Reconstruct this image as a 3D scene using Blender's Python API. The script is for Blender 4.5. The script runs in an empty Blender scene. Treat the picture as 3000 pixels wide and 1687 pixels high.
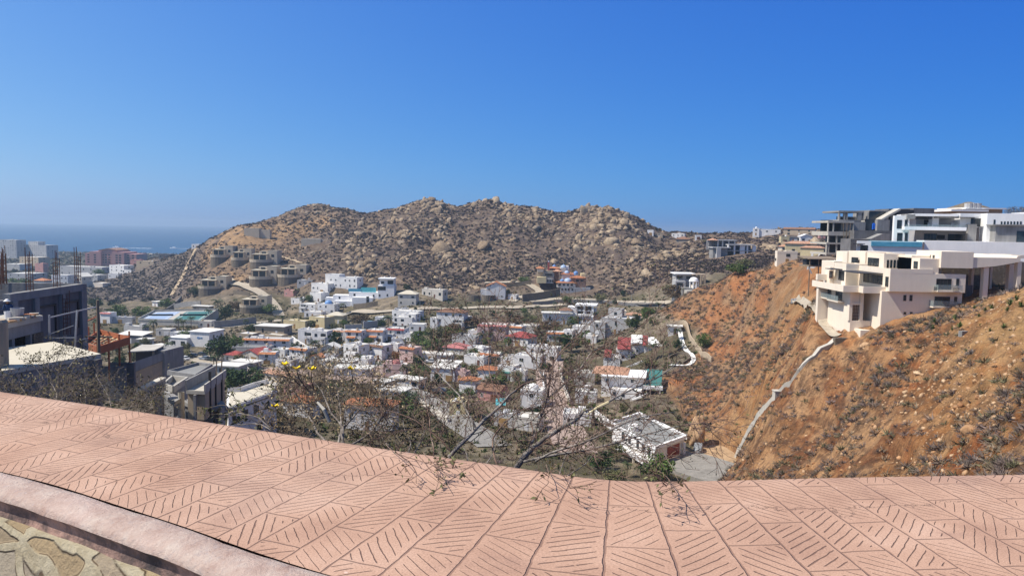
import bpy, bmesh, math, random
import numpy as np
from mathutils import Vector, Matrix
R = math.radians
sc = bpy.context.scene
COL = sc.collection
# ---------------------------------------------------------------- camera
CAMZ = 70.0
FPX, PW, PH = 2200.0, 3000, 1687
PITCH, ROLL = math.atan((843.5-668.3)/FPX), R(1.0)
cam_d = bpy.data.cameras.new('camera'); cam = bpy.data.objects.new('camera', cam_d); COL.objects.link(cam)
cam_d.sensor_width = 36; cam_d.lens = 36*FPX/PW
cam_d.clip_start = 0.05; cam_d.clip_end = 60000
CM = Matrix.Rotation(R(90)-PITCH, 3, 'X') @ Matrix.Rotation(ROLL, 3, 'Z')
cam.matrix_world = Matrix.Translation((0, 0, CAMZ)) @ CM.to_4x4()
sc.camera = cam
# ---------------------------------------------------------------- light
SUN_AZ, SUN_EL = -101.0, 54.0          # azimuth from +Y, negative = left
sc.view_settings.view_transform = 'Standard'; sc.view_settings.look = 'None'
sc.view_settings.exposure = 0.45; sc.view_settings.gamma = 1.0
wd = bpy.data.worlds.new('World'); sc.world = wd; wd.use_nodes = True
wn = wd.node_tree.nodes; wl = wd.node_tree.links
sky = wn.new('ShaderNodeTexSky'); sky.sky_type = 'NISHITA'; sky.sun_disc = False
sky.sun_elevation = R(SUN_EL); sky.sun_rotation = R(SUN_AZ)
sky.altitude = 70; sky.air_density = 1.0; sky.dust_density = 0.5; sky.ozone_density = 6.0
bg = wn['Background']; bg.inputs['Strength'].default_value = 0.10
# grade the low sky to the deep afternoon blue of the photograph: one power and one sideways gain per channel
_tc = wn.new('ShaderNodeTexCoord'); _sp = wn.new('ShaderNodeSeparateXYZ'); wl.new(_tc.outputs['Generated'], _sp.inputs[0])
_sc = wn.new('ShaderNodeSeparateColor'); wl.new(sky.outputs[0], _sc.inputs[0]); _cc = wn.new('ShaderNodeCombineColor')
def _wm(op, a, b=0.0, c=None):
    n = wn.new('ShaderNodeMath'); n.operation = op
    for v, k in ((a, 0), (b, 1), (c, 2)):
        if v is None: continue
        if isinstance(v, (int, float)): n.inputs[k].default_value = v
        else: wl.new(v, n.inputs[k])
    return n.outputs[0]
_x = _wm('MAXIMUM', _wm('MINIMUM', _sp.outputs[0], .65), -.65)
for _c, (_g, _k, _q) in enumerate(((.934, -3.279, -1.213), (.761, -2.31, -.524), (.337, -.947, -.139))):
    _v = _wm('MULTIPLY', _wm('POWER', _sc.outputs[_c], _g), _wm('MULTIPLY', _wm('EXPONENT', _wm('ADD', _wm('MULTIPLY', _x, _q), _k)), 8.0))
    wl.new(_v, _cc.inputs[_c])
_mr = wn.new('ShaderNodeMapRange'); _mr.interpolation_type = 'SMOOTHSTEP'; wl.new(_sp.outputs[2], _mr.inputs[0]); _mr.inputs[1].default_value = .32; _mr.inputs[2].default_value = .6
_mx = wn.new('ShaderNodeMix'); _mx.data_type = 'RGBA'; wl.new(_mr.outputs[0], _mx.inputs[0]); wl.new(_cc.outputs[0], _mx.inputs[6]); wl.new(sky.outputs[0], _mx.inputs[7])
wl.new(_mx.outputs[2], bg.inputs['Color'])
sl = bpy.data.lights.new('sun', 'SUN'); sl.energy = 4.5; sl.angle = R(0.53); sl.color = (1.0, 0.93, 0.83)
so = bpy.data.objects.new('sun', sl); COL.objects.link(so)
sdir = Vector((math.sin(R(SUN_AZ))*math.cos(R(SUN_EL)), math.cos(R(SUN_AZ))*math.cos(R(SUN_EL)), math.sin(R(SUN_EL))))
so.rotation_euler = sdir.to_track_quat('Z', 'Y').to_euler()
so.location = (0, 0, 200)

# ---------------------------------------------------------------- camera maths
CMn = np.array(CM)
def ray(px, py):
    d = CM @ Vector(((px-1500)/FPX, -(py-843.5)/FPX, -1.0))
    return d.x/d.y, d.z/d.y           # X/Y and z/Y slopes
def P(px, py, Y):
    a, s = ray(px, py); return Vector((a*Y, Y, CAMZ+s*Y))
def proj(X, Y, Z):                    # arrays -> px, py
    v = np.stack([X, Y, Z-CAMZ], -1) @ CMn
    return 1500+FPX*v[..., 0]/-v[..., 2], 843.5-FPX*v[..., 1]/-v[..., 2]

# ---------------------------------------------------------------- materials
MATS = {}
class NT:
    def __init__(s, name):
        s.m = bpy.data.materials.new(name); s.m.use_nodes = True
        s.n = s.m.node_tree.nodes; s.l = s.m.node_tree.links; s.b = s.n['Principled BSDF']
        s.b.inputs['Specular IOR Level'].default_value = 0.25
        MATS[name] = s.m
    def new(s, t, **k):
        n = s.n.new(t)
        for a, v in k.items(): setattr(n, a, v)
        return n
    def put(s, v, sock):
        if hasattr(v, 'is_output') or isinstance(v, bpy.types.NodeSocket): s.l.new(v, sock)
        else: sock.default_value = v
    def ma(s, op, a, b=0.0, c=None, clamp=False):
        n = s.new('ShaderNodeMath', operation=op); n.use_clamp = clamp
        s.put(a, n.inputs[0]); s.put(b, n.inputs[1])
        if c is not None: s.put(c, n.inputs[2])
        return n.outputs[0]
    def mix(s, f, a, b, mode='MIX'):
        n = s.new('ShaderNodeMix', data_type='RGBA', blend_type=mode)
        s.put(f, n.inputs[0]); s.put(a, n.inputs[6]); s.put(b, n.inputs[7])
        return n.outputs[2]
    def noise(s, scale, vec=None, detail=4, rough=.55, dist=0.0, w=False):
        n = s.new('ShaderNodeTexNoise'); n.inputs['Scale'].default_value = scale
        n.inputs['Detail'].default_value = detail; n.inputs['Roughness'].default_value = rough
        n.inputs['Distortion'].default_value = dist
        if vec is not None: s.l.new(vec, n.inputs['Vector'])
        return n.outputs['Fac']
    def ramp(s, f, stops):
        n = s.new('ShaderNodeValToRGB'); e = n.color_ramp.elements
        e[0].position, e[0].color = stops[0][0], c4(stops[0][1])
        e[1].position, e[1].color = stops[-1][0], c4(stops[-1][1])
        for p, c in stops[1:-1]:
            q = e.new(p); q.color = c4(c)
        s.put(f, n.inputs[0]); return n.outputs[0]
    def step(s, f, a, b):
        n = s.new('ShaderNodeMapRange', interpolation_type='SMOOTHSTEP')
        s.put(f, n.inputs[0]); n.inputs[1].default_value = a; n.inputs[2].default_value = b
        return n.outputs[0]
    def pos(s): return s.new('ShaderNodeNewGeometry').outputs['Position']
    def obj(s): return s.new('ShaderNodeTexCoord').outputs['Object']
    def island(s): return s.new('ShaderNodeNewGeometry').outputs['Random Per Island']
    def col(s, c): s.put(c, s.b.inputs['Base Color'])
    def bump(s, h, dist, strength=1.0):
        n = s.new('ShaderNodeBump'); n.inputs['Distance'].default_value = dist; n.inputs['Strength'].default_value = strength
        s.put(h, n.inputs['Height']); s.l.new(n.outputs[0], s.b.inputs['Normal'])
    def rough(s, v): s.put(v, s.b.inputs['Roughness'])
def c4(c):
    if isinstance(c, (int, float)): c = (c, c, c)
    return (c[0], c[1], c[2], 1.0)

def plaster(name, c, var=.10, scale=.5, streak=True, rough=.9, bumpd=0.0):
    t = NT(name); p = t.pos()
    n1 = t.noise(scale, p, 5); 
    mp = t.new('ShaderNodeMapping'); t.l.new(p, mp.inputs[0]); mp.inputs['Scale'].default_value = (2.2, 2.2, .25)
    n2 = t.noise(1.1, mp.outputs[0], 4)
    f = t.ma('ADD', t.ma('MULTIPLY', n1, .6), t.ma('MULTIPLY', n2, .4 if streak else 0.0))
    lo = tuple(x*(1-var*1.6) for x in c); hi = tuple(min(1, x*(1+var*.7)) for x in c)
    t.col(t.ramp(f, [(.3, lo), (.62, hi)])); t.rough(rough)
    if bumpd: t.bump(t.noise(9, p, 3), bumpd)
    return t.m
def flat(name, c, rough=.6, metal=0.0, spec=.3):
    t = NT(name); n = t.noise(1.3, t.pos(), 3)
    t.col(t.ramp(n, [(.3, tuple(x*.85 for x in c)), (.7, tuple(min(1, x*1.1) for x in c))]))
    t.rough(rough); t.b.inputs['Metallic'].default_value = metal; t.b.inputs['Specular IOR Level'].default_value = spec
    return t.m

# ---------------------------------------------------------------- mesh builder
class MB:
    def __init__(s): s.v = []; s.f = []; s.mi = []
    def quad(s, *pts, m=0):
        k = len(s.v); s.v += [tuple(p) for p in pts]; s.f.append(tuple(range(k, k+len(pts)))); s.mi.append(m); return s
    def raw(s, vs, fs, m=0):
        k = len(s.v); s.v += [tuple(p) for p in vs]
        for f in fs: s.f.append(tuple(i+k for i in f)); s.mi.append(m)
        return s
    def box(s, x0, x1, y0, y1, z0, z1, m=0, rz=0.0, c=None):
        vs = [(x, y, z) for z in (z0, z1) for x, y in ((x0, y0), (x1, y0), (x1, y1), (x0, y1))]
        if rz:
            cx, cy = c if c else ((x0+x1)/2, (y0+y1)/2); ca, sa = math.cos(rz), math.sin(rz)
            vs = [(cx+(x-cx)*ca-(y-cy)*sa, cy+(x-cx)*sa+(y-cy)*ca, z) for x, y, z in vs]
        return s.raw(vs, [(3, 2, 1, 0), (4, 5, 6, 7), (0, 1, 5, 4), (1, 2, 6, 5), (2, 3, 7, 6), (3, 0, 4, 7)], m)
    def prism(s, poly, z0, z1, m=0, mtop=None):
        n = len(poly); z0f = z0 if callable(z0) else (lambda x, y: z0); z1f = z1 if callable(z1) else (lambda x, y: z1)
        vs = [(x, y, z0f(x, y)) for x, y in poly]+[(x, y, z1f(x, y)) for x, y in poly]
        s.raw(vs, [tuple(range(n-1, -1, -1))]+[(i, (i+1) % n, n+(i+1) % n, n+i) for i in range(n)], m)
        k = len(s.v)-n; s.f.append(tuple(range(k, k+n))); s.mi.append(m if mtop is None else mtop); return s
    def vprism(s, poly, x0, x1, m=0, axis='x'):      # polygon in (y,z) extruded along x, or (x,z) along y
        n = len(poly)
        if axis == 'x': vs = [(x0, a, b) for a, b in poly]+[(x1, a, b) for a, b in poly]
        else: vs = [(a, x0, b) for a, b in poly]+[(a, x1, b) for a, b in poly]
        fs = [tuple(range(n-1, -1, -1)), tuple(range(n, 2*n))]+[(i, (i+1) % n, n+(i+1) % n, n+i) for i in range(n)]
        if axis == 'x': fs = [tuple(f) for f in fs]
        else: fs = [tuple(reversed(f)) for f in fs]
        return s.raw(vs, fs, m)
    def bar(s, a, b, w=.1, h=None, m=0):
        a, b = Vector(a), Vector(b); d = (b-a).normalized(); h = h or w
        up = Vector((0, 0, 1)) if abs(d.z) < .95 else Vector((1, 0, 0))
        u = d.cross(up).normalized()*w/2; q = u.cross(d).normalized()*h/2
        vs = [p+i*u+j*q for p in (a, b) for i, j in ((-1, -1), (1, -1), (1, 1), (-1, 1))]
        return s.raw(vs, [(3, 2, 1, 0), (4, 5, 6, 7), (0, 1, 5, 4), (1, 2, 6, 5), (2, 3, 7, 6), (3, 0, 4, 7)], m)
    def tube(s, pts, rad, n=6, m=0, cap=True):
        pts = [Vector(p) for p in pts]; k0 = len(s.v); N = len(pts)
        prev = None
        for i, p in enumerate(pts):
            d = (pts[min(i+1, N-1)]-pts[max(i-1, 0)]).normalized()
            if prev is None:
                prev = d.cross(Vector((0, 0, 1)) if abs(d.z) < .9 else Vector((1, 0, 0))).normalized()
            u = (prev-d*prev.dot(d)).normalized(); prev = u; w = d.cross(u)
            r = rad[i] if hasattr(rad, '__len__') else rad
            for j in range(n):
                t = 2*math.pi*j/n; s.v.append(tuple(p+u*(r*math.cos(t))+w*(r*math.sin(t))))
        for i in range(N-1):
            for j in range(n):
                a = k0+i*n+j; b = k0+i*n+(j+1) % n
                s.f.append((a, b, b+n, a+n)); s.mi.append(m)
        if cap:
            s.f.append(tuple(k0+j for j in range(n-1, -1, -1))); s.mi.append(m)
            s.f.append(tuple(k0+(N-1)*n+j for j in range(n))); s.mi.append(m)
        return s
    def lathe(s, prof, n=16, c=(0, 0, 0), m=0, a0=0.0, a1=2*math.pi):
        full = abs(a1-a0-2*math.pi) < 1e-6; k0 = len(s.v); cols = n if full else n+1
        for r, z in prof:
            for j in range(cols):
                t = a0+(a1-a0)*j/n; s.v.append((c[0]+r*math.cos(t), c[1]+r*math.sin(t), c[2]+z))
        for i in range(len(prof)-1):
            for j in range(n):
                a = k0+i*cols+j; b = k0+i*cols+(j+1) % cols
                s.f.append((a, b, b+cols, a+cols)); s.mi.append(m)
        return s
    def dome(s, r, h, c=(0, 0, 0), n=14, k=5, m=0):
        return s.lathe([(r*math.cos(i*math.pi/2/k)+1e-3, h*math.sin(i*math.pi/2/k)) for i in range(k+1)], n, c, m)
    def hip(s, x0, x1, y0, y1, z, h, ov=.4, m=0, t=.15):
        x0 -= ov; x1 += ov; y0 -= ov; y1 += ov; w, d = x1-x0, y1-y0
        if w >= d: r = [((x0+d/2), (y0+y1)/2), ((x1-d/2), (y0+y1)/2)]
        else: r = [((x0+x1)/2, y0+w/2), ((x0+x1)/2, y1-w/2)]
        vs = [(x0, y0, z), (x1, y0, z), (x1, y1, z), (x0, y1, z)]+[(x0, y0, z+t), (x1, y0, z+t), (x1, y1, z+t), (x0, y1, z+t)]
        vs += [(r[0][0], r[0][1], z+h), (r[1][0], r[1][1], z+h)]
        fs = [(3, 2, 1, 0), (0, 1, 5, 4), (1, 2, 6, 5), (2, 3, 7, 6), (3, 0, 4, 7)]
        if w >= d: fs += [(4, 5, 9, 8), (5, 6, 9), (6, 7, 8, 9), (7, 4, 8)]
        else: fs += [(4, 5, 8), (5, 6, 9, 8), (6, 7, 9), (7, 4, 8, 9)]
        return s.raw(vs, fs, m)
    def gable(s, x0, x1, y0, y1, z, h, ov=.4, t=.18, m=0, axis='x'):
        if axis == 'x':
            y0 -= ov; y1 += ov; ym = (y0+y1)/2
            return s.vprism([(y0, z), (ym, z+h-t), (y1, z), (y1, z+t), (ym, z+h), (y0, z+t)][::-1], x0-ov, x1+ov, m)
        x0 -= ov; x1 += ov; xm = (x0+x1)/2
        return s.vprism([(x0, z), (xm, z+h-t), (x1, z), (x1, z+t), (xm, z+h), (x0, z+t)][::-1], y0-ov, y1+ov, m, 'y')
    def shed(s, x0, x1, y0, y1, z0, z1, t=.18, m=0):   # slopes from z0 at y0 to z1 at y1
        return s.vprism([(y0, z0), (y1, z1), (y1, z1+t), (y0, z0+t)][::-1], x0, x1, m)
    def mesh(s, name, mats):
        me = bpy.data.meshes.new(name); me.from_pydata(s.v, [], s.f)
        for m in (mats if isinstance(mats, (list, tuple)) else [mats]): me.materials.append(MATS[m] if isinstance(m, str) else m)
        if len(me.materials) > 1: me.polygons.foreach_set('material_index', s.mi)
        me.update(); return me
    def build(s, name, mats, parent=None, loc=None, rz=0.0, smooth=False):
        me = s.mesh(name, mats)
        if smooth: me.polygons.foreach_set('use_smooth', [True]*len(me.polygons))
        return link(name, me, parent, loc, rz)
def link(name, me, parent=None, loc=None, rz=0.0):
    o = bpy.data.objects.new(name, me); COL.objects.link(o)
    if parent is not None: o.parent = parent
    if loc is not None: o.location = loc
    if rz: o.rotation_euler[2] = rz
    return o
def empty(name, loc, rz=0.0):
    return link(name, None, None, loc, rz)
def tag(o, label=None, cat=None, group=None, kind=None):
    if label: o['label'] = label
    if cat: o['category'] = cat
    if group: o['group'] = group
    if kind: o['kind'] = kind
    return o
def npmesh(name, V, Fq, mat, smooth=False, attr=None):
    me = bpy.data.meshes.new(name); n, k = Fq.shape
    me.vertices.add(len(V)); me.vertices.foreach_set('co', V.astype(np.float32).ravel())
    me.loops.add(n*k); me.loops.foreach_set('vertex_index', Fq.astype(np.int32).ravel())
    me.polygons.add(n); me.polygons.foreach_set('loop_start', np.arange(0, n*k, k, dtype=np.int32))
    me.polygons.foreach_set('loop_total', np.full(n, k, dtype=np.int32))
    if smooth: me.polygons.foreach_set('use_smooth', np.ones(n, dtype=bool))
    if attr is not None:
        a = me.color_attributes.new('Col', 'FLOAT_COLOR', 'POINT')
        a.data.foreach_set('color', np.concatenate([attr, np.ones((len(V), 1))], 1).astype(np.float32).ravel())
    me.materials.append(MATS[mat] if isinstance(mat, str) else mat)
    me.update(calc_edges=True); return me
# ---------------------------------------------------------------- terrain
# control points: (px, py, depth) for ground seen in the view, ('z', px, py, z) where the height above the camera level is known
CP = []
def cp(px, py, Y): a, s = ray(px, py); CP.append((a, Y, s))
def cz(px, py, z): a, s = ray(px, py); CP.append((a, z/s, s))
def cw(px, Y, z): a, s = ray(px, 1000); CP.append((a, Y, z/Y))
# skyline of the rocky hill, then the ground falling off behind it
for px, py, Y in [(560,729,705),(590,719,680),(640,695,660),(699,673,650),(760,655,670),(815,638,690),(850,625,690),(885,611,700),(932,602,705),(990,614,705),(1025,621,705),
        (1060,632,700),(1089,629,690),(1118,623,685),(1188,606,675),(1234,594,670),(1264,586,665),(1293,596,668),(1340,610,675),(1380,599,670),(1427,589,665),(1479,602,665),
        (1549,608,660),(1630,623,660),(1712,617,645),(1759,611,640),(1805,620,630),(1863,643,615),(1922,678,600),(1960,694,590)]:
    cp(px, py, Y)
    a, s = ray(px, py); CP.append((a, Y*1.16, s-.035)); CP.append((a, Y*1.5, -.075)) if px < 1900 else None
for px, py, Y in [(466,753,760),(420,768,790),(384,782,800)]: cp(px, py, Y)
# face of the rocky hill
for px, py, Y in [(700,720,610),(800,700,630),(900,660,665),(700,790,575),(620,760,610),(800,770,580),(880,790,560),(760,840,530),(900,835,520),(640,850,545),
        (1000,700,610),(1100,720,590),(1200,700,590),(1150,790,535),(1270,680,610),(1300,770,555),(1400,700,590),(1450,780,545),(1560,700,590),(1600,790,530),(1700,690,590),
        (1700,780,540),(1800,740,545),(1850,810,490),(1850,700,570),(1900,760,505),
        (1000,830,510),(1130,885,475),(1250,860,485),(1300,880,478),(1450,870,478),(1600,850,490),(1600,885,470),(1750,880,460),(1880,870,440),(1000,890,490),(850,900,495)]: cp(px, py, Y)
# left scrub slope
for px, py, Y in [(560,760,690),(500,800,665),(430,820,680),(350,830,690),(300,850,670),(420,880,570),(330,890,575),(550,850,560),(500,900,535),(260,880,600)]: cp(px, py, Y)
# coast and resort flats on the left
for px, py, z in [(0,790,-60),(120,790,-61),(250,800,-61),(330,800,-61),(0,860,-58),(100,870,-58),(200,850,-59),(250,905,-56)]: cz(px, py, z)
for px in (-900, -400, 0, 150, 300, 420): cw(px, 1150, -63); cw(px, 1600, -68); cw(px, 1900, -76); cw(px, 2600, -80)
for px in (650, 900, 1200, 1500, 1800): cw(px, 1500, -72); cw(px, 2400, -80)
# valley floor
for px, py, z in [(300,1010,-54),(330,960,-55),(450,950,-55),(560,960,-54),(450,1040,-52),(600,1060,-52),(700,960,-53),(720,1050,-52),(850,950,-53),(850,1050,-52),(1000,960,-53),(1000,1060,-51),
        (1100,1100,-51),(1130,940,-53),(1250,950,-52),(1300,1050,-51),(1250,1110,-51),(1400,960,-50),(1430,1080,-50),(1550,1090,-49),(1500,920,-50),(1600,940,-49),(1600,1000,-48),(1700,920,-47.5),(1750,1000,-47.5),
        (1850,940,-46),(1850,1060,-46),(1760,1120,-47),(1000,1240,-48),(1150,1200,-50),(1250,1200,-50),(1400,1200,-49),(1550,1230,-48.5),(1700,1230,-48),(1850,1180,-46.5),(1600,1320,-47),(1800,1380,-47),
        (1950,1390,-46.6),(2050,1340,-46.3),(1960,1340,-46.5),(1350,1330,-46),(740,1260,-45),(820,1200,-47),(650,1140,-49),(700,1300,-41),(560,1240,-38)]: cz(px, py, z)
# right hillside
for px, py, Y in [(2120,1395,152),(2160,1320,150),(2090,1310,158),(2150,1230,160),(2060,1230,180),(2000,1180,195),(1950,1110,220),(2040,1090,220),(2100,1060,225),(2100,990,245),(2050,960,262),(2150,1000,225),(2010,985,262),
        (2250,1150,140),(2300,1060,143),(2400,1000,131),(2455,992,129),(2350,930,166),(2260,950,205),(2150,900,255),(2060,900,275),(1960,900,310),(1900,930,300),
        (1985,880,300),(2060,845,285),(2150,815,265),(2250,792,240),(2350,775,220),(2430,760,205),
        (2300,1385,100),(2400,1250,112),(2500,1120,115),(2392,905,146),(2400,950,138),(2420,930,141),(2445,955,136),(2600,1000,116),(2700,975,113),(2800,940,110),(2900,890,106),(3000,872,100),(3200,850,96),
        (2600,1380,76),(2600,1250,88),(2700,1150,92),(2800,1050,95),(2900,980,93),(3000,1000,84),(2800,1380,60),(2850,1250,68),(3000,1378,48),(3000,1200,62),(3300,1378,40),(3300,1050,62),(3600,1100,50),(3900,1100,46)]: cp(px, py, Y)
# plateau the right-hand houses stand on, saddle, far ridge with villas
for px, Y, z in [(2500,132,-15.5),(2600,140,-13.5),(2750,136,-11.5),(2900,130,-9.5),(3100,125,-8.5),(2500,165,-9.5),(2700,165,-9),(2900,165,-8.5),(2450,185,-11),(2450,215,-12.5),(2650,215,-8),(2900,240,-4),(3200,240,-2),(3000,330,2),(3300,330,4),(2600,300,-10),(2700,420,-6),(3100,500,-3),
        (2000,350,-37),(2100,340,-33),(2200,310,-28),(2320,300,-22),(2400,300,-19),(2450,260,-15)]: cw(px, Y, z)
for px, py, Y in [(2060,835,375),(2140,800,390),(2230,790,380),(2000,800,440),(2080,770,450),(1950,790,470),(2180,760,440),(2290,765,400),(2340,750,400),(2400,738,385),
        (2120,735,500),(2230,725,495),(2320,730,470),(1990,740,545),(1930,718,575),(2050,715,560),(2000,698,640),(2060,697,640),(2140,690,690),(2190,694,690),(2230,690,610),(2280,680,600),(2350,676,600),(2420,682,590),(2360,702,530),(2420,705,520),(2480,700,560)]: cp(px, py, Y)
for px in (2000, 2200, 2400, 2700, 3100, 3700): cw(px, 1000, -48); cw(px, 1700, -76); cw(px, 2600, -80)
# ground hidden below the parapet
for px in (-700, 0, 500, 1000, 1500, 2000):
    k = {-700: .62, 0: .55, 500: .62}.get(px, .70)
    cw(px, 4.0, -4.2*k-.4); cw(px, 10, -8.2*k); cw(px, 22, -16*k)
cw(1000, 55, -31); cw(1500, 55, -33); cw(1500, 100, -43); cw(1000, 100, -42); cw(1900, 100, -41); cw(1900, 50, -30); cw(700, 45, -24); cw(500, 90, -31)
cw(2300, 20, -11.5); cw(2300, 45, -21); cw(2600, 4, -3.0); cw(2600, 18, -9); cw(2600, 40, -17.5); cw(3000, 4, -2.9); cw(3000, 15, -7.4); cw(3000, 30, -13); cw(3600, 4, -2.8); cw(3600, 20, -8)
# left building plots
cw(100, 35, -15.5); cw(300, 45, -19); cw(100, 55, -19); cw(330, 70, -25); cw(0, 110, -38); cw(150, 160, -46); cw(400, 130, -41); cw(450, 85, -30); cw(620, 110, -36); cw(0, 260, -53); cw(-500, 60, -18); cw(-500, 200, -45); cw(-900, 500, -55)
CPA = np.array(CP); 
def _uv(a, Y): return np.stack([np.asarray(a)*2.6, np.log(np.asarray(Y))*1.0], -1)
def _tps(r2): return np.where(r2 > 1e-12, .5*r2*np.log(np.maximum(r2, 1e-12)), 0.0)
_U = _uv(CPA[:, 0], CPA[:, 1]); _n = len(_U)
_K = _tps(((_U[:, None]-_U[None])**2).sum(-1))+np.eye(_n)*2e-4
_Pm = np.concatenate([np.ones((_n, 1)), _U], 1)
_A = np.block([[_K, _Pm], [_Pm.T, np.zeros((3, 3))]])
_W = np.linalg.solve(_A, np.concatenate([CPA[:, 2], np.zeros(3)]))
def slope_at(a, Y):
    a = np.atleast_1d(np.asarray(a, float)); Y = np.atleast_1d(np.asarray(Y, float)); sh = np.broadcast(a, Y).shape
    q = _uv(*np.broadcast_arrays(a, Y)).reshape(-1, 2); out = np.empty(len(q))
    for i in range(0, len(q), 20000):
        b = q[i:i+20000]
        out[i:i+20000] = _tps(((b[:, None]-_U[None])**2).sum(-1)) @ _W[:_n]+_W[_n]+b @ _W[_n+1:]
    return out.reshape(sh)
_rng = np.random.RandomState(7); _T = _rng.rand(256, 256)
def vnoise(x, y):
    xi = np.floor(x).astype(int); yi = np.floor(y).astype(int); fx = x-xi; fy = y-yi
    fx = fx*fx*(3-2*fx); fy = fy*fy*(3-2*fy); g = lambda i, j: _T[(xi+i) & 255, (yi+j) & 255]
    return (g(0, 0)*(1-fx)+g(1, 0)*fx)*(1-fy)+(g(0, 1)*(1-fx)+g(1, 1)*fx)*fy
def fbm(x, y, s, oct=4, ridge=False):
    o = 0; A = 1; tot = 0
    for k in range(oct):
        n = vnoise(x/s+17.3*k, y/s+9.1*k)
        if ridge: n = 1-abs(2*n-1)
        o = o+A*n; tot += A; A *= .5; s *= .5
    return o/tot
def sst(x, a, b): t = np.clip((x-a)/(b-a), 0, 1); return t*t*(3-2*t)
def masks(X, Y):
    px = 1500+FPX*X/Y                      # azimuth in photo units
    hillb = np.interp(px, [200, 300, 500, 700, 850, 1000, 1300, 1600, 1900, 2050, 2300, 2500], [640, 590, 535, 520, 505, 492, 482, 478, 440, 400, 345, 330])
    rock = sst(Y, hillb, hillb+25)*(1-sst(Y, 860, 1000))
    rock = np.where(px < 250, 0, rock)
    edge = np.interp(Y, [30, 60, 100, 150, 165, 200, 220, 245, 262, 280, 320, 350], [1900, 2000, 2050, 2090, 2080, 1985, 1945, 2085, 2060, 1985, 1905, 1960])
    right = sst(px, edge-25, edge+35)*(1-sst(Y, 330, 380))
    town = (1-rock)*(1-right)*sst(Y, 90, 130)
    return px, rock, right, town
def noise_z(X, Y, b_=None):
    b_ = slope_at(X/Y, Y)*Y if b_ is None else b_; Xs, Ys = X+.9*b_, Y-.7*b_
    px, rock, right, town = masks(X, Y)
    left = (1-sst(px, 560, 700))
    r1 = fbm(X, Y, 42, 5, True)-.62; r2 = fbm(X+90, Y+40, 9, 3, True)-.6
    z = rock*(1-.75*left)*(7.5*r1+2.0*r2)*(.35+.65*sst(Y, 500, 580))
    z += rock*(fbm(X, Y, 6, 3)-.5)*1.2
    z += right*(-np.maximum(0, fbm(Xs+50, Ys, 16, 3, True)-.67)*5.0+(fbm(Xs, Ys, 11, 3)-.5)*1.6+(fbm(Xs+33, Ys, 2.6, 4, True)-.62)*.75)*sst(Y, 14, 50)
    z += (1-rock)*(1-right)*(fbm(X, Y, 12, 3)-.5)*.5*sst(Y, 8, 25)
    return z
def ground_z(X, Y):
    X = np.atleast_1d(np.asarray(X, float)); Y = np.atleast_1d(np.asarray(Y, float))
    b_ = slope_at(X/Y, Y)*Y; return CAMZ+b_+noise_z(X, Y, b_)
_YS = np.exp(np.linspace(math.log(5), math.log(1900), 2600))
def hit(px, py, ymin=8.0):                 # first ground point under a photo pixel
    a, s = ray(px, py); ys = _YS[_YS > ymin]
    g = slope_at(np.full(len(ys), a), ys)*ys; g = g+noise_z(a*ys, ys, g)
    i = np.argmax(g >= s*ys)
    if g[i] < s*ys[i]: i = len(ys)-1
    Y = float(ys[i]); return Vector((a*Y, Y, CAMZ+s*Y))
def gz(x, y): return float(ground_z([x], [y])[0])

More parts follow.
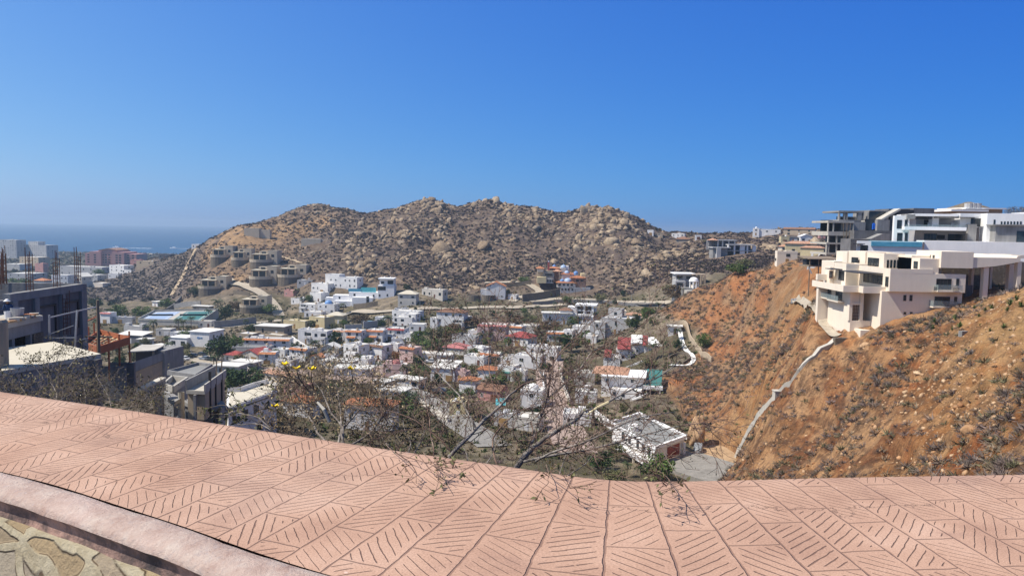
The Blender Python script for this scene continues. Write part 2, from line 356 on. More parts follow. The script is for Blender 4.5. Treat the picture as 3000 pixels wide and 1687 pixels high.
def build_terrain():
    cols = np.concatenate([np.linspace(-2600, -320, 40), np.arange(-300, 3300, 5.5), np.linspace(3320, 5600, 40)])
    az = (cols-1500)/FPX
    def seg(a, b, n): return list(np.exp(np.linspace(math.log(a), math.log(b), n, endpoint=False)))
    rows = np.array(seg(3.45, 40, 70)+seg(40, 330, 420)+seg(330, 470, 90)+seg(470, 760, 440)+seg(760, 1300, 70)+seg(1300, 3600, 40)+[3600.])
    A, Yg = np.meshgrid(az, rows); X = A*Yg
    base = CAMZ+slope_at(A.ravel(), Yg.ravel()).reshape(A.shape)*Yg
    Z = base+noise_z(X, Yg, base-CAMZ); Z = np.where(Yg > 1780, np.minimum(Z, -3.0), Z)
    px, rock, right, town = masks(X, Yg)
    c = np.zeros(A.shape+(3,)); L = lambda f, col: None
    def lay(mask, col):
        nonlocal c; m = np.clip(mask, 0, 1)[..., None]; c = c*(1-m)+np.array(col)*m
    Xs, Ys = X+.9*Z, Yg-.7*Z; n1 = fbm(Xs, Ys, 30, 4); n2 = fbm(Xs+200, Ys+77, 11, 4); n3 = fbm(Xs+50, Ys-30, 3.2, 4); n4 = fbm(Xs+9, Ys, 1.1, 3)
    lay(np.ones_like(n1), (.15, .125, .09))
    lay(sst(n2, .45, .6)*.7, (.23, .185, .13))
    lay(town*.75, (.185, .155, .115)); lay(town*sst(n1, .42, .58)*.8, (.095, .088, .05)); lay(town*sst(n2, .52, .62)*.45, (.30, .25, .18)); lay(town*sst(n3, .5, .6)*.6, (.10, .085, .05))
    # rocky hill
    lay(rock, (.135, .10, .075)); lay(rock*sst(n1, .45, .62)*.6, (.185, .135, .095)); lay(rock*sst(n2, .45, .6)*.7, (.095, .075, .065)); lay(rock*sst(n3, .52, .68)*.6, (.24, .19, .14)); lay(rock*sst(n4, .55, .7)*.4, (.09, .075, .065))
    def blob(bx, rx, by, ry): return np.exp(-((px-bx)/rx)**2-((Yg-by)/ry)**2)
    cut = np.clip(blob(760, 110, 640, 38)+blob(640, 70, 622, 30)+blob(700, 60, 560, 18)*.7+blob(930, 70, 655, 18)+blob(600, 70, 560, 16)*.8, 0, 1)
    lay(rock*cut*sst(n2+n3*.5, .5, .78)*.9, (.33, .215, .115))
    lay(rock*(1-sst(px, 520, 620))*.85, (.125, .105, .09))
    lay(rock*sst(px, 1880, 1980)*.5, (.19, .14, .10))
    # right hillside
    lay(right, (.35, .175, .07)); lay(right*sst(n2, .46, .56)*.85, (.38, .125, .040)); lay(right*sst(n1, .50, .60)*.7, (.20, .12, .068)); lay(right*sst(n3, .47, .58)*.8, (.47, .31, .165)); lay(right*sst(fbm(Xs-70, Ys+20, 7, 4), .54, .64)*.75, (.50, .36, .21)); lay(right*sst(n4, .50, .62)*.75, (.15, .10, .065)); lay(right*sst(n4, .50, .36)*.35, (.50, .33, .17))
    c = c*(1-right[..., None]*np.array([.10, .22, .28]))
    tan = np.clip(blob(3020, 230, 94, 22)+blob(2320, 70, 195, 30)+blob(2200, 60, 150, 18)*.5, 0, 1)
    lay(right*tan*.75*(.6+.4*sst(n3, .4, .6)), (.46, .285, .125)); lay(right*sst(Yg, 150, 235)*.62, (.215, .135, .08)); lay(right*sst(Yg, 150, 235)*sst(n3, .5, .62)*.6, (.34, .22, .13)); lay(right*sst(Yg, 140, 200)*sst(n2, .52, .62)*.5, (.36, .15, .06))
    lay((1-right)*(1-sst(Yg, 60, 130))*.8, (.12, .09, .055))
    lay((1-rock)*sst(Yg, 560, 760)*.85, (.085, .078, .055)); lay(sst(Z*-1, -3.5, -1.5)*sst(Yg, 1450, 1500), (.45, .38, .28))
    nr, nc = A.shape; i = np.arange(nr-1)[:, None]*nc+np.arange(nc-1)[None]
    Fq = np.stack([i, i+1, i+nc+1, i+nc], -1).reshape(-1, 4)
    t = NT('soil'); va = t.new('ShaderNodeVertexColor', layer_name='Col').outputs[0]; p = t.pos()
    a = t.noise(2.4, p, 8, .78); b = t.noise(.16, p, 4, .6)
    f = t.ma('ADD', t.ma('MULTIPLY', a, .65), t.ma('MULTIPLY', b, .35))
    t.col(t.mix(1.0, va, t.ramp(f, [(.34, (.30, .29, .31)), (.48, (.95, .93, .92)), (.64, (1.6, 1.52, 1.4))]), 'MULTIPLY'))
    t.rough(.95); t.b.inputs['Specular IOR Level'].default_value = .1; t.bump(t.noise(2.2, p, 8, .8), .6)
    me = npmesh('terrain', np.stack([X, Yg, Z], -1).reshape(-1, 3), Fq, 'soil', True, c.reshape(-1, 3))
    tag(link('terrain', me), kind='structure')
build_terrain()
# sea
t = NT('sea_water'); p = t.pos()
mp = t.new('ShaderNodeMapping'); t.l.new(p, mp.inputs[0]); mp.inputs['Scale'].default_value = (.02, .006, 1)
n = t.noise(1.0, mp.outputs[0], 6, .65)
t.col(t.ramp(n, [(.3, (.010, .055, .125)), (.7, (.022, .095, .19))])); t.rough(.55); t.b.inputs['Specular IOR Level'].default_value = .3
t.bump(t.noise(.25, p, 5, .7), 1.2)
m = MB(); m.lathe([(14000, 0), (3000, 0), (600, 0)], 96); tag(m.build('sea', 'sea_water'), kind='structure')
# ---------------------------------------------------------------- parapet wall in front of the camera
WH = 1.1
def wp(px, py, z=-WH):
    a, s = ray(px, py); Y = z/s; return Vector((a*Y, Y, 0))
FAR = [wp(*q) for q in [(-60,1133),(0,1141),(396,1197),(699,1243),(1153,1310),(1514,1359),(1640,1379),(1720,1393),(1780,1399),(1863,1402),(2096,1397),(2446,1388),(3000,1379)]]
d0 = (FAR[0]-FAR[2]).normalized(); d1 = (FAR[-1]-FAR[-3]).normalized()
FAR = [FAR[0]+d0*3.2]+FAR+[FAR[-1]+d1*3.5]
def resample(pts, step):
    out = [pts[0]]; acc = 0
    for a, b in zip(pts, pts[1:]):
        L = (b-a).length; n = max(1, int(round(L/step)))
        out += [a.lerp(b, (i+1)/n) for i in range(n)]
    return out
def smooth_line(pts, k):
    for _ in range(k):
        pts = [pts[0]]+[(pts[i-1]+2*pts[i]+pts[i+1])/4 for i in range(1, len(pts)-1)]+[pts[-1]]
    return pts
far = smooth_line(resample(FAR, .06), 14)
N = len(far)
tang = [(far[min(i+3, N-1)]-far[max(i-3, 0)]).normalized() for i in range(N)]
nrm = [Vector((t_.y, -t_.x, 0)) for t_ in tang]             # towards the viewer
nrm = smooth_line(nrm, 60); nrm = [v.normalized() for v in nrm]
ubase = [0.0]
for i in range(1, N): ubase.append(ubase[-1]+(far[i]-far[i-1]).length)
ib = min(range(N), key=lambda i: (far[i]-wp(1800, 1400)).length); u0 = ubase[ib]
CW = 1.06                                                   # width of the paved top at its left end; it widens towards the bend
def foot(q): return min(range(N), key=lambda i: (far[i]-q).length)
_fw = [(foot(wp(*q)), w) for q, w in (((0, 1380), 1.06), ((169, 1420), 1.069), ((350, 1480), 1.126), ((559, 1548), 1.18), ((755, 1617), 1.241), ((955, 1686), 1.295))]
_fw.sort(); CWI = np.interp(np.arange(N), [f for f, _ in _fw]+[N], [w for _, w in _fw]+[1.5])
for _ in range(8): CWI[1:-1] = (CWI[:-2]+2*CWI[1:-1]+CWI[2:])/4
def sheet(prof, name, mat, smooth=True, uvs=True):          # prof: (v towards viewer, z)
    k = len(prof); V = []; UV = []
    rr = random.Random(5)
    for i in range(N):
        for j, (v, z) in enumerate(prof):
            ve = v+(CWI[i]-CW) if v >= CW-1e-6 else v*CWI[i]/CW; p = far[i]+nrm[i]*ve; V.append((p.x, p.y, CAMZ-WH+z)); UV.append((ubase[i]-u0, ve))
    F = np.array([(i*k+j, i*k+j+1, (i+1)*k+j+1, (i+1)*k+j) for i in range(N-1) for j in range(k-1)])
    me = npmesh(name, np.array(V), F, mat, smooth)
    uv = me.uv_layers.new(name='UVMap'); li = np.empty(len(me.loops), dtype=np.int32); me.loops.foreach_get('vertex_index', li)
    uv.data.foreach_set('uv', np.array(UV)[li].astype(np.float32).ravel())
    return me
def paving_material():
    t = NT('stamped_pink_concrete'); uv = t.new('ShaderNodeUVMap').outputs[0]
    sx = t.new('ShaderNodeSeparateXYZ'); t.l.new(uv, sx.inputs[0])
    wob = t.noise(9, uv, 3); wob2 = t.noise(7, t.new('ShaderNodeMapping').outputs[0] if False else uv, 2, dist=1.0)
    U = t.ma('ADD', sx.outputs[0], t.ma('MULTIPLY', t.ma('SUBTRACT', wob, .5), .012))
    V = t.ma('ADD', sx.outputs[1], t.ma('MULTIPLY', t.ma('SUBTRACT', wob2, .5), .016))
    w, L = .158, .40
    us = t.ma('DIVIDE', U, w); i = t.ma('FLOOR', us); fu = t.ma('SUBTRACT', us, i)
    hs = t.new('ShaderNodeTexWhiteNoise', noise_dimensions='1D'); t.put(i, hs.inputs['W'])
    off = t.ma('ADD', t.ma('MULTIPLY', t.ma('FLOORED_MODULO', i, 2.0), .5), t.ma('MULTIPLY', hs.outputs[0], .22))
    vs = t.ma('ADD', t.ma('DIVIDE', V, L), off); j = t.ma('FLOOR', vs); fv = t.ma('SUBTRACT', vs, j)
    du = t.ma('MULTIPLY', t.ma('SUBTRACT', .5, t.ma('ABSOLUTE', t.ma('SUBTRACT', fu, .5))), w)
    dv = t.ma('MULTIPLY', t.ma('SUBTRACT', .5, t.ma('ABSOLUTE', t.ma('SUBTRACT', fv, .5))), L)
    thin = t.noise(14, uv, 2)
    jw = t.ma('MULTIPLY', thin, .0044)
    jl = t.ma('SUBTRACT', 1.0, t.step(t.ma('SUBTRACT', du, jw), -.0005, .0022))
    jc = t.ma('SUBTRACT', 1.0, t.step(t.ma('SUBTRACT', dv, t.ma('MULTIPLY', jw, .8)), -.0005, .002))
    h2 = t.new('ShaderNodeTexWhiteNoise', noise_dimensions='2D'); cb = t.new('ShaderNodeCombineXYZ'); t.put(i, cb.inputs[0]); t.put(j, cb.inputs[1]); t.l.new(cb.outputs[0], h2.inputs['Vector'])
    rnd = h2.outputs[0]
    # two hatch directions, alternating from plank to plank and cell to cell
    flip = t.ma('FLOORED_MODULO', t.ma('ADD', i, j), 2.0); sg = t.ma('SUBTRACT', t.ma('MULTIPLY', flip, 2.0), 1.0)
    ang = t.ma('ADD', t.ma('MULTIPLY', sg, .72), t.ma('MULTIPLY', t.ma('SUBTRACT', rnd, .5), .35))
    a = t.ma('MULTIPLY', t.ma('SUBTRACT', fu, .5), w); b = t.ma('MULTIPLY', t.ma('SUBTRACT', fv, .5), L)
    hc = t.ma('ADD', t.ma('MULTIPLY', a, t.ma('COSINE', ang)), t.ma('MULTIPLY', b, t.ma('SINE', ang)))
    hp = t.ma('DIVIDE', t.ma('ADD', hc, t.ma('MULTIPLY', t.ma('SUBTRACT', t.noise(6, uv, 2), .5), .010)), .033); hf = t.ma('ABSOLUTE', t.ma('SUBTRACT', t.ma('FRACT', hp), .5))
    hid = t.ma('FLOOR', hp); h3 = t.new('ShaderNodeTexWhiteNoise', noise_dimensions='3D'); cb3 = t.new('ShaderNodeCombineXYZ'); t.put(i, cb3.inputs[0]); t.put(j, cb3.inputs[1]); t.put(hid, cb3.inputs[2]); t.l.new(cb3.outputs[0], h3.inputs['Vector'])
    hd = t.ma('MULTIPLY', hf, .033)
    mg = t.ma('ADD', .007, t.ma('MULTIPLY', h3.outputs[0], .026))
    inside = t.ma('MULTIPLY', t.step(t.ma('SUBTRACT', du, mg), -.002, .004), t.step(t.ma('SUBTRACT', dv, t.ma('MULTIPLY', mg, 1.2)), -.002, .006))
    br = t.step(t.noise(60, uv, 2), .24, .36)
    hw = t.ma('MULTIPLY', t.ma('ADD', .25, t.ma('MULTIPLY', rnd, .75)), t.ma('MULTIPLY', t.noise(22, uv, 2), .0044))
    hl = t.ma('MULTIPLY', t.ma('MULTIPLY', t.ma('SUBTRACT', 1.0, t.step(t.ma('SUBTRACT', hd, hw), -.0011, .0009)), inside), br)
    # cracks running along the wall
    cr = t.ma('ADD', .40, t.ma('MULTIPLY', t.ma('SUBTRACT', t.noise(1.4, uv, 8, .62), .5), .75))
    cd = t.ma('ABSOLUTE', t.ma('SUBTRACT', V, cr)); ck = t.ma('MULTIPLY', t.ma('SUBTRACT', 1.0, t.step(cd, .0004, .0034)), t.step(t.noise(3, uv, 2), .40, .5))
    line = t.ma('MAXIMUM', t.ma('MAXIMUM', t.ma('MULTIPLY', jl, t.ma('ADD', .45, t.ma('MULTIPLY', thin, .7))), t.ma('MULTIPLY', jc, .8)), t.ma('MAXIMUM', hl, t.ma('MULTIPLY', ck, .55)), clamp=True)
    n1 = t.noise(2.2, uv, 6, .6); n2 = t.noise(160, uv, 3, .7); n3 = t.noise(.7, uv, 3)
    base = t.ramp(n1, [(.30, (.345, .205, .145)), (.52, (.45, .282, .200)), (.70, (.52, .345, .255))])
    base = t.mix(t.ma('MULTIPLY', t.step(n3, .5, .72), .35), base, c4((.50, .36, .28)))
    base = t.mix(t.ma('MULTIPLY', t.step(t.noise(1.1, uv, 7, .7, 1.5), .52, .68), .45), base, c4((.27, .165, .13)))
    base = t.mix(1.0, base, t.ramp(n2, [(.28, (.66, .64, .62)), (.5, (1, 1, 1)), (.75, (1.25, 1.25, 1.25))]), 'MULTIPLY')
    spots = t.new('ShaderNodeTexVoronoi'); spots.inputs['Scale'].default_value = 6; t.l.new(uv, spots.inputs['Vector'])
    sp = t.ma('SUBTRACT', 1.0, t.step(spots.outputs['Distance'], .02, .045)); base = t.mix(t.ma('MULTIPLY', sp, .5), base, c4((.75, .62, .55)))
    t.col(t.mix(t.ma('MULTIPLY', line, .74), base, c4((.13, .072, .06)))); t.rough(.92)
    t.bump(t.ma('ADD', t.ma('MULTIPLY', t.noise(90, uv, 4, .7), .12), t.ma('SUBTRACT', t.ma('MULTIPLY', n1, .2), line)), .006)
paving_material()
def moulding_material():
    t = NT('worn_pink_moulding'); p = t.pos(); n = t.noise(11, p, 6, .7); n2 = t.noise(3, p, 3)
    c = t.ramp(n, [(.34, (.40, .275, .225)), (.5, (.49, .37, .31)), (.66, (.56, .46, .39))])
    c = t.mix(t.ma('MULTIPLY', t.step(t.noise(26, p, 5, .8), .55, .66), .7), c, c4((.44, .36, .33)))
    c = t.mix(t.ma('MULTIPLY', t.step(n2, .5, .7), .35), c, c4((.62, .48, .42)))
    t.col(c); t.rough(.95); t.bump(t.noise(45, p, 6, .75), .012)
moulding_material()
def stain_material():
    t = NT('stained_plaster'); p = t.pos(); n = t.noise(7, p, 5, .65)
    t.col(t.ramp(n, [(.35, (.06, .05, .05)), (.48, (.16, .11, .095)), (.64, (.38, .24, .19))])); t.rough(.95); t.bump(t.noise(40, p, 5), .01)
stain_material()
def stone_material():
    t = NT('rubble_masonry'); p = t.pos()
    mp = t.new('ShaderNodeMapping'); t.l.new(p, mp.inputs[0]); mp.inputs['Scale'].default_value = (3.4, 3.4, 7.5)
    wv = t.new('ShaderNodeVectorMath', operation='ADD'); t.l.new(mp.outputs[0], wv.inputs[0])
    nz = t.new('ShaderNodeTexNoise'); nz.inputs['Scale'].default_value = 5; t.l.new(p, nz.inputs['Vector']); sc_ = t.new('ShaderNodeVectorMath', operation='SCALE'); sc_.inputs[3].default_value = .45; t.l.new(nz.outputs['Color'], sc_.inputs[0]); t.l.new(sc_.outputs[0], wv.inputs[1])
    v1 = t.new('ShaderNodeTexVoronoi', feature='DISTANCE_TO_EDGE'); v1.inputs['Scale'].default_value = 1; t.l.new(wv.outputs[0], v1.inputs['Vector'])
    v2 = t.new('ShaderNodeTexVoronoi', feature='F1'); v2.inputs['Scale'].default_value = 1; t.l.new(wv.outputs[0], v2.inputs['Vector'])
    sv = t.new('ShaderNodeSeparateColor'); t.l.new(v2.outputs['Color'], sv.inputs[0])
    edge = t.step(v1.outputs['Distance'], .07, .13); n = t.noise(14, p, 6, .7)
    st = t.ramp(sv.outputs[0], [(0, (.36, .31, .23)), (.35, (.42, .31, .17)), (.6, (.40, .39, .36)), (1, (.50, .38, .20))])
    st = t.mix(t.ma('MULTIPLY', n, .55), st, c4((.23, .17, .11)))
    mo = t.ramp(n, [(.35, (.38, .32, .21)), (.65, (.50, .44, .31))])
    c = t.mix(edge, mo, st); c = t.mix(t.ma('MULTIPLY', t.ma('SUBTRACT', 1.0, t.step(t.ma('ABSOLUTE', t.ma('SUBTRACT', v1.outputs['Distance'], .1)), .0, .02)), t.step(n, .42, .5)), c, c4((.13, .09, .055)))
    t.col(c); t.rough(.95); t.bump(t.ma('ADD', t.ma('MULTIPLY', edge, -.5), t.ma('MULTIPLY', t.noise(30, p, 6, .75), .7)), .03)
stone_material()
wall = empty('parapet_wall', (0, 0, 0)); tag(wall, 'low pink parapet wall with herringbone scored top in the foreground', 'wall')
rw = random.Random(2)
V0 = 26
top = [(-.0, -.9), (0, -.05), (.012, -.018), (.03, -.004)]+[(.03+(CW-.03)*k/V0, 0) for k in range(1, V0+1)]
link('paved_top', sheet(top, 'paved_top', 'stamped_pink_concrete'), wall)
mo = [(CW+.001, -.03), (CW+.009, -.03), (CW+.0095, -.004), (CW+.02, .006), (CW+.06, .010), (CW+.11, .006), (CW+.145, -.006), (CW+.158, -.024), (CW+.16, -.036)]
def jitter(me, amp, sc_, seed):
    n = len(me.vertices); co = np.empty(n*3, dtype=np.float32); me.vertices.foreach_get('co', co); co = co.reshape(-1, 3)
    co[:, 2] += (fbm(co[:, 0]*1+seed, co[:, 1]*1+co[:, 2], sc_, 3)-.5)*amp; me.vertices.foreach_set('co', co.ravel()); me.update()
me = sheet(mo, 'moulding', 'worn_pink_moulding'); jitter(me, .012, .12, 3); link('moulding', me, wall)
dr = [(CW+.159, -.034), (CW+.146, -.046), (CW+.136, -.06), (CW+.134, -.09), (CW+.14, -.118)]
link('drip_groove', sheet(dr, 'drip_groove', 'stained_plaster'), wall)
fc = [(CW+.12, -.11)]+[(CW+.158+.014*k, -.118-.05*k) for k in range(14)]
me = sheet(fc, 'stone_face', 'rubble_masonry'); jitter(me, .01, .2, 9); link('stone_face', me, wall)
# lookout pavement the camera stands on
t = NT('lookout_concrete'); p = t.pos(); t.col(t.ramp(t.noise(3, p, 5), [(.3, (.24, .2, .17)), (.7, (.38, .33, .28))])); t.rough(.95)
V = [(far[i]+nrm[i]*(CWI[i]+.25)) for i in range(0, N, 6)]
m = MB(); m.prism([(v.x, v.y) for v in V]+[(9, -9), (-9, -9)], CAMZ-WH-1.4, CAMZ-WH-.72); tag(m.build('pavement', 'lookout_concrete'), kind='structure')
# ---------------------------------------------------------------- rocks and scrub
def rock_template(seed, sub):
    rr = np.random.RandomState(seed); bm = bmesh.new(); bmesh.ops.create_icosphere(bm, subdivisions=sub, radius=1.0)
    V = np.array([v.co for v in bm.verts]); F = np.array([[v.index for v in f.verts] for f in bm.faces]); bm.free()
    for k in range(16):                       # chop flat facets, as in split granite
        n = rr.randn(3); n /= np.linalg.norm(n); d = rr.uniform(.38, .8); e = V @ n-d; V = V-np.where(e > 0, e, 0)[:, None]*n
    V *= 1+(rr.rand(len(V), 1)-.5)*.08
    return V*np.array([1, .8+.3*rr.rand(), .75+.35*rr.rand()]), F
def rotm(rr, tilt=.6):
    a, b, c = rr.rand()*6.28, (rr.rand()-.5)*2*tilt, (rr.rand()-.5)*2*tilt
    return np.array(Matrix.Rotation(a, 3, 'Z') @ Matrix.Rotation(b, 3, 'X') @ Matrix.Rotation(c, 3, 'Y'))
t = NT('granite'); p = t.pos(); oi = t.new('ShaderNodeObjectInfo').outputs['Random']
f = t.ma('FRACT', t.ma('ADD', t.island(), oi))
c = t.ramp(f, [(0, (.21, .15, .095)), (.4, (.31, .232, .152)), (.75, (.43, .335, .225)), (1, (.25, .20, .15))])
t.col(t.mix(1.0, c, t.ramp(t.noise(.7, p, 5, .65), [(.3, (.55, .52, .5)), (.5, (.95, .95, .95)), (.7, (1.25, 1.22, 1.15))]), 'MULTIPLY')); t.rough(.95); t.bump(t.noise(1.3, p, 8, .75), .8)
t = NT('ochre_rock'); p = t.pos(); oi = t.new('ShaderNodeObjectInfo').outputs['Random']
f = t.ma('FRACT', t.ma('ADD', t.island(), oi))
c = t.ramp(f, [(0, (.33, .17, .08)), (.35, (.44, .27, .145)), (.7, (.54, .38, .235)), (1, (.46, .24, .11))])
t.col(t.mix(1.0, c, t.ramp(t.noise(3, p, 5, .65), [(.3, (.6, .58, .55)), (.7, (1.2, 1.2, 1.2))]), 'MULTIPLY')); t.rough(.95); t.bump(t.noise(6, p, 4), .06)
t = NT('dry_scrub_twigs'); vc = t.new('ShaderNodeVertexColor', layer_name='Col').outputs[0]
t.col(t.mix(1.0, vc, t.ramp(t.island(), [(0, (.6, .6, .6)), (1, (1.35, 1.3, 1.25))]), 'MULTIPLY')); t.rough(.9)
def merge(T, pos, scl, rots, which):
    Vs, Fs, k = [], [], 0
    for i in range(len(pos)):
        V, F = T[which[i]]; Vs.append((V*scl[i]) @ rots[i].T+pos[i]); Fs.append(F+k); k += len(V)
    return np.concatenate(Vs), np.concatenate(Fs)
rs = np.random.RandomState(11)
def in_box(px, Y, boxes):
    m = np.zeros(len(px), bool)
    for a, b, c, d in boxes: m |= (px > a) & (px < b) & (Y > c) & (Y < d)
    return m
# -- boulders on the granite hill
def scatter(n, p0, p1, y0, y1):
    px = rs.uniform(p0, p1, n); Y = rs.uniform(y0, y1, n); return px, Y, (px-1500)/FPX*Y
SITES = []        # keep-out discs (x, y, r) around buildings, filled before the scatter is linked
def build_boulders():
    px, Y, X = scatter(80000, 420, 2480, 470, 720)
    _, rock, right, town = masks(X, Y)
    cl = fbm(X*1.0, Y*.6, 34, 4, True); cl2 = fbm(X+300, Y, 12, 3)
    spots = [(1190, 60, 600, 45), (1262, 40, 655, 30), (1300, 30, 580, 40), (1060, 70, 620, 40), (1480, 40, 625, 45), (1800, 60, 590, 50), (1840, 40, 560, 40), (1700, 60, 600, 45), (1560, 50, 640, 40),
             (940, 45, 695, 25), (1380, 40, 520, 30), (1290, 35, 500, 25), (2000, 60, 520, 40), (2140, 70, 500, 30), (1060, 50, 540, 40), (1290, 40, 650, 40), (1430, 40, 665, 25), (1755, 40, 640, 25), (2260, 60, 490, 30)]
    sp = sum(np.exp(-((px-a)/b)**2-((Y-c)/d)**2) for a, b, c, d in spots)
    left = 1-sst(px, 640, 860)
    pr = rock*np.clip(.05+.95*sst(cl, .70, .82)*sst(cl2, .44, .6)+.9*sp*sst(cl2, .36, .54), 0, 1)*(1-.85*left)*np.where(px > 2000, .6, 1)
    k = rs.rand(len(px)) < pr*.40
    px, Y, X, sp = px[k], Y[k], X[k], sp[k]
    for (sx, sy, sr) in SITES:
        m = (X-sx)**2+(Y-sy)**2 > sr*sr; px, Y, X, sp = px[m], Y[m], X[m], sp[m]
    n = len(px); s = .3+.8*rs.rand(n)**4*4.0+sp*rs.rand(n)**2.5*3.0
    s = s*np.where(rs.rand(n) < .012, 2.2, 1)*np.where(rs.rand(n) < .15, 1.3, 1)
    Z = ground_z(X, Y)-.25*s
    T1 = [rock_template(i, 1) for i in range(12)]; T2 = [rock_template(i, 2) for i in range(12)]
    rots = [rotm(rs) for _ in range(n)]; wh = rs.randint(0, 12, n); scl = s[:, None]*np.stack([rs.uniform(.8, 1.5, n), rs.uniform(.8, 1.3, n), rs.uniform(.75, 1.35, n)], -1)
    order = np.argsort(-s/Y); big = set(order[:240].tolist())
    small = [i for i in range(n) if i not in big]
    pos = np.stack([X, Y, Z], -1)
    V, F = merge(T1, pos[small], scl[small], [rots[i] for i in small], wh[small])
    tag(link('boulders', npmesh('boulders', V, F, 'granite')), 'grey and tan granite boulders strewn over the rocky hill', kind='stuff')
    mes = [npmesh('boulder', V, F, 'granite') for V, F in T2]
    for i in order[:240]:
        o = link('boulder', mes[wh[i]]); M = Matrix(rots[i].tolist()).to_4x4() @ Matrix.Diagonal((*scl[i], 1)); M.translation = pos[i]; o.matrix_world = M
        tag(o, 'large pale granite boulder on the rocky hill', 'boulder', 'large boulders on the rocky hill')
# -- scrub: clumps of slender blades standing for bare twigs
def twig_cloud(n, rr, up=.75, thin=.10, lo=.35):
    """n slender triangles leaving the ground and fanning out into a hemisphere of radius 1"""
    th = rr.uniform(0, 6.283, n); el = np.arccos(rr.uniform(0, 1, n)); r = rr.uniform(lo, 1, n)
    tip = np.stack([np.sin(el)*np.cos(th), np.sin(el)*np.sin(th), np.cos(el)*up], -1)*r[:, None]
    st = tip*rr.uniform(.15, .65, n)[:, None]; tip = tip+rr.randn(n, 3)*.10
    side = np.cross(tip-st, rr.randn(n, 3)); side /= np.linalg.norm(side, axis=1, keepdims=True)+1e-9
    w = thin*rr.uniform(.5, 1.4, n)[:, None]
    V = np.stack([st-side*w*.5, st+side*w*.5, tip+side*w*.3], 1).reshape(-1, 3)
    return V, np.arange(3*n).reshape(-1, 3)
def scrub_mesh(name, X, Y, Z, S, cols, T, mat='dry_scrub_twigs'):
    n = len(X); wh = rs.randint(0, len(T), n); rots = [rotm(rs, .15) for _ in range(n)]
    V, F = merge(T, np.stack([X, Y, Z], -1), np.stack([S, S, S*rs.uniform(.7, 1.2, n)], -1), rots, wh)
    C = np.repeat(cols, [len(T[w][0]) for w in wh], axis=0)
    return npmesh(name, V, F, mat, attr=C)
def pick_cols(n, table):
    a = np.array(table); c = a[rs.randint(0, len(a), n)]; return c*rs.uniform(.75, 1.25, (n, 1))
GREY = [(.105, .08, .07), (.13, .098, .085), (.10, .08, .08), (.155, .12, .085), (.09, .085, .055), (.12, .09, .088)]
def drop_sites(X, Y, *more):
    m = np.ones(len(X), bool)
    for (sx, sy, sr) in SITES: m &= (X-sx)**2+(Y-sy)**2 > sr*sr
    return (X[m], Y[m])+tuple(q[m] for q in more)
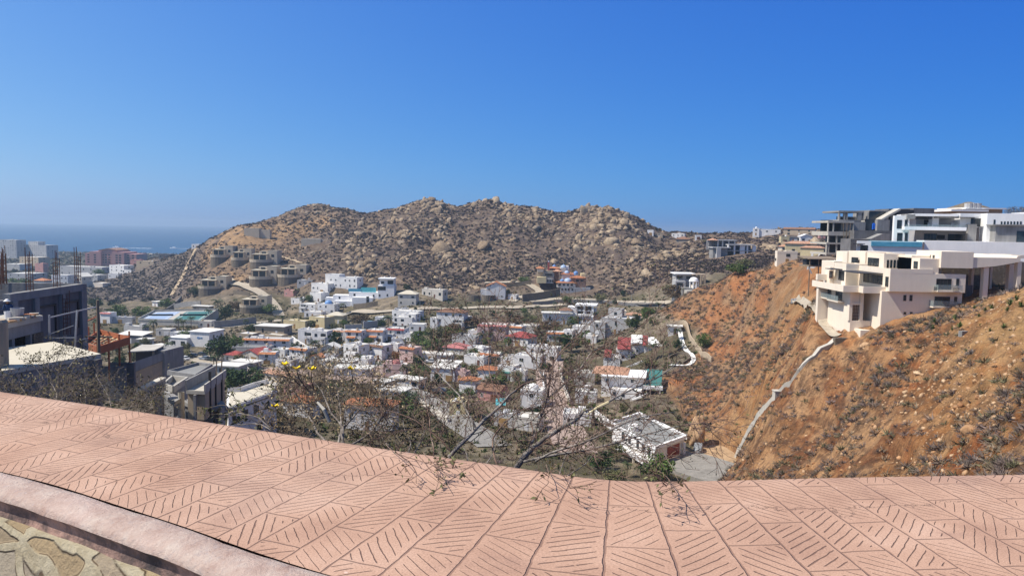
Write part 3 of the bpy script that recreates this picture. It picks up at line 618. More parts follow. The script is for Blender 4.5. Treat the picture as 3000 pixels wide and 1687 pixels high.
def build_scrub():
    rr = np.random.RandomState(4)
    px, Y, X = scatter(90000, 230, 2500, 340, 800)
    _, rock, right, town = masks(X, Y)
    pr = np.clip(rock*(.35+.65*sst(fbm(X, Y, 26, 4), .35, .6)), 0, 1)
    cutz = np.exp(-((px-740)/130)**2-((Y-630)/45)**2)
    k = rs.rand(len(px)) < pr*(1-.8*cutz)*.75
    px, Y, X = px[k], Y[k], X[k]; X, Y, px = drop_sites(X, Y, px)
    T = [twig_cloud(15, rr, .75, .45, .5) for _ in range(8)]
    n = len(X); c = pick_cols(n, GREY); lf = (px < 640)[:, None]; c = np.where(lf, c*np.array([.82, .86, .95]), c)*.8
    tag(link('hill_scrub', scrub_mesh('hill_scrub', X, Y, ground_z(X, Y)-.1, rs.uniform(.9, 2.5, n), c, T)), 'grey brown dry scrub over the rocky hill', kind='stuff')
    # right hillside: many small twiggy clumps
    px, Y, X = scatter(60000, 1880, 3500, 36, 340)
    _, rock, right, town = masks(X, Y)
    tanz = np.exp(-((px-2980)/300)**2-((Y-96)/22)**2)+.7*np.exp(-((px-2330)/60)**2-((Y-190)/30)**2)
    pr = right*(.25+.75*sst(fbm(X, Y, 13, 4), .42, .58))*np.clip(Y/150, .45, 1.3)*(1-.8*np.clip(tanz, 0, 1))*np.where(Y > 150, 2.1, 2.2)
    k = rs.rand(len(px)) < pr*.5
    px, Y, X = px[k], Y[k], X[k]; X, Y, px = drop_sites(X, Y, px)
    n = len(X); S = (.32+1.2*rs.rand(n)**1.7)*np.where(Y > 150, 1.25, 1)
    T = [twig_cloud(60, rr, .75, .09, .25) for _ in range(7)]
    order = np.argsort(-S/Y); big = order[:170]; small = order[170:]
    Z = ground_z(X, Y)-.05
    C = pick_cols(n, [(.16, .125, .105), (.19, .15, .125), (.14, .12, .11), (.20, .16, .11), (.13, .125, .07), (.17, .13, .12)])
    tag(link('hillside_scrub', scrub_mesh('hillside_scrub', X[small], Y[small], Z[small], S[small], C[small], T)), 'dry grey scrub over the orange hillside', kind='stuff')
    mes = []
    for i in range(6):
        V, F = twig_cloud(260, rr, .75, .035, .25); mes.append(npmesh('dry_shrub', V, F, 'dry_scrub_twigs', attr=np.tile(np.array(GREY[i]), (len(V), 1))*1.35))
    for i in big:
        o = link('dry_shrub', mes[rs.randint(6)], None, (X[i], Y[i], Z[i]), rs.uniform(0, 6)); o.scale = (S[i]*1.1, S[i]*1.1, S[i]*rs.uniform(.8, 1.2))
        tag(o, 'bare grey twiggy shrub on the orange hillside', 'shrub', 'dry shrubs on the orange hillside')
    # loose stones
    px, Y, X = scatter(80000, 1880, 3500, 36, 320)
    _, rock, right, town = masks(X, Y)
    pile = np.exp(-((px-2830)/120)**2-((Y-78)/14)**2)+np.exp(-((px-2740)/90)**2-((Y-100)/10)**2)
    k = rs.rand(len(px)) < right*np.clip(.34+.5*sst(fbm(X, Y, 7, 3), .5, .65)+.9*pile, 0, 1)*np.clip(Y/150, .4, 1)*.85
    px, Y, X, pile = px[k], Y[k], X[k], pile[k]; X, Y, px, pile = drop_sites(X, Y, px, pile)
    n = len(X); S = .07+.36*rs.rand(n)**5+.05*pile; T = [rock_template(30+i, 1) for i in range(8)]
    V, F = merge(T, np.stack([X, Y, ground_z(X, Y)], -1), S[:, None]*rs.uniform(.7, 1.4, (n, 3)), [rotm(rs) for _ in range(n)], rs.randint(0, 8, n))
    tag(link('loose_stones', npmesh('loose_stones', V, F, 'ochre_rock')), 'loose ochre stones over the orange hillside', kind='stuff')
    T2 = [npmesh('rock', *rock_template(50+i, 2), 'ochre_rock') for i in range(4)]
    for i, (px_, py_, s, lab) in enumerate([(2845, 1262, 1.5, 'biggest pale rock low on the orange hillside, shaded on its right'), (2690, 1092, .8, 'pale cracked rock in the middle of the orange hillside'), (2535, 1012, .95, 'flat topped ochre rock just below the cream villa'),
            (2490, 1245, .55, 'small split rock on the red earth low on the slope'), (2750, 1345, .6, 'orange rock near the parapet on the right hillside'), (2420, 1368, .55, 'dark edged rock beside the slope bottom near the parapet')]):
        h = hit(px_, py_); o = link('rock', T2[i % 4], None, h, i*1.3); o.scale = (s*1.2, s, s*.8); tag(o, lab, 'rock')
# ---------------------------------------------------------------- building materials
plaster('white_plaster', (.72, .70, .67)); plaster('cream_plaster', (.76, .665, .54), .04); plaster('tan_plaster', (.42, .335, .235)); plaster('pale_plaster', (.58, .54, .47))
plaster('yellow_plaster', (.60, .50, .29)); plaster('pink_plaster', (.60, .42, .38)); plaster('rose_plaster', (.48, .25, .22)); plaster('grey_plaster', (.42, .41, .40))
plaster('raw_concrete', (.27, .262, .25), .22, .35, bumpd=.02); plaster('dark_concrete', (.16, .155, .155), .25, .4, bumpd=.03); plaster('pale_concrete', (.46, .43, .37), .15, .4)
plaster('white_roofing', (.74, .72, .66), .12, .3, False); plaster('cream_roofing', (.66, .60, .47), .12, .35, False); plaster('grey_roofing', (.31, .31, .295), .18, .3, False)
plaster('dry_stone', (.33, .27, .20), .35, 1.6, False, bumpd=.12); plaster('bright_white', (.80, .79, .77), .05)
def tile(name, c, sc_=9.0):
    t = NT(name); p = t.obj(); g = t.pos()
    w = t.new('ShaderNodeTexWave'); w.inputs['Scale'].default_value = sc_*.32; w.inputs['Distortion'].default_value = 1.2; t.l.new(p, w.inputs['Vector'])
    n = t.noise(1.4, g, 5, .65)
    base = t.ramp(n, [(.3, tuple(x*.6 for x in c)), (.5, c), (.7, tuple(min(1, x*1.35) for x in c))])
    t.col(t.mix(t.ma('MULTIPLY', w.outputs['Fac'], .28), base, c4(tuple(x*.45 for x in c)))); t.rough(.85); t.bump(w.outputs['Fac'], .06)
tile('terracotta_tile', (.50, .20, .095)); tile('orange_tile', (.56, .235, .11)); tile('red_tile', (.40, .095, .085)); tile('pink_tile', (.55, .215, .20)); tile('brown_tile', (.30, .165, .105)); tile('peach_tile', (.60, .34, .22)); tile('palm_thatch', (.24, .19, .13)); tile('dark_thatch', (.11, .10, .09))
flat('teal_sheet', (.06, .18, .155), .5); flat('blue_dome', (.16, .30, .56), .35); flat('pale_blue_dome', (.36, .46, .62), .4); flat('turquoise_sheet', (.10, .42, .46), .5)
flat('rusty_steel', (.16, .075, .05), .8); flat('dark_metal', (.035, .035, .038), .5); flat('black_plastic', (.03, .03, .032), .45); flat('white_metal', (.72, .72, .72), .45); flat('galvanised', (.42, .42, .42), .5, .4)
flat('formwork_timber', (.34, .115, .055), .8); flat('weathered_timber', (.23, .18, .13), .85); flat('brown_door', (.15, .06, .035), .6); flat('red_door', (.26, .055, .04), .5); flat('wood_door', (.33, .20, .08), .6)
flat('blue_tarp', (.02, .14, .62), .5); flat('yellow_flower', (.85, .62, .02), .7); flat('magenta_bloom', (.36, .04, .17), .8)
t = NT('window_glass'); t.col(t.ramp(t.noise(.6, t.pos(), 2), [(.35, (.012, .018, .022)), (.65, (.04, .055, .062))])); t.rough(.12); t.b.inputs['Specular IOR Level'].default_value = .5
t = NT('pool_water'); t.col(c4((.05, .36, .42))); t.rough(.08); t.bump(t.noise(2.5, t.pos(), 3), .03)
t = NT('pool_tile'); t.col(t.ramp(t.noise(.8, t.pos(), 3), [(.3, (.06, .24, .36)), (.7, (.10, .33, .46))])); t.rough(.3)
t = NT('clear_railing'); t.col(c4((.30, .36, .36))); t.rough(.08); t.b.inputs['Alpha'].default_value = .35
# ---------------------------------------------------------------- shared pieces
SPLIT = [False]          # large buildings near the camera get their panes as sub-parts
def win_mesh(name, frame, bars=1, fr=.07, glass=True):
    m = MB(); y = -.06
    m.box(-.5, .5, y, 0, -.5, -.5+fr); m.box(-.5, .5, y, 0, .5-fr, .5); m.box(-.5, -.5+fr, y, 0, -.5+fr, .5-fr); m.box(.5-fr, .5, y, 0, -.5+fr, .5-fr)
    for i in range(bars):
        x = -.5+(i+1)/(bars+1); m.box(x-.02, x+.02, y*.8, 0, -.5+fr, .5-fr)
    if glass: m.box(-.5+fr, .5-fr, -.02, 0, -.5+fr, .5-fr, 1)
    return m.mesh(name, [frame, 'window_glass'])
WM = {'white': win_mesh('window', 'white_plaster'), 'dark': win_mesh('window', 'dark_metal', 1, .05), 'wide': win_mesh('window', 'dark_metal', 3, .03), 'brown': win_mesh('window', 'brown_door'), 'void': win_mesh('window', 'dark_metal', 0, .02)}
WF = {'white': win_mesh('window', 'white_plaster', 1, .07, False), 'dark': win_mesh('window', 'dark_metal', 1, .05, False), 'wide': win_mesh('window', 'dark_metal', 3, .03, False), 'brown': win_mesh('window', 'brown_door', 1, .07, False), 'void': win_mesh('window', 'dark_metal', 0, .02, False)}
_m = MB(); _m.box(-.475, .475, -.02, 0, -.475, .475); PANE = _m.mesh('pane', 'window_glass')
_m = MB(); _m.box(-.5, .5, -.06, 0, 0, 1); _m.box(-.4, .4, -.085, -.06, .06, .94, 0); _m.box(.3, .38, -.12, -.085, .45, .5, 1); DOOR = {k: _m.mesh('door', [k, 'galvanised']) for k in ('brown_door', 'white_plaster', 'red_door', 'wood_door', 'dark_metal')}
_m = MB(); _m.lathe([(.001, 0), (.5, 0), (.5, .75), (.42, .9), (.2, .97), (.2, 1.05), (.001, 1.06)], 12); TANKM = {k: _m.mesh('water_tank', k) for k in ('black_plastic', 'white_plaster', 'tan_plaster')}
_m = MB(); _m.box(-.5, .5, -.25, .25, 0, .7); _m.lathe([(.001, .72), (.22, .72), (.22, .70)], 10); ACM = _m.mesh('air_conditioner', 'white_metal')
FACE = {'F': 0.0, 'L': -math.pi/2, 'R': math.pi/2, 'B': math.pi}
def fpos(face, u, plane, z):
    return (u, plane, z) if face in 'FB' else (plane, u, z)
def window(par, face, u, plane, z, w, h, kind='white', name='window'):
    o = link(name, (WF if SPLIT[0] else WM)[kind], par, fpos(face, u, plane+(-.003 if face in 'FL' else .003), z), FACE[face]); o.scale = (w, 1, h)
    if SPLIT[0]: link('pane', PANE, o)
    return o
def door(par, face, u, plane, z, w=1.0, h=2.1, mat='brown_door', name='door'):
    o = link(name, DOOR[mat], par, fpos(face, u, plane+(-.003 if face in 'FL' else .003), z), FACE[face]); o.scale = (w, 1, h); return o
def parapet(m, x0, x1, y0, y1, z, h=.5, t=.22, mi=0):
    m.box(x0, x1, y0, y0+t, z, z+h, mi); m.box(x0, x1, y1-t, y1, z, z+h, mi); m.box(x0, x0+t, y0+t, y1-t, z, z+h, mi); m.box(x1-t, x1, y0+t, y1-t, z, z+h, mi)
def roofed(root, x0, x1, y0, y1, z, style, wall, mat, rr, name='roof'):
    """put a roof of the given style on a block whose wall top is z"""
    if style == 'flat':
        m = MB(); parapet(m, x0-.03, x1+.03, y0-.03, y1+.03, z, rr.uniform(.35, .7)); m.build('parapet', wall, root)
        m = MB(); m.box(x0+.19, x1-.19, y0+.19, y1-.19, z, z+.08); m.build(name, mat, root)
    elif style == 'slab':
        m = MB(); m.box(x0-.6, x1+.6, y0-.6, y1+.6, z, z+.32); m.build(name, mat, root)
    elif style == 'hip':
        m = MB(); m.hip(x0, x1, y0, y1, z, min(x1-x0, y1-y0)*.24, .5); m.build(name, mat, root)
    elif style in ('gable', 'gabley'):
        ax = 'x' if style == 'gable' else 'y'; span = (y1-y0) if ax == 'x' else (x1-x0); hh = span*.24
        m = MB(); m.gable(x0, x1, y0, y1, z, hh+.1, .4, .2, 0, ax); m.build(name, mat, root)
        for a, b in (((x0, x0+.2), (x1-.2, x1)) if ax == 'x' else ((y0, y0+.2), (y1-.2, y1))):
            m = MB(); c, d = (y0, y1) if ax == 'x' else (x0, x1); m.vprism([(c, z), (d, z), ((c+d)/2, z+hh-.14)], a, b, 0, ax); m.build('gable_wall', wall, root)
    elif style == 'edge':        # flat roof behind a sloping tiled skirt along the front
        m = MB(); parapet(m, x0, x1, y0+1.05, y1, z, .5); m.build('parapet', wall, root)
        m = MB(); m.box(x0+.23, x1-.23, y0+1.28, y1-.23, z, z+.08); m.build(name, 'white_roofing', root)
        m = MB(); m.shed(x0-.2, x1+.2, y0-.45, y0+1.0, z-.2, z+.35, .14); m.build('tiled_eave', mat, root)
    elif style == 'dome':
        m = MB(); parapet(m, x0-.03, x1+.03, y0-.03, y1+.03, z, .4); m.build('parapet', wall, root)
        m = MB(); m.box(x0+.19, x1-.19, y0+.19, y1-.19, z, z+.08); m.build(name, 'white_roofing', root)
        r = min(x1-x0, y1-y0)*.27; m = MB(); m.lathe([(r*1.05, 0), (r*1.05, .6)], 14, ((x0+x1)/2, (y0+y1)/2, z+.08)); m.dome(r, r*.75, ((x0+x1)/2, (y0+y1)/2, z+.68)); m.build('dome', mat, root, smooth=True)
    elif style == 'shed':
        m = MB(); m.shed(x0-.4, x1+.4, y0-.4, y1+.4, z+.02, z+(y1-y0)*.16, .16); m.build(name, mat, root)
def block(root, x0, x1, y0, y1, z0, z1, wall, roof, rmat, rr, st, win='white', faces='FLR', dens=1.0, dn=None, name='walls'):
    m = MB(); m.box(x0, x1, y0, y1, z0, z1); m.build(name, wall, root)
    roofed(root, x0, x1, y0, y1, z1, roof, wall, rmat, rr)
    if not win: return
    sh = (z1-max(z0, 0))/st
    for f in faces:
        a, b = (x0, x1) if f == 'F' else (y0, y1); plane = {'F': y0, 'L': x0, 'R': x1}[f]
        n = max(1, int((b-a)/(3.4 if f == 'F' else 4.4)*dens))
        for s in range(st):
            zc = max(z0, 0)+sh*s+sh*.54
            for i in range(n):
                u = a+(b-a)*(i+.5)/n+rr.uniform(-.25, .25)
                if rr.random() < .14: continue
                if s == 0 and f == 'F' and i == (dn if dn is not None else n//2):
                    door(root, f, u, plane, max(z0, 0)+.02, rr.choice([1.0, 1.0, 2.4]), min(2.2, sh*.75), rr.choice(['brown_door', 'white_plaster', 'wood_door'])); continue
                ww = rr.choice([.9, 1.2, 1.2, 1.7]); hh = rr.choice([1.2, 1.3, 1.9])
                window(root, f, u, plane, zc, min(ww, (b-a)/n*.7), min(hh, sh*.62), win)
def house(label, px, py, pw, ph, wall='white_plaster', roof='flat', rmat='white_roofing', st=2, dr=.8, yaw=None, wings=(), name='house', cat='house', group=None, win='white', clutter=2, balcony=False, dens=1.0, drop=0.0, Y=None, minh=2.8):
    rr = random.Random(int(px*7+py*13)); h = hit(px, py) if Y is None else P(px, py, Y); Y = h.y
    w = pw*Y/FPX; d = w*dr; sl_ = (CAMZ-h.z)/Y
    H = max(minh, ph*Y/FPX-d*sl_*.8)
    root = empty(name, (h.x, h.y, h.z-drop), R(yaw if yaw is not None else rr.uniform(-32, 1))); tag(root, label, cat, group)
    x0, x1 = -w/2, w/2
    block(root, x0, x1, 0, d, -2.6, H, wall, roof, rmat, rr, st, win, dens=dens)
    if roof in ('flat', 'dome', 'edge'):
        for i in range(clutter):
            x, y = rr.uniform(x0+1, x1-1), rr.uniform(d*.35, d*.85)
            k = rr.random()
            if k < .4: o = link('water_tank', TANKM[rr.choice(['black_plastic', 'white_plaster', 'tan_plaster'])], root, (x, y, H+.08)); s = rr.uniform(.9, 1.2); o.scale = (s, s, s*1.1)
            elif k < .75: link('air_conditioner', ACM, root, (x, y, H+.08), rr.uniform(0, 3))
            else:
                m = MB(); a = rr.uniform(1.2, min(2.2, w*.3)); m.box(x-a*.6, x+a*.6, y-a*.5, y+a*.5, H+.08, H+rr.uniform(.7, 1.6)); m.build('roof_box', wall, root)
    if balcony and st > 1:
        sh = H/st; bw = w*.42; bx = rr.choice([x0+.3, x1-bw-.3])
        m = MB(); m.box(bx, bx+bw, -1.4, -.0, sh-.12, sh+.06); parapet(m, bx, bx+bw, -1.4, 0.02, sh+.06, .85, .1); m.build('balcony', wall, root)
        window(root, 'F', bx+bw/2, 0, sh+1.2, bw*.8, 2.0, 'wide', 'terrace_window')
        for q in (bx+.15, bx+bw-.15):
            m = MB(); m.box(q-.12, q+.12, -1.38, -1.14, -1.5, sh-.12); m.build('column', wall, root)
    for i, (a, b, c, e, f, rf, rm) in enumerate(wings):
        block(root, x0+a*w, x0+b*w, c*w, e*w, -2.6, f*H, wall, rf, rm, rr, max(1, round(st*f)), win, dens=dens, name='wing_walls')
        
    SITES.append((h.x, h.y+d*.5, max(w, d)*.62)); return root
# ---------------------------------------------------------------- the town: label, px, py, width, height, ...
W_, G_ = 'white_plaster', 'grey_plaster'
TOWN = [
 # resort strip on the left
 dict(label='pale high condominium tower at the left edge by the sea', px=22, py=756, pw=66, ph=54, wall='grey_plaster', st=8, dr=.5, name='condominium_tower', cat='tower', win='wide', dens=.75),
 dict(label='pale stepped condominium block right of the tall tower by the sea', px=105, py=757, pw=92, ph=40, wall='grey_plaster', st=6, dr=.4, name='condominium_block', cat='building', win='wide', dens=.7, wings=((.1, .55, .05, .3, 1.25, 'flat', 'white_roofing'),)),
 dict(label='long beige beach building in front of the stepped condominium', px=85, py=778, pw=95, ph=26, wall='tan_plaster', st=3, dr=.35, name='beach_building', cat='building', win='dark', dens=.3),
 dict(label='small rose red building below the beige beach building', px=115, py=800, pw=34, ph=28, wall='rose_plaster', st=3, dr=.5, name='rose_building', cat='building', dens=.5),
 dict(label='long low grey building in front of the red hotel', px=235, py=808, pw=160, ph=28, wall='grey_plaster', st=2, dr=.25, name='low_building', cat='building', win='dark', dens=.4),
 dict(label='white stepped apartment block beside the scrub slope left', px=342, py=806, pw=66, ph=30, wall=W_, st=3, dr=.5, name='apartment_block', cat='building', win='dark', dens=.5, wings=((.8, 1.5, .0, .4, .55, 'flat', 'white_roofing'),)),
 dict(label='tan hotel annex with flat roof right of the red hotel', px=425, py=783, pw=62, ph=18, wall='tan_plaster', st=2, dr=.4, name='hotel_annex', cat='building', win='dark', dens=.4),
 dict(label='small white building with a green canopy at the scrub slope foot', px=332, py=816, pw=34, ph=14, wall=W_, st=1, dr=.5),
 dict(label='pale house seen through the rebar cages, left of two', px=175, py=835, pw=50, ph=30, wall=W_, st=2, clutter=1),
 dict(label='pale gabled house seen through the rebar cages, right of two', px=225, py=838, pw=44, ph=30, wall='pale_plaster', roof='gabley', rmat='white_roofing', st=2),
 dict(label='orange roofed house far left behind the concrete wall', px=115, py=842, pw=36, ph=22, wall='pale_plaster', roof='hip', rmat='orange_tile', st=1),
 dict(label='grey house with flat roof right of the rebar cages', px=268, py=826, pw=46, ph=22, wall='grey_plaster', st=2),
 dict(label='low cream shed alone at the foot of the scrub slope', px=286, py=842, pw=38, ph=14, wall='cream_plaster', st=1, win=None, clutter=0, name='shed', cat='shed'),
 dict(label='flat white roofed block far left in the resort strip', px=30, py=792, pw=60, ph=20, wall='pale_plaster', st=2, dens=.4),
 dict(label='wide pale block with dark windows left of the red building', px=55, py=822, pw=80, ph=24, wall='grey_plaster', st=2, dens=.5, win='dark'),
 dict(label='brick coloured block at the end of the red hotel', px=395, py=776, pw=30, ph=14, wall='rose_plaster', st=2, dens=.4),
 dict(label='small dark house on the crest of the scrub slope', px=482, py=757, pw=34, ph=12, wall='dark_concrete', st=1, win='dark', clutter=0),
 dict(label='little white house where the pale track reaches the crest', px=572, py=727, pw=24, ph=11, wall=W_, st=1, clutter=0),
 # left of the valley
 dict(label='small white cabin below the scrub slope among green trees', px=454, py=898, pw=26, ph=16, wall=W_, roof='slab', st=1, name='cabin', cat='cabin'),
 dict(label='white house with a salmon side beside the concrete wall', px=308, py=947, pw=34, ph=32, wall=W_, st=2, roof='edge', rmat='pink_tile'),
 dict(label='long low grey building left of the tennis courts', px=352, py=948, pw=72, ph=20, wall='grey_plaster', st=1, dr=.3, win='dark', dens=.4, name='low_building', cat='building'),
 dict(label='flat roofed clubhouse behind the tennis courts', px=588, py=913, pw=56, ph=18, wall='tan_plaster', roof='slab', rmat='white_roofing', st=1, dr=.4, win='dark', name='clubhouse', cat='building'),
 dict(label='olive grey building with dark arches left of the palms', px=390, py=978, pw=70, ph=24, wall='grey_plaster', st=1, dr=.35, win='wide', dens=.5, name='arched_building', cat='building'),
 dict(label='grey shed with a white sloping roof near the orange formwork', px=382, py=1006, pw=84, ph=30, wall='dark_concrete', roof='shed', rmat='white_roofing', st=1, dr=.5, win='dark', name='shed', cat='shed', dens=.5),
 dict(label='tiny flat white hut right of the white sloping shed', px=420, py=1014, pw=34, ph=18, wall='pale_plaster', roof='slab', st=1, name='hut', cat='hut', clutter=0),
 dict(label='flat white roof beside the parking area in front of the unfinished house', px=664, py=1098, pw=74, ph=34, wall='pale_plaster', roof='slab', st=1, dr=.7, name='pavilion', cat='building', clutter=0),
 dict(label='bright slab roofed pavilion with open front right of the unfinished house', px=712, py=1084, pw=74, ph=22, wall='raw_concrete', roof='slab', rmat='white_roofing', st=1, dr=.5, win='dark', name='pavilion', cat='building', clutter=0),
 # upper left rows
 dict(label='big white roofed building with tan walls above the orange edged row', px=790, py=982, pw=92, ph=32, wall='tan_plaster', roof='slab', rmat='white_roofing', st=1, dr=.55, win='dark', dens=.5, clutter=0, name='hall', cat='building'),
 dict(label='low tan walled block right below the big white roof', px=800, py=1001, pw=66, ph=20, wall='tan_plaster', st=1, dr=.4, win=None, clutter=0),
 dict(label='yellow house with flat roof at the road bend', px=862, py=962, pw=76, ph=24, wall='yellow_plaster', st=1, dr=.4, win='dark', dens=.4),
 dict(label='two storey yellow house right of the flat yellow one', px=928, py=962, pw=58, ph=36, wall='yellow_plaster', st=2, win='dark', clutter=1, dens=.6),
 dict(label='cream yellow house with a low hip roof right of the yellow pair', px=980, py=948, pw=50, ph=28, wall='yellow_plaster', roof='hip', rmat='cream_roofing', st=1, win='dark'),
 dict(label='white row house with dark balconies at the left end of its row', px=894, py=1008, pw=46, ph=44, st=2, win='dark', balcony=True, dens=.8, yaw=-12),
 dict(label='white row house with grey shade, second from the left end of its row', px=936, py=1010, pw=48, ph=42, st=2, win='dark', balcony=True, yaw=-12),
 dict(label='white row house behind the round dark tree', px=984, py=1000, pw=46, ph=34, st=2, roof='edge', rmat='peach_tile', yaw=-12),
 dict(label='white row house with an orange eave right of the round dark tree', px=1034, py=1006, pw=50, ph=40, st=2, roof='edge', rmat='orange_tile', yaw=-12, wings=((.2, .7, -.25, .02, .55, 'edge', 'orange_tile'),)),
 dict(label='white row house with orange eave in the middle of the row', px=1096, py=1003, pw=52, ph=38, st=2, roof='edge', rmat='terracotta_tile', yaw=-12, wings=((.2, .7, -.25, .02, .55, 'edge', 'orange_tile'),)),
 dict(label='white row house with red eave at the right end of the row', px=1156, py=998, pw=56, ph=38, st=2, roof='edge', rmat='red_tile', yaw=-12, wings=((.0, .5, -.25, .02, .55, 'flat', 'white_roofing'),)),
 dict(label='grey flat roofed building in front of the orange edged row', px=732, py=1042, pw=108, ph=30, wall='grey_plaster', st=1, rmat='grey_roofing', dr=.45, win='dark', dens=.4),
 dict(label='long white terrace with orange tiled corners', px=778, py=1022, pw=140, ph=32, st=2, roof='edge', rmat='orange_tile', dr=.3, clutter=4),
 dict(label='red roofed house at the left end, lower of the two dark red roofs', px=678, py=1062, pw=54, ph=26, wall='pale_plaster', roof='hip', rmat='red_tile', st=1),
 dict(label='larger dark red roof beside the green tree', px=732, py=1062, pw=62, ph=34, wall='pale_plaster', roof='gabley', rmat='red_tile', st=1, dr=1.0),
 dict(label='white house with an orange tiled front right of the dark red roofs', px=782, py=1066, pw=48, ph=36, st=2, roof='edge', rmat='orange_tile'),
 dict(label='small white flat house above the orange tiled front', px=816, py=1046, pw=44, ph=26, st=2, clutter=2),
 dict(label='white house with an orange eave left of the tall palm', px=872, py=1058, pw=62, ph=42, st=2, roof='edge', rmat='orange_tile', clutter=3),
 dict(label='cream gabled house right of the tall palm', px=960, py=1044, pw=56, ph=30, wall='cream_plaster', roof='gabley', rmat='white_roofing', st=1),
 dict(label='white two storey house with arched windows above the roundabout', px=1028, py=1056, pw=60, ph=50, st=2, balcony=True, clutter=3),
 dict(label='white house with brown tiled canopies left of the purple bush', px=1094, py=1054, pw=64, ph=48, st=2, roof='edge', rmat='brown_tile', balcony=True, win='dark'),
 dict(label='small orange roofed cottage below the cream gabled house', px=926, py=1070, pw=38, ph=28, wall='pale_plaster', roof='gabley', rmat='orange_tile', st=1, name='cottage', cat='house'),
 dict(label='broad white roof left of the parked silver car', px=985, py=1082, pw=92, ph=30, roof='slab', st=1, dr=.5, clutter=0, wall='white_plaster'),
 dict(label='lowest broad white roof behind the yellow flowers', px=1030, py=1104, pw=110, ph=30, roof='slab', st=1, dr=.5, clutter=0, wall='white_plaster'),
 dict(label='pale roofed house reaching out to the roundabout', px=1058, py=1076, pw=48, ph=24, roof='flat', st=1),
 dict(label='pinkish house with a red tiled lean to by the orange tree', px=1190, py=1062, pw=52, ph=48, wall='pink_plaster', st=2, roof='edge', rmat='terracotta_tile'),
 dict(label='long low cream house right of the pinkish house', px=1244, py=1060, pw=62, ph=30, wall='cream_plaster', st=1, win='dark'),
 dict(label='small white hut under the right end of the row houses', px=1166, py=1014, pw=38, ph=22, st=1),
 dict(label='pink house with a red dome beside the roundabout', px=1156, py=1106, pw=72, ph=44, wall='pink_plaster', roof='dome', rmat='pink_tile', st=1, dr=.6),
 # middle
 dict(label='white stepped house right of the blue pool wall', px=1178, py=958, pw=62, ph=32, st=2, win='dark', wings=((.5, 1.1, .2, .9, 1.35, 'flat', 'white_roofing'),)),
 dict(label='grey white house with solar panels above the blue pool wall', px=1186, py=938, pw=86, ph=28, wall=W_, st=1, dr=.45, win='dark', wings=((.55, .85, -.1, .05, .8, 'flat', 'white_roofing'),)),
 dict(label='low white garage house with two square windows', px=1220, py=970, pw=46, ph=22, st=1, clutter=0),
 dict(label='tall white house with a brown hip roof and stepped balconies', px=1318, py=966, pw=84, ph=56, st=3, roof='hip', rmat='brown_tile', dr=.5, balcony=True, yaw=-14, wings=((-.22, .05, -.05, .3, .62, 'flat', 'white_roofing'),)),
 dict(label='pink and white house with a chimney above the dark palms', px=1440, py=1000, pw=84, ph=54, wall='pink_plaster', st=2, roof='edge', rmat='pink_tile', wings=((.0, .4, -.1, .05, .8, 'flat', 'white_roofing'),)),
 dict(label='pair of grey flat roofs right of the green thicket', px=1358, py=1012, pw=80, ph=30, wall='grey_plaster', rmat='grey_roofing', st=1, dr=.5),
 dict(label='pink roofed house below the grey flat roofs', px=1328, py=1040, pw=70, ph=28, wall='pale_plaster', roof='hip', rmat='pink_tile', st=1),
 dict(label='red roofed white house right of the dark palms', px=1514, py=1014, pw=74, ph=34, roof='hip', rmat='red_tile', st=1),
 dict(label='small white roof below the pink roofed house', px=1300, py=1062, pw=44, ph=22, roof='slab', st=1, clutter=0),
 dict(label='big plain white roof sloping down to the street', px=1296, py=1118, pw=74, ph=52, roof='shed', rmat='white_roofing', st=1, dr=1.0, clutter=0),
 dict(label='salmon hip roofed house left of the white round house', px=1425, py=1112, pw=54, ph=36, roof='hip', rmat='terracotta_tile', st=1, wall='white_plaster'),
 dict(label='white house with a teal awning right of the salmon roof', px=1480, py=1112, pw=52, ph=44, st=2, wings=((.3, .8, -.2, .02, .6, 'slab', 'teal_sheet'),)),
 dict(label='orange roofed villa with white arches above the street', px=1368, py=1152, pw=52, ph=46, roof='hip', rmat='orange_tile', st=1),
 dict(label='wide white roof with a dark carport above the street', px=1186, py=1136, pw=96, ph=28, roof='slab', st=1, dr=.4, clutter=0, win='dark'),
 dict(label='white double roof behind the dry bush left of the street', px=1140, py=1172, pw=92, ph=34, roof='slab', st=1, dr=.5, clutter=0, win='dark'),
 dict(label='small arched white roof left of the white double roof', px=1112, py=1145, pw=44, ph=20, roof='slab', st=1, clutter=0),
 dict(label='pink house with white roof by the street', px=1346, py=1118, pw=40, ph=30, wall='pink_plaster', st=1),
 dict(label='brown tiled house behind the bare tree', px=1430, py=1176, pw=76, ph=44, wall='rose_plaster', roof='gable', rmat='brown_tile', st=1),
 dict(label='pale yellow house with a red bush at the street curve', px=1340, py=1216, pw=50, ph=44, wall='yellow_plaster', st=2, win='dark'),
 dict(label='white flat house left of the salmon hip roof', px=1388, py=1070, pw=66, ph=28, st=1, clutter=3),
 dict(label='white roof with a red tile patch left of the round white house', px=1432, py=1062, pw=62, ph=26, st=1, roof='edge', rmat='terracotta_tile'),
 # right half of the valley
 dict(label='white arcade house with red tile patches left of the modern white house', px=1632, py=950, pw=86, ph=36, st=1, dr=.45, win='wide', dens=.6, roof='slab', rmat='white_roofing', wings=((.6, 1.0, .1, .45, 1.25, 'hip', 'brown_tile'),)),
 dict(label='pale flat roofed house with terrace right of the palms', px=1802, py=980, pw=92, ph=52, wall='grey_plaster', rmat='bright_white', st=2, dr=.7, win='dark', dens=.4, wings=((-.3, .2, -.15, .3, .75, 'flat', 'white_roofing'), (.15, .6, .5, .9, 1.5, 'flat', 'white_roofing'))),
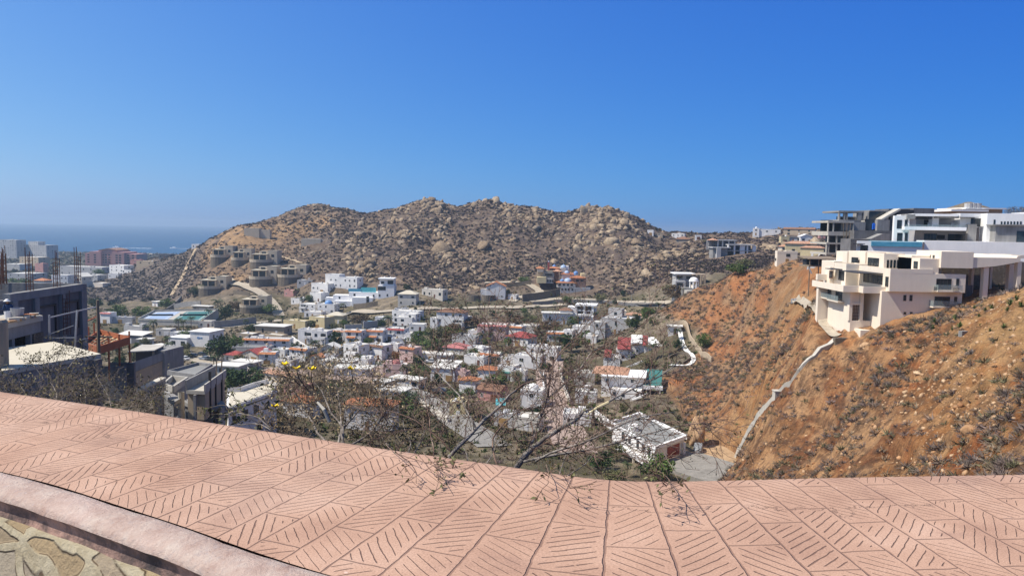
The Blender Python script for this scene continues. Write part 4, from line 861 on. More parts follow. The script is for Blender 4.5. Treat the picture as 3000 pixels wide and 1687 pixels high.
 dict(label='low white flat roofs below the modern white house', px=1724, py=988, pw=98, ph=34, st=1, dr=.5, clutter=3, wings=((.5, .9, -.25, .0, .8, 'flat', 'white_roofing'),)),
 dict(label='white house with a small orange roof left of the dark tree', px=1626, py=1002, pw=50, ph=30, st=1, roof='edge', rmat='orange_tile'),
 dict(label='small white cube house right of the dark tree', px=1727, py=1008, pw=40, ph=24, st=1),
 dict(label='long white roof with dark openings behind the bare tree', px=1586, py=1056, pw=96, ph=42, st=2, dr=.4, win='dark', clutter=3),
 dict(label='white house with a round bay behind the bare tree', px=1544, py=1082, pw=80, ph=46, st=2, clutter=3),
 dict(label='white domed house low behind the bare tree', px=1556, py=1196, pw=66, ph=62, roof='dome', rmat='bright_white', st=2, dr=.9),
 dict(label='cream tiled house at the foot of the orange hill', px=1856, py=944, pw=40, ph=24, wall='cream_plaster', roof='hip', rmat='peach_tile', st=1),
 dict(label='small white pavilion at the top of the walled garden', px=1976, py=980, pw=38, ph=16, roof='slab', st=1, clutter=0, name='pavilion', cat='pavilion'),
 dict(label='cream and white flat house behind the walled garden', px=1812, py=930, pw=46, ph=20, wall='cream_plaster', st=1),
 # foot of the rocky hill
 dict(label='long white house highest on the hill left of the tower villa', px=1004, py=845, pw=94, ph=34, st=2, dr=.4, win='white', wings=((-.15, .35, .05, .4, 1.2, 'flat', 'white_roofing'),)),
 dict(label='white house below the long white one on the hill foot', px=936, py=858, pw=62, ph=28, st=1, dr=.5),
 dict(label='white lower house with a garage door on the hill foot', px=924, py=884, pw=44, ph=28, st=1),
 dict(label='flat grey roofed house left of the white hill houses', px=893, py=836, pw=46, ph=16, wall='grey_plaster', st=1, win='dark'),
 dict(label='small brown villa among bushes left of the white hill houses', px=846, py=870, pw=34, ph=20, wall='rose_plaster', st=1, roof='flat', rmat='cream_roofing'),
 dict(label='white house left of the blue dome at the hill foot', px=900, py=914, pw=50, ph=26, st=2, balcony=True),
 dict(label='white house with a blue dome at the hill foot', px=955, py=918, pw=52, ph=30, st=2, roof='dome', rmat='blue_dome'),
 dict(label='low white house below the blue dome', px=916, py=930, pw=52, ph=18, st=1, win='dark'),
 dict(label='small white house beside the concrete villa road', px=868, py=892, pw=40, ph=18, st=1),
 dict(label='cream house with a low hip roof right of the tower villa', px=1192, py=896, pw=54, ph=38, wall='pale_plaster', roof='hip', rmat='cream_roofing', st=2, win='dark'),
 dict(label='grey white house with an open roof frame beside the rocks', px=1266, py=872, pw=72, ph=24, wall='pale_plaster', st=1, dr=.4, win='dark'),
 dict(label='white house with a bright orange gable on a round stone terrace', px=1452, py=878, pw=56, ph=42, roof='gabley', rmat='orange_tile', st=2, wings=((-.3, .05, .05, .5, .7, 'flat', 'cream_roofing'),)),
 dict(label='small white arcade right of the orange gable house', px=1500, py=879, pw=26, ph=16, st=1, clutter=0, win='dark', name='arcade', cat='building'),
 # far right ridge
 dict(label='tiny white house on the right shoulder of the rocky hill', px=1905, py=690, pw=18, ph=14, wall=W_, st=1, clutter=0),
 dict(label='small tan house next to the tiny white one on the shoulder', px=1931, py=696, pw=20, ph=12, wall='tan_plaster', st=2, clutter=0),
 dict(label='white villa with palms in the saddle right of the rocky hill', px=1986, py=700, pw=38, ph=14, st=2, dr=.4),
 dict(label='low brown tiled house below the saddle villa', px=2000, py=712, pw=42, ph=10, wall='tan_plaster', roof='hip', rmat='brown_tile', st=1),
 dict(label='small white house at the right end of the saddle', px=2046, py=702, pw=18, ph=10, st=1, clutter=0),
 dict(label='large white villa with rounded end on the far ridge', px=2246, py=690, pw=76, ph=16, st=2, dr=.3, dens=.5, wings=((0, .22, -.05, .1, 1.25, 'dome', 'bright_white'),)),
 dict(label='long tan house with brown tiled roof on the far ridge', px=2340, py=690, pw=86, ph=18, wall='tan_plaster', roof='gable', rmat='brown_tile', st=2, dr=.25, win='dark', dens=.5),
 dict(label='yellow house in front of the long tan house', px=2300, py=712, pw=24, ph=18, wall='yellow_plaster', st=1),
 dict(label='white pavilion with an arched roof under the long tan house', px=2362, py=712, pw=34, ph=18, roof='gabley', rmat='bright_white', st=1, win='wide'),
 dict(label='grey thatched house left of the arched white pavilion', px=2322, py=710, pw=26, ph=14, wall='grey_plaster', roof='hip', rmat='dark_thatch', st=1, win='dark'),
 dict(label='wide cream villa with a pink tiled roof and dark terrace', px=2345, py=740, pw=84, ph=26, wall='yellow_plaster', roof='hip', rmat='peach_tile', st=2, dr=.4, win='wide', dens=.5),
 dict(label='lower cream house with pink hip roof beside the unfinished block', px=2378, py=752, pw=64, ph=26, wall='yellow_plaster', roof='hip', rmat='peach_tile', st=1, dr=.4, win='dark', dens=.6),
 dict(label='round cream pavilion with a pink pointed roof', px=2294, py=748, pw=30, ph=26, wall='cream_plaster', roof='hip', rmat='peach_tile', st=2, dr=.9, win='dark'),
 dict(label='cream terrace house stepping down below the pointed pavilion', px=2306, py=768, pw=58, ph=22, wall='cream_plaster', st=2, dr=.4, win='dark', dens=.5),
 dict(label='small red tiled house beside the unfinished block on the ridge', px=2415, py=700, pw=28, ph=14, wall='rose_plaster', roof='hip', rmat='pink_tile', st=1),

 # lower town and gaps
 dict(label='long terracotta roofed house right behind the dry bush by the near street', px=1078, py=1262, pw=150, ph=92, roof='hip', rmat='terracotta_tile', st=1, dr=.45, minh=3.4, yaw=-8),
 dict(label='orange roofed house behind the yellow blossoms and dry bush', px=864, py=1218, pw=84, ph=56, roof='hip', rmat='terracotta_tile', st=1, minh=3.2),
 dict(label='pink house above the orange roof behind the dry bush', px=862, py=1172, pw=74, ph=50, wall='rose_plaster', st=1, rmat='cream_roofing'),
 dict(label='long peach tiled roof left of the lowest broad white roof', px=816, py=1126, pw=120, ph=34, roof='gable', rmat='peach_tile', st=1, dr=.3, wall='cream_plaster'),
 dict(label='small white roof right of the round bay house', px=1486, py=1072, pw=42, ph=24, st=1),
 dict(label='white house under the left end of the red roofed white house', px=1392, py=1044, pw=56, ph=28, st=1, clutter=3),
 dict(label='white cube house with tanks between the bare tree and the teal awning house', px=1516, py=1118, pw=44, ph=34, st=2, clutter=3),
 dict(label='grey white house beside the lower centre street', px=1712, py=1130, pw=60, ph=40, wall='pale_plaster', st=2, clutter=2),
 dict(label='white flat house left of the teal roofed house', px=1716, py=1182, pw=64, ph=42, st=1, clutter=2),
 dict(label='low pale house below the white domed house', px=1540, py=1262, pw=80, ph=44, wall='pale_plaster', st=1, clutter=2),
 dict(label='white flat roofed house left of the garage house behind the branches', px=1690, py=1250, pw=84, ph=46, st=1, clutter=3),
 dict(label='small grey house between the two bare tree stems by the street', px=1474, py=1250, pw=60, ph=40, wall='grey_plaster', st=1, clutter=1),
 dict(label='white house behind the thatched shade', px=1118, py=948, pw=40, ph=20, st=1, clutter=1),
 dict(label='white house between the tall white house and the pink chimney house', px=1392, py=992, pw=44, ph=26, st=1, clutter=2),
 dict(label='white house with orange eave right of the pink chimney house', px=1504, py=982, pw=50, ph=28, st=1, roof='edge', rmat='orange_tile'),
 dict(label='pale house on the slope left of the arcade house', px=1546, py=976, pw=54, ph=24, wall='pale_plaster', st=1, clutter=2),
 dict(label='white two storey house left of the low white flat roofs', px=1664, py=1000, pw=30, ph=34, st=2, clutter=1),
 dict(label='white house with a cream roof in front of the long white terrace', px=830, py=1080, pw=54, ph=26, st=1, rmat='cream_roofing'),
 dict(label='small white house right of the small orange cottage', px=964, py=1066, pw=34, ph=24, st=1, clutter=1),
 dict(label='low white house behind the magenta bougainvillea', px=1150, py=1030, pw=36, ph=20, st=1, clutter=1),
 dict(label='white house at the left edge of the green thicket', px=1196, py=1000, pw=40, ph=26, st=1, clutter=2),
 dict(label='tan flat house left of the white roofed tan hall', px=716, py=998, pw=54, ph=20, wall='tan_plaster', st=1, clutter=1),
 dict(label='low white house between the tennis courts and the white hall', px=520, py=994, pw=46, ph=16, st=1, clutter=1),
 dict(label='long white wall house left of the palms under the tennis courts', px=478, py=984, pw=44, ph=18, wall='pale_plaster', st=1, clutter=0),
 dict(label='pale house left of the grey retaining wall', px=600, py=960, pw=40, ph=20, wall='pale_plaster', st=1, clutter=1),
 dict(label='white roofed house at the far end of the parking area', px=455, py=1036, pw=52, ph=22, roof='slab', st=1, clutter=0),
 dict(label='white house right behind the tall white house with brown roof', px=1350, py=948, pw=40, ph=22, st=1, clutter=1),
]
for q in TOWN: house(**q)
plaster('sand_plaster', (.50, .42, .31), .08)
# ---------------------------------------------------------------- particular buildings
class WB(MB):                                   # mesh given in world coordinates, stored relative to its thing
    def put(s, name, mats, root=None, smooth=False):
        o = root.location if root is not None else Vector((0, 0, 0))
        s.v = [(x-o.x, y-o.y, z-o.z) for x, y, z in s.v]
        return s.build(name, mats, root, smooth=smooth)
def rel(root, p): return Vector(p)-root.location
def lev(px, py, z):                              # point of a level plane z (above sea) under a photo pixel
    a, s = ray(px, py); Y = (z-CAMZ)/s; return Vector((a*Y, Y, z))
def site(p, r): SITES.append((p[0], p[1], r))
# ---- seven cream terrace villas on the left shoulder of the hill
def terrace_villa(label, px, py, pw, ph, flip=1):
    h = hit(px, py); s = h.y/FPX; w = pw*s; H = ph*s; rt = empty('terrace_villa', (h.x, h.y+1.5, h.z)); tag(rt, label, 'villa', 'cream terrace villas on the left shoulder of the hill')
    r = w*.40; dh = H*.44; cx = -w*.12*flip; cy = r*.55; A = math.radians
    m = MB(); m.lathe([(r, -5), (r, dh*.82)], 18, (cx, cy, 0)); m.build('retaining_drum', 'dry_stone', rt)
    m = MB(); m.lathe([(.01, dh*.8), (r+.12, dh*.8), (r+.3, dh*1.16), (r+.05, dh*1.16), (r-.1, dh*.92), (.01, dh*.92)], 22, (cx, cy, 0)); m.build('terrace', 'sand_plaster', rt)
    y0 = cy-r*.15; z0 = dh*.9
    a, b = (cx-r*.75, cx+r*.55); m = MB(); m.box(a, b, y0+1.2, y0+r*1.3, z0-1, H*.80); m.build('living_block', 'sand_plaster', rt)
    m = MB(); m.box(a-.5, b+.4, y0-.6, y0+r*1.32, H*.80, H*.80+.35); m.build('roof_slab', 'cream_roofing', rt)
    for k, (u, ww) in enumerate(((.22, .36), (.68, .42))): window(rt, 'F', a+(b-a)*u, y0+1.2, (z0+H*.8)/2, (b-a)*ww, (H*.8-z0)*.74, 'wide', 'terrace_opening')
    for q in (a, (a+b)/2, b): m = MB(); m.box(q-.22, q+.22, y0-.5, y0-.1, z0, H*.8); m.build('column', 'tan_plaster', rt)
    c, d = (b-w*.02, b+w*.33) if flip > 0 else (a-w*.33, a+w*.02)
    m = MB(); m.box(c, d, y0+r*.3, y0+r*1.7, -3, H); m.build('tall_block', 'sand_plaster', rt)
    m = MB(); parapet(m, c-.03, d+.03, y0+r*.3-.03, y0+r*1.7+.03, H, .4); m.build('parapet', 'sand_plaster', rt)
    m = MB(); m.box(c+.2, d-.2, y0+r*.3+.2, y0+r*1.7-.2, H, H+.07); m.build('roof', 'cream_roofing', rt)
    window(rt, 'F', (c+d)/2+.3, y0+r*.3, H*.72, (d-c)*.3, H*.16, 'dark'); window(rt, 'F', c+(d-c)*.3, y0+r*.3, H*.48, .7, 1.3, 'dark')
    m = MB(); m.box(a+(b-a)*.35, b-.4, y0+r*.5, y0+r*1.1, H*.8+.35, H*.98); m.build('upper_block', 'sand_plaster', rt)
    window(rt, 'F', a+(b-a)*.66, y0+r*.5, H*.9, (b-a)*.3, H*.1, 'dark')
    site((h.x, h.y+6, 0), w*.6)
for l, a, b, c, d in [('cream terrace villa farthest left in the upper row of three', 645, 772, 66, 50), ('middle cream terrace villa of the upper row of three', 703, 780, 60, 50), ('cream terrace villa at the right end of the upper row', 768, 786, 82, 50),
        ('left cream terrace villa of the pair in the middle row', 766, 838, 82, 56), ('right cream terrace villa of the pair in the middle row', 852, 832, 86, 54), ('lone cream terrace villa lowest on the left above dry grass', 616, 864, 84, 52), ('cream villa with a round wall right beside the concrete road', 738, 918, 82, 48)]:
    terrace_villa(l, a, b, c, d)
# bare foundations higher up the shoulder
for l, a, b, c, d in [('square cream concrete foundation high on the left shoulder', 752, 697, 74, 28), ('long pale foundation wall right of the square one on the shoulder', 930, 716, 96, 16)]:
    h = hit(a, b); s = h.y/FPX; rt = empty('foundation', h); tag(rt, l, 'foundation'); m = MB(); m.box(-c*s/2, c*s*.1, 0, 7, -3, d*s); m.box(c*s*.1, c*s/2, 1.5, 6, -3, d*s*.86); m.build('walls', 'sand_plaster', rt)
    m = MB(); m.box(-c*s/2+.4, c*s*.1-.4, .4, 6.6, d*s, d*s+.1); m.build('deck', 'pale_concrete', rt); site(h, 8)
# ---- white stepped villa with tower
def stepped_villa():
    h = hit(1060, 893); s = h.y/FPX; rt = empty('stepped_villa', h); tag(rt, 'large white stepped villa with a tall tower and turquoise glass under the rocky hill', 'villa')
    X = lambda px: (px-1060)*s; Z = lambda py: (893-py)*s
    def blk(a, b, y0, y1, t, nm, bt=905): m = MB(); m.box(X(a), X(b), y0, y1, Z(bt), Z(t)); m.build(nm, 'bright_white', rt)
    blk(1104, 1152, 4, 14, 836, 'tower'); blk(1108, 1150, 5, 13, 818, 'tower_top', 837); blk(1016, 1104, 5.5, 15, 858, 'main_wing'); blk(968, 1016, 6.5, 14, 868, 'left_wing'); blk(944, 968, 7, 13, 876, 'end_wing'); blk(1030, 1090, 1.5, 5.5, 872, 'terrace_block'); blk(975, 1030, 3, 6.5, 884, 'garden_wall', 900)
    m = MB(); m.box(X(1105), X(1152.5), 3.2, 13.4, Z(818), Z(814.5)); m.build('roof', 'bright_white', rt)
    m = MB(); m.box(X(1052), X(1096), 6.5, 7, Z(858), Z(844)); m.build('turquoise_glass', 'turquoise_sheet', rt); m = MB(); m.box(X(1014), X(1052), 6.3, 6.6, Z(857), Z(848)); m.build('railing', 'pool_tile', rt)
    for a, b, t, y, k in [(1104, 1127, 845, 4, 'wide'), (1132, 1149, 827, 5, 'wide'), (1112, 1122, 828, 5, 'dark'), (1107, 1111, 866, 4, 'dark'), (1130, 1134, 865, 4, 'dark'), (1072, 1080, 872, 1.5, 'dark'), (1088, 1092, 868, 5.5, 'dark'), (1030, 1036, 866, 5.5, 'dark'), (985, 990, 876, 6.5, 'dark'), (1072, 1080, 882, 1.5, 'wide')]:
        window(rt, 'F', (X(a)+X(b))/2, y, Z(t), X(b)-X(a), 11*s if k == 'wide' else 7*s, k)
    for x in (1120, 1138): o = link('chimney', TANKM['white_plaster'], rt, (X(x), 9, Z(814.5)), 0); o.scale = (.8, .8, .8)
    site((h.x, h.y+8, 0), 26)
stepped_villa()
# ---- modern white house in the middle right of the valley
def modern_white():
    h = hit(1702, 948); s = h.y/FPX; rt = empty('modern_house', h, R(-12)); tag(rt, 'cubic white modern house with framed balconies above the palms', 'house')
    X = lambda px: (px-1702)*s; Z = lambda py: (948-py)*s
    for nm, a, b, y0, y1, t, bt in [('left_wing', 1660, 1684, 1, 9, 900, 955), ('main_block', 1684, 1734, 2, 10, 908, 955), ('right_wing', 1734, 1744, 3, 9, 905, 955), ('lower_block', 1694, 1738, .0, 3, 925, 960)]:
        m = MB(); m.box(X(a), X(b), y0, y1, Z(bt), Z(t)); m.build(nm, 'bright_white', rt)
    m = MB(); m.box(X(1683), X(1746), .6, 11, Z(896.5), Z(892)); m.build('roof', 'bright_white', rt)
    for a, b in ((1684, 1688), (1708, 1712), (1732, 1738)): m = MB(); m.box(X(a), X(b), 1.0, 2.4, Z(925), Z(896.6)); m.build('frame', 'bright_white', rt)
    for a, b, z in ((1698, 18, 903), (1722, 16, 903), (1698, 16, 917), (1722, 12, 917)): window(rt, 'F', X(a), 2, Z(z), b*s, 9*s, 'wide')
    for a in (1700, 1720): m = MB(); m.box(X(a-8), X(a+8), -.6, 1.9, Z(925), Z(920)); m.build('balcony', 'bright_white', rt)
    window(rt, 'F', X(1712), 0, Z(938), 8*s, 8*s, 'dark'); window(rt, 'F', X(1670), 1, Z(915), 4*s, 9*s, 'dark')
    site((h.x, h.y+5, 0), 11)
modern_white()
# ---- compound with terracotta roofs, blue domes and a red tower
def dome_compound():
    h = hit(1655, 862); s = h.y/FPX; rt = empty('domed_estate', h); tag(rt, 'rambling villa with terracotta roofs, blue domes and a dark red tower on the rocky hill', 'villa')
    X = lambda px: (px-1655)*s; Z = lambda py: (862-py)*s
    def blk(a, b, y0, y1, bt, t, mat, nm='walls'): m = MB(); m.box(X(a), X(b), y0, y1, Z(bt), Z(t)); m.build(nm, mat, rt)
    def hp(a, b, y0, y1, z, mat='orange_tile', nm='roof'): m = MB(); m.hip(X(a), X(b), y0, y1, Z(z), 1.4, .9); m.build(nm, mat, rt)
    def dm(px, py, r, y, mat): m = MB(); m.lathe([(r*s, -1), (r*s, .3)], 14, (X(px), y, Z(py))); m.dome(r*s, r*s*.8, (X(px), y, Z(py)+.3)); m.lathe([(.12, 0), (.12, .7), (.01, 1)], 6, (X(px), y, Z(py)+.3+r*s*.78)); m.build('dome', mat, rt, smooth=True)
    blk(1642, 1730, 1, 9, 870, 842, 'grey_plaster', 'stone_base'); blk(1632, 1686, 2, 9, 843, 829, 'cream_plaster'); hp(1632, 1686, 2, 9, 829)
    blk(1684, 1718, 3, 11, 843, 812, 'peach_tile'); hp(1672, 1702, 8, 15, 817); blk(1672, 1702, 8, 15, 842, 817, 'cream_plaster'); hp(1676, 1712, 2.6, 8, 814.5, 'terracotta_tile')
    blk(1704, 1716, 5, 13, 843, 802, 'yellow_plaster'); hp(1648, 1688, 11, 18, 806, 'terracotta_tile'); blk(1648, 1688, 11, 18, 842, 806, 'cream_plaster')
    blk(1574, 1620, 10, 18, 830, 796, 'tan_plaster'); hp(1574, 1592, 9, 16, 790); blk(1574, 1592, 9, 16, 800, 790, 'cream_plaster'); blk(1592, 1624, 7, 14, 830, 802, 'dark_concrete', 'dark_terrace'); blk(1573, 1600, 4, 10, 832, 814, 'yellow_plaster'); blk(1600, 1622, 5, 10, 832, 818, 'grey_plaster')
    hp(1612, 1640, 16, 24, 791); blk(1612, 1640, 16, 24, 830, 791, 'peach_tile'); blk(1645, 1662, 16, 22, 812, 788, 'pale_plaster'); blk(1660, 1672, 20, 26, 800, 784, 'bright_white')
    blk(1606, 1611, 13, 15, 800, 770, 'red_tile', 'tower'); m = MB(); m.dome(2.6*s, 3*s, (X(1608.5), 14, Z(770)), 8, 3); m.build('tower_cap', 'pale_blue_dome', rt); hp(1622, 1646, 13, 17, 799, 'peach_tile')
    for q in [(1627, 786, 5.5, 20, 'blue_dome'), (1655, 788, 9, 19, 'pale_blue_dome'), (1664, 803, 8, 13, 'pale_blue_dome'), (1690, 803, 7, 11, 'blue_dome'), (1647, 825, 6.5, 4.5, 'blue_dome'), (1665, 826, 12, 5, 'pale_blue_dome')]: dm(*q)
    for a in (1647, 1657, 1666, 1677): window(rt, 'F', X(a), 1, Z(848), 5*s, 6*s, 'dark')
    for a in (1640, 1652, 1664, 1676): window(rt, 'F', X(a), 2, Z(835), 6*s, 6*s, 'dark')
    for a in (1692, 1706): window(rt, 'F', X(a), 3, Z(822), 9*s, 5*s, 'wide')
    window(rt, 'F', X(1607), 7, Z(807), 20*s, 6*s, 'wide'); 
    for a in (1605, 1612, 1619): window(rt, 'F', X(a), 5, Z(825), 5*s, 8*s, 'dark')
    site((h.x, h.y+10, 0), 24)
dome_compound()
# ---- red resort hotel on the left
def red_hotel():
    h = hit(318, 780); Y = h.y; s = Y/FPX; rt = empty('resort_hotel', h); tag(rt, 'long dusty red stepped resort hotel by the sea', 'hotel')
    X = lambda px: (px-318)*s; Z = lambda py: (780-py)*s
    for nm, a, b, y0, y1, t in [('left_end', 238, 262, 10, 40, 744), ('left_wing', 258, 292, 4, 40, 738), ('central_block', 280, 336, 8, 45, 735), ('right_wing', 326, 362, 2, 40, 739), ('right_end', 356, 392, 8, 40, 744)]:
        m = MB(); m.box(X(a), X(b), y0, y1, -6, Z(t)); m.build(nm, 'rose_plaster', rt)
    m = MB(); m.gable(X(284), X(334), 8, 40, Z(735), 7*s, 1, 1, 0, 'y'); m.build('roof', 'brown_tile', rt)
    m = MB(); m.vprism([(X(286), Z(735)), (X(332), Z(735)), (X(309), Z(729.5))], 8.2, 9.2, 0, 'y'); m.build('gable_wall', 'rose_plaster', rt)
    for a, y in [(248, 10), (274, 4), (292, 8), (302, 8), (312, 8), (322, 8), (340, 2), (350, 2), (368, 8), (382, 8)]:
        for z in (748, 755, 762, 769): window(rt, 'F', X(a), y, Z(z), 6.5*s, 3.8*s, 'void')
    site((h.x, h.y+20, 0), 48)
red_hotel()
# ---- house with a white dome in the side valley
def dome_house():
    h = P(2066, 866, 372); s = h.y/FPX; rt = empty('domed_house', h); tag(rt, 'grey modern house with a white dome on columns in the side valley', 'house')
    X = lambda px: (px-2066)*s; Z = lambda py: (866-py)*s
    for nm, a, b, y0, y1, bt, t, mt in [('base_wall', 1998, 2052, 0, 8, 925, 844, 'raw_concrete'), ('stone_platform', 2004, 2046, -6, 0, 925, 850, 'pale_concrete'), ('left_wing', 1984, 2014, 5, 13, 910, 826, 'grey_plaster'), ('rear_block', 1992, 2052, 11, 19, 850, 808, 'grey_plaster'), ('right_wing', 2044, 2062, 8, 15, 850, 812, 'tan_plaster')]:
        m = MB(); m.box(X(a), X(b), y0, y1, Z(bt), Z(t)); m.build(nm, mt, rt)
    m = MB(); m.box(X(1986), X(2048), 8, 20, Z(807.5), Z(804.5)); m.build('roof', 'bright_white', rt); m = MB(); m.box(X(2036), X(2074), 5, 12, Z(808), Z(805)); m.build('pergola', 'tan_plaster', rt)
    m = MB(); m.lathe([(13*s, 0), (14.5*s, 0), (14.5*s, .5), (13*s, .5)], 16, (X(2034), 2, Z(826))); m.dome(13.5*s, 11*s, (X(2034), 2, Z(826)+.4), 16, 6); m.build('dome', 'bright_white', rt, smooth=True)
    m = MB(); m.lathe([(11*s, 0), (11*s, 8*s), (.1, 8*s)], 16, (X(2034), 2, Z(844))); m.build('drum', 'cream_plaster', rt)
    for t_ in (200, 250, 290, 340): m = MB(); c, d = X(2034)+13*s*math.cos(R(t_)), 2+13*s*math.sin(R(t_)); m.lathe([(.3, 0), (.3, 20*s)], 8, (c, d, Z(846))); m.build('column', 'bright_white', rt)
    for a, y, z, w_ in ((1997, 5, 836, 18), (2004, 11, 817, 18), (2030, 11, 818, 14)): window(rt, 'F', X(a), y, Z(z), w_*s, 9*s, 'wide')
    for a in (2060, 2070): m = MB(); m.box(X(a)-.5, X(a)+.5, 4.5, 5.5, Z(850), Z(808)); m.build('column', 'tan_plaster', rt)
    site((h.x-3, h.y+6, 0), 17)
dome_house()
# ---- unfinished grey house on the far saddle
def saddle_shell():
    h = hit(2150, 748); s = h.y/FPX; rt = empty('unfinished_house', h); tag(rt, 'unfinished white and grey house with open bays among boulders in the saddle', 'house')
    X = lambda px: (px-2150)*s; Z = lambda py: (748-py)*s
    for nm, a, b, y0, y1, bt, t, mt in [('lower_wall', 2092, 2140, 3, 12, 760, 728, 'raw_concrete'), ('corner_pier', 2100, 2112, 0, 3, 768, 726, 'grey_plaster'), ('rear_wall', 2092, 2168, 13, 20, 735, 706, 'dark_concrete'), ('right_rear_wall', 2138, 2212, 9, 16, 760, 720, 'dark_concrete')]:
        m = MB(); m.box(X(a), X(b), y0, y1, Z(bt), Z(t)); m.build(nm, mt, rt)
    for nm, a, b, y0, y1, bt, t in [('floor_slab', 2088, 2142, 1, 12, 728, 725), ('upper_slab', 2112, 2168, 8, 20, 706, 703.5), ('right_slab', 2136, 2214, 2, 15, 719, 716)]:
        m = MB(); m.box(X(a), X(b), y0, y1, Z(bt), Z(t)); m.build(nm, 'grey_plaster', rt)
    m = MB(); m.hip(X(2090), X(2112), 8, 15, Z(706), 1.4, .5); m.build('roof', 'peach_tile', rt)
    for a in (2138, 2156, 2174, 2184, 2194, 2211): m = MB(); m.box(X(a)-.5, X(a)+(1.6 if a in (2174, 2211) else .4), 3, 4, Z(750), Z(719)); m.build('column', 'bright_white', rt)
    for a in (2114, 2128, 2146, 2164): m = MB(); m.box(X(a)-.35, X(a)+.35, 9, 10, Z(726), Z(706)); m.build('column', 'grey_plaster', rt)
    m = MB(); m.box(X(2136), X(2212), 2.5, 9, Z(736), Z(734)); m.build('middle_slab', 'grey_plaster', rt); site((h.x, h.y+8, 0), 16)
saddle_shell()
# ---- white box building with a small sign
def sign_building():
    h = hit(585, 1016); s = h.y/FPX; rt = empty('white_hall', h, R(-14)); tag(rt, 'plain white box hall with a blue and green sign beside the big round tree', 'hall')
    w = 66*s; H = 44*s
    m = MB(); m.box(-w/2, w/2, 0, w*1.05, -2, H); m.build('walls', 'white_plaster', rt); m = MB(); m.box(-w/2-.4, w/2+.4, -.4, w*1.05+.4, H, H+.3); m.build('roof', 'bright_white', rt)
    m = MB(); m.box(-w/2-9, -w/2, -2, 6, -2, 3.6); m.build('side_wing', 'white_plaster', rt); m = MB(); m.box(-w/2-9.2, -w/2, -2.2, 6.2, 3.6, 3.85); m.build('wing_roof', 'bright_white', rt)
    for x in (-w/2-6.6, -w/2-2): window(rt, 'F', x, -2, 1.2, 1.9, 2.2, 'void', 'doorway')
    m = MB()                                     # oval blue loop with a green bar, as on the hall's sign
    for k in range(14):
        t0, t1 = 2*math.pi*k/14, 2*math.pi*(k+1)/14
        m.bar((1.1*.62*math.cos(t0)-.5, -.06, .36*math.sin(t0)+H*.62), (1.1*.62*math.cos(t1)-.5, -.06, .36*math.sin(t1)+H*.62), .1, .16)
    m.bar((-1.0, -.06, H*.62), (0, -.06, H*.62), .1, .14); m.box(.5, 1.3, -.1, -.01, H*.62-.3, H*.62+.3); m.build('sign', 'blue_dome', rt); m = MB(); m.box(.6, 1.2, -.13, -.1, H*.62-.2, H*.62+.0); m.build('sign_bar', 'teal_sheet', rt)
    for x in (w/2+.02,):
        for y in (3, 8, 12): window(rt, 'R', y, x, 3, .8, 4, 'void')
    site((h.x, h.y+8, 0), 15)
sign_building()
# ---- two tennis courts on a walled deck
def tennis():
    z = gz(*lev(520, 948, 15).xy)+3.0; pts = [lev(*q, z) for q in ((404, 938), (452, 913), (640, 908), (588, 944))]; c = sum(pts, Vector())/4; rt = empty('tennis_courts', Vector((c.x, c.y, z-3))); tag(rt, 'walled deck with a blue and a green tennis court beyond the palms', 'tennis court')
    m = WB(); m.prism([(p.x, p.y) for p in pts], z-6, z-.02); m.put('deck', 'pale_concrete', rt)
    q = lambda u, v: pts[0].lerp(pts[3], u).lerp(pts[1].lerp(pts[2], u), v)
    for nm, u0, u1, mt in (('blue_court', .04, .42, 'pale_blue_dome'), ('green_court', .52, .96, 'teal_sheet')):
        m = WB(); m.prism([(q(u, v).x, q(u, v).y) for u, v in ((u0, .08), (u1, .08), (u1, .92), (u0, .92))], z, z+.03); o = m.put(nm, mt, rt)
        m = WB(); k = [(u0+(u1-u0)*a, .08+.84*b) for a, b in ((.1, .1), (.9, .1), (.9, .9), (.1, .9))]
        for (a, b), (c_, d) in zip(k, k[1:]+k[:1]): m.bar(q(a, b)+Vector((0, 0, .05)), q(c_, d)+Vector((0, 0, .05)), .3, .03)
        m.put('court_lines', 'bright_white', rt); m = WB(); m.bar(q(u0, .5)+Vector((0, 0, .5)), q(u1, .5)+Vector((0, 0, .5)), .1, 1.0); m.put('net', 'dark_metal', rt)
    for a, b in ((0, 1), (1, 2), (2, 3), (3, 0)):
        m = WB(); m.bar(pts[a]+Vector((0, 0, .5)), pts[b]+Vector((0, 0, .5)), .3, 1.1); m.put('side_wall', 'pale_concrete', rt)
    site(c, 30)
tennis()
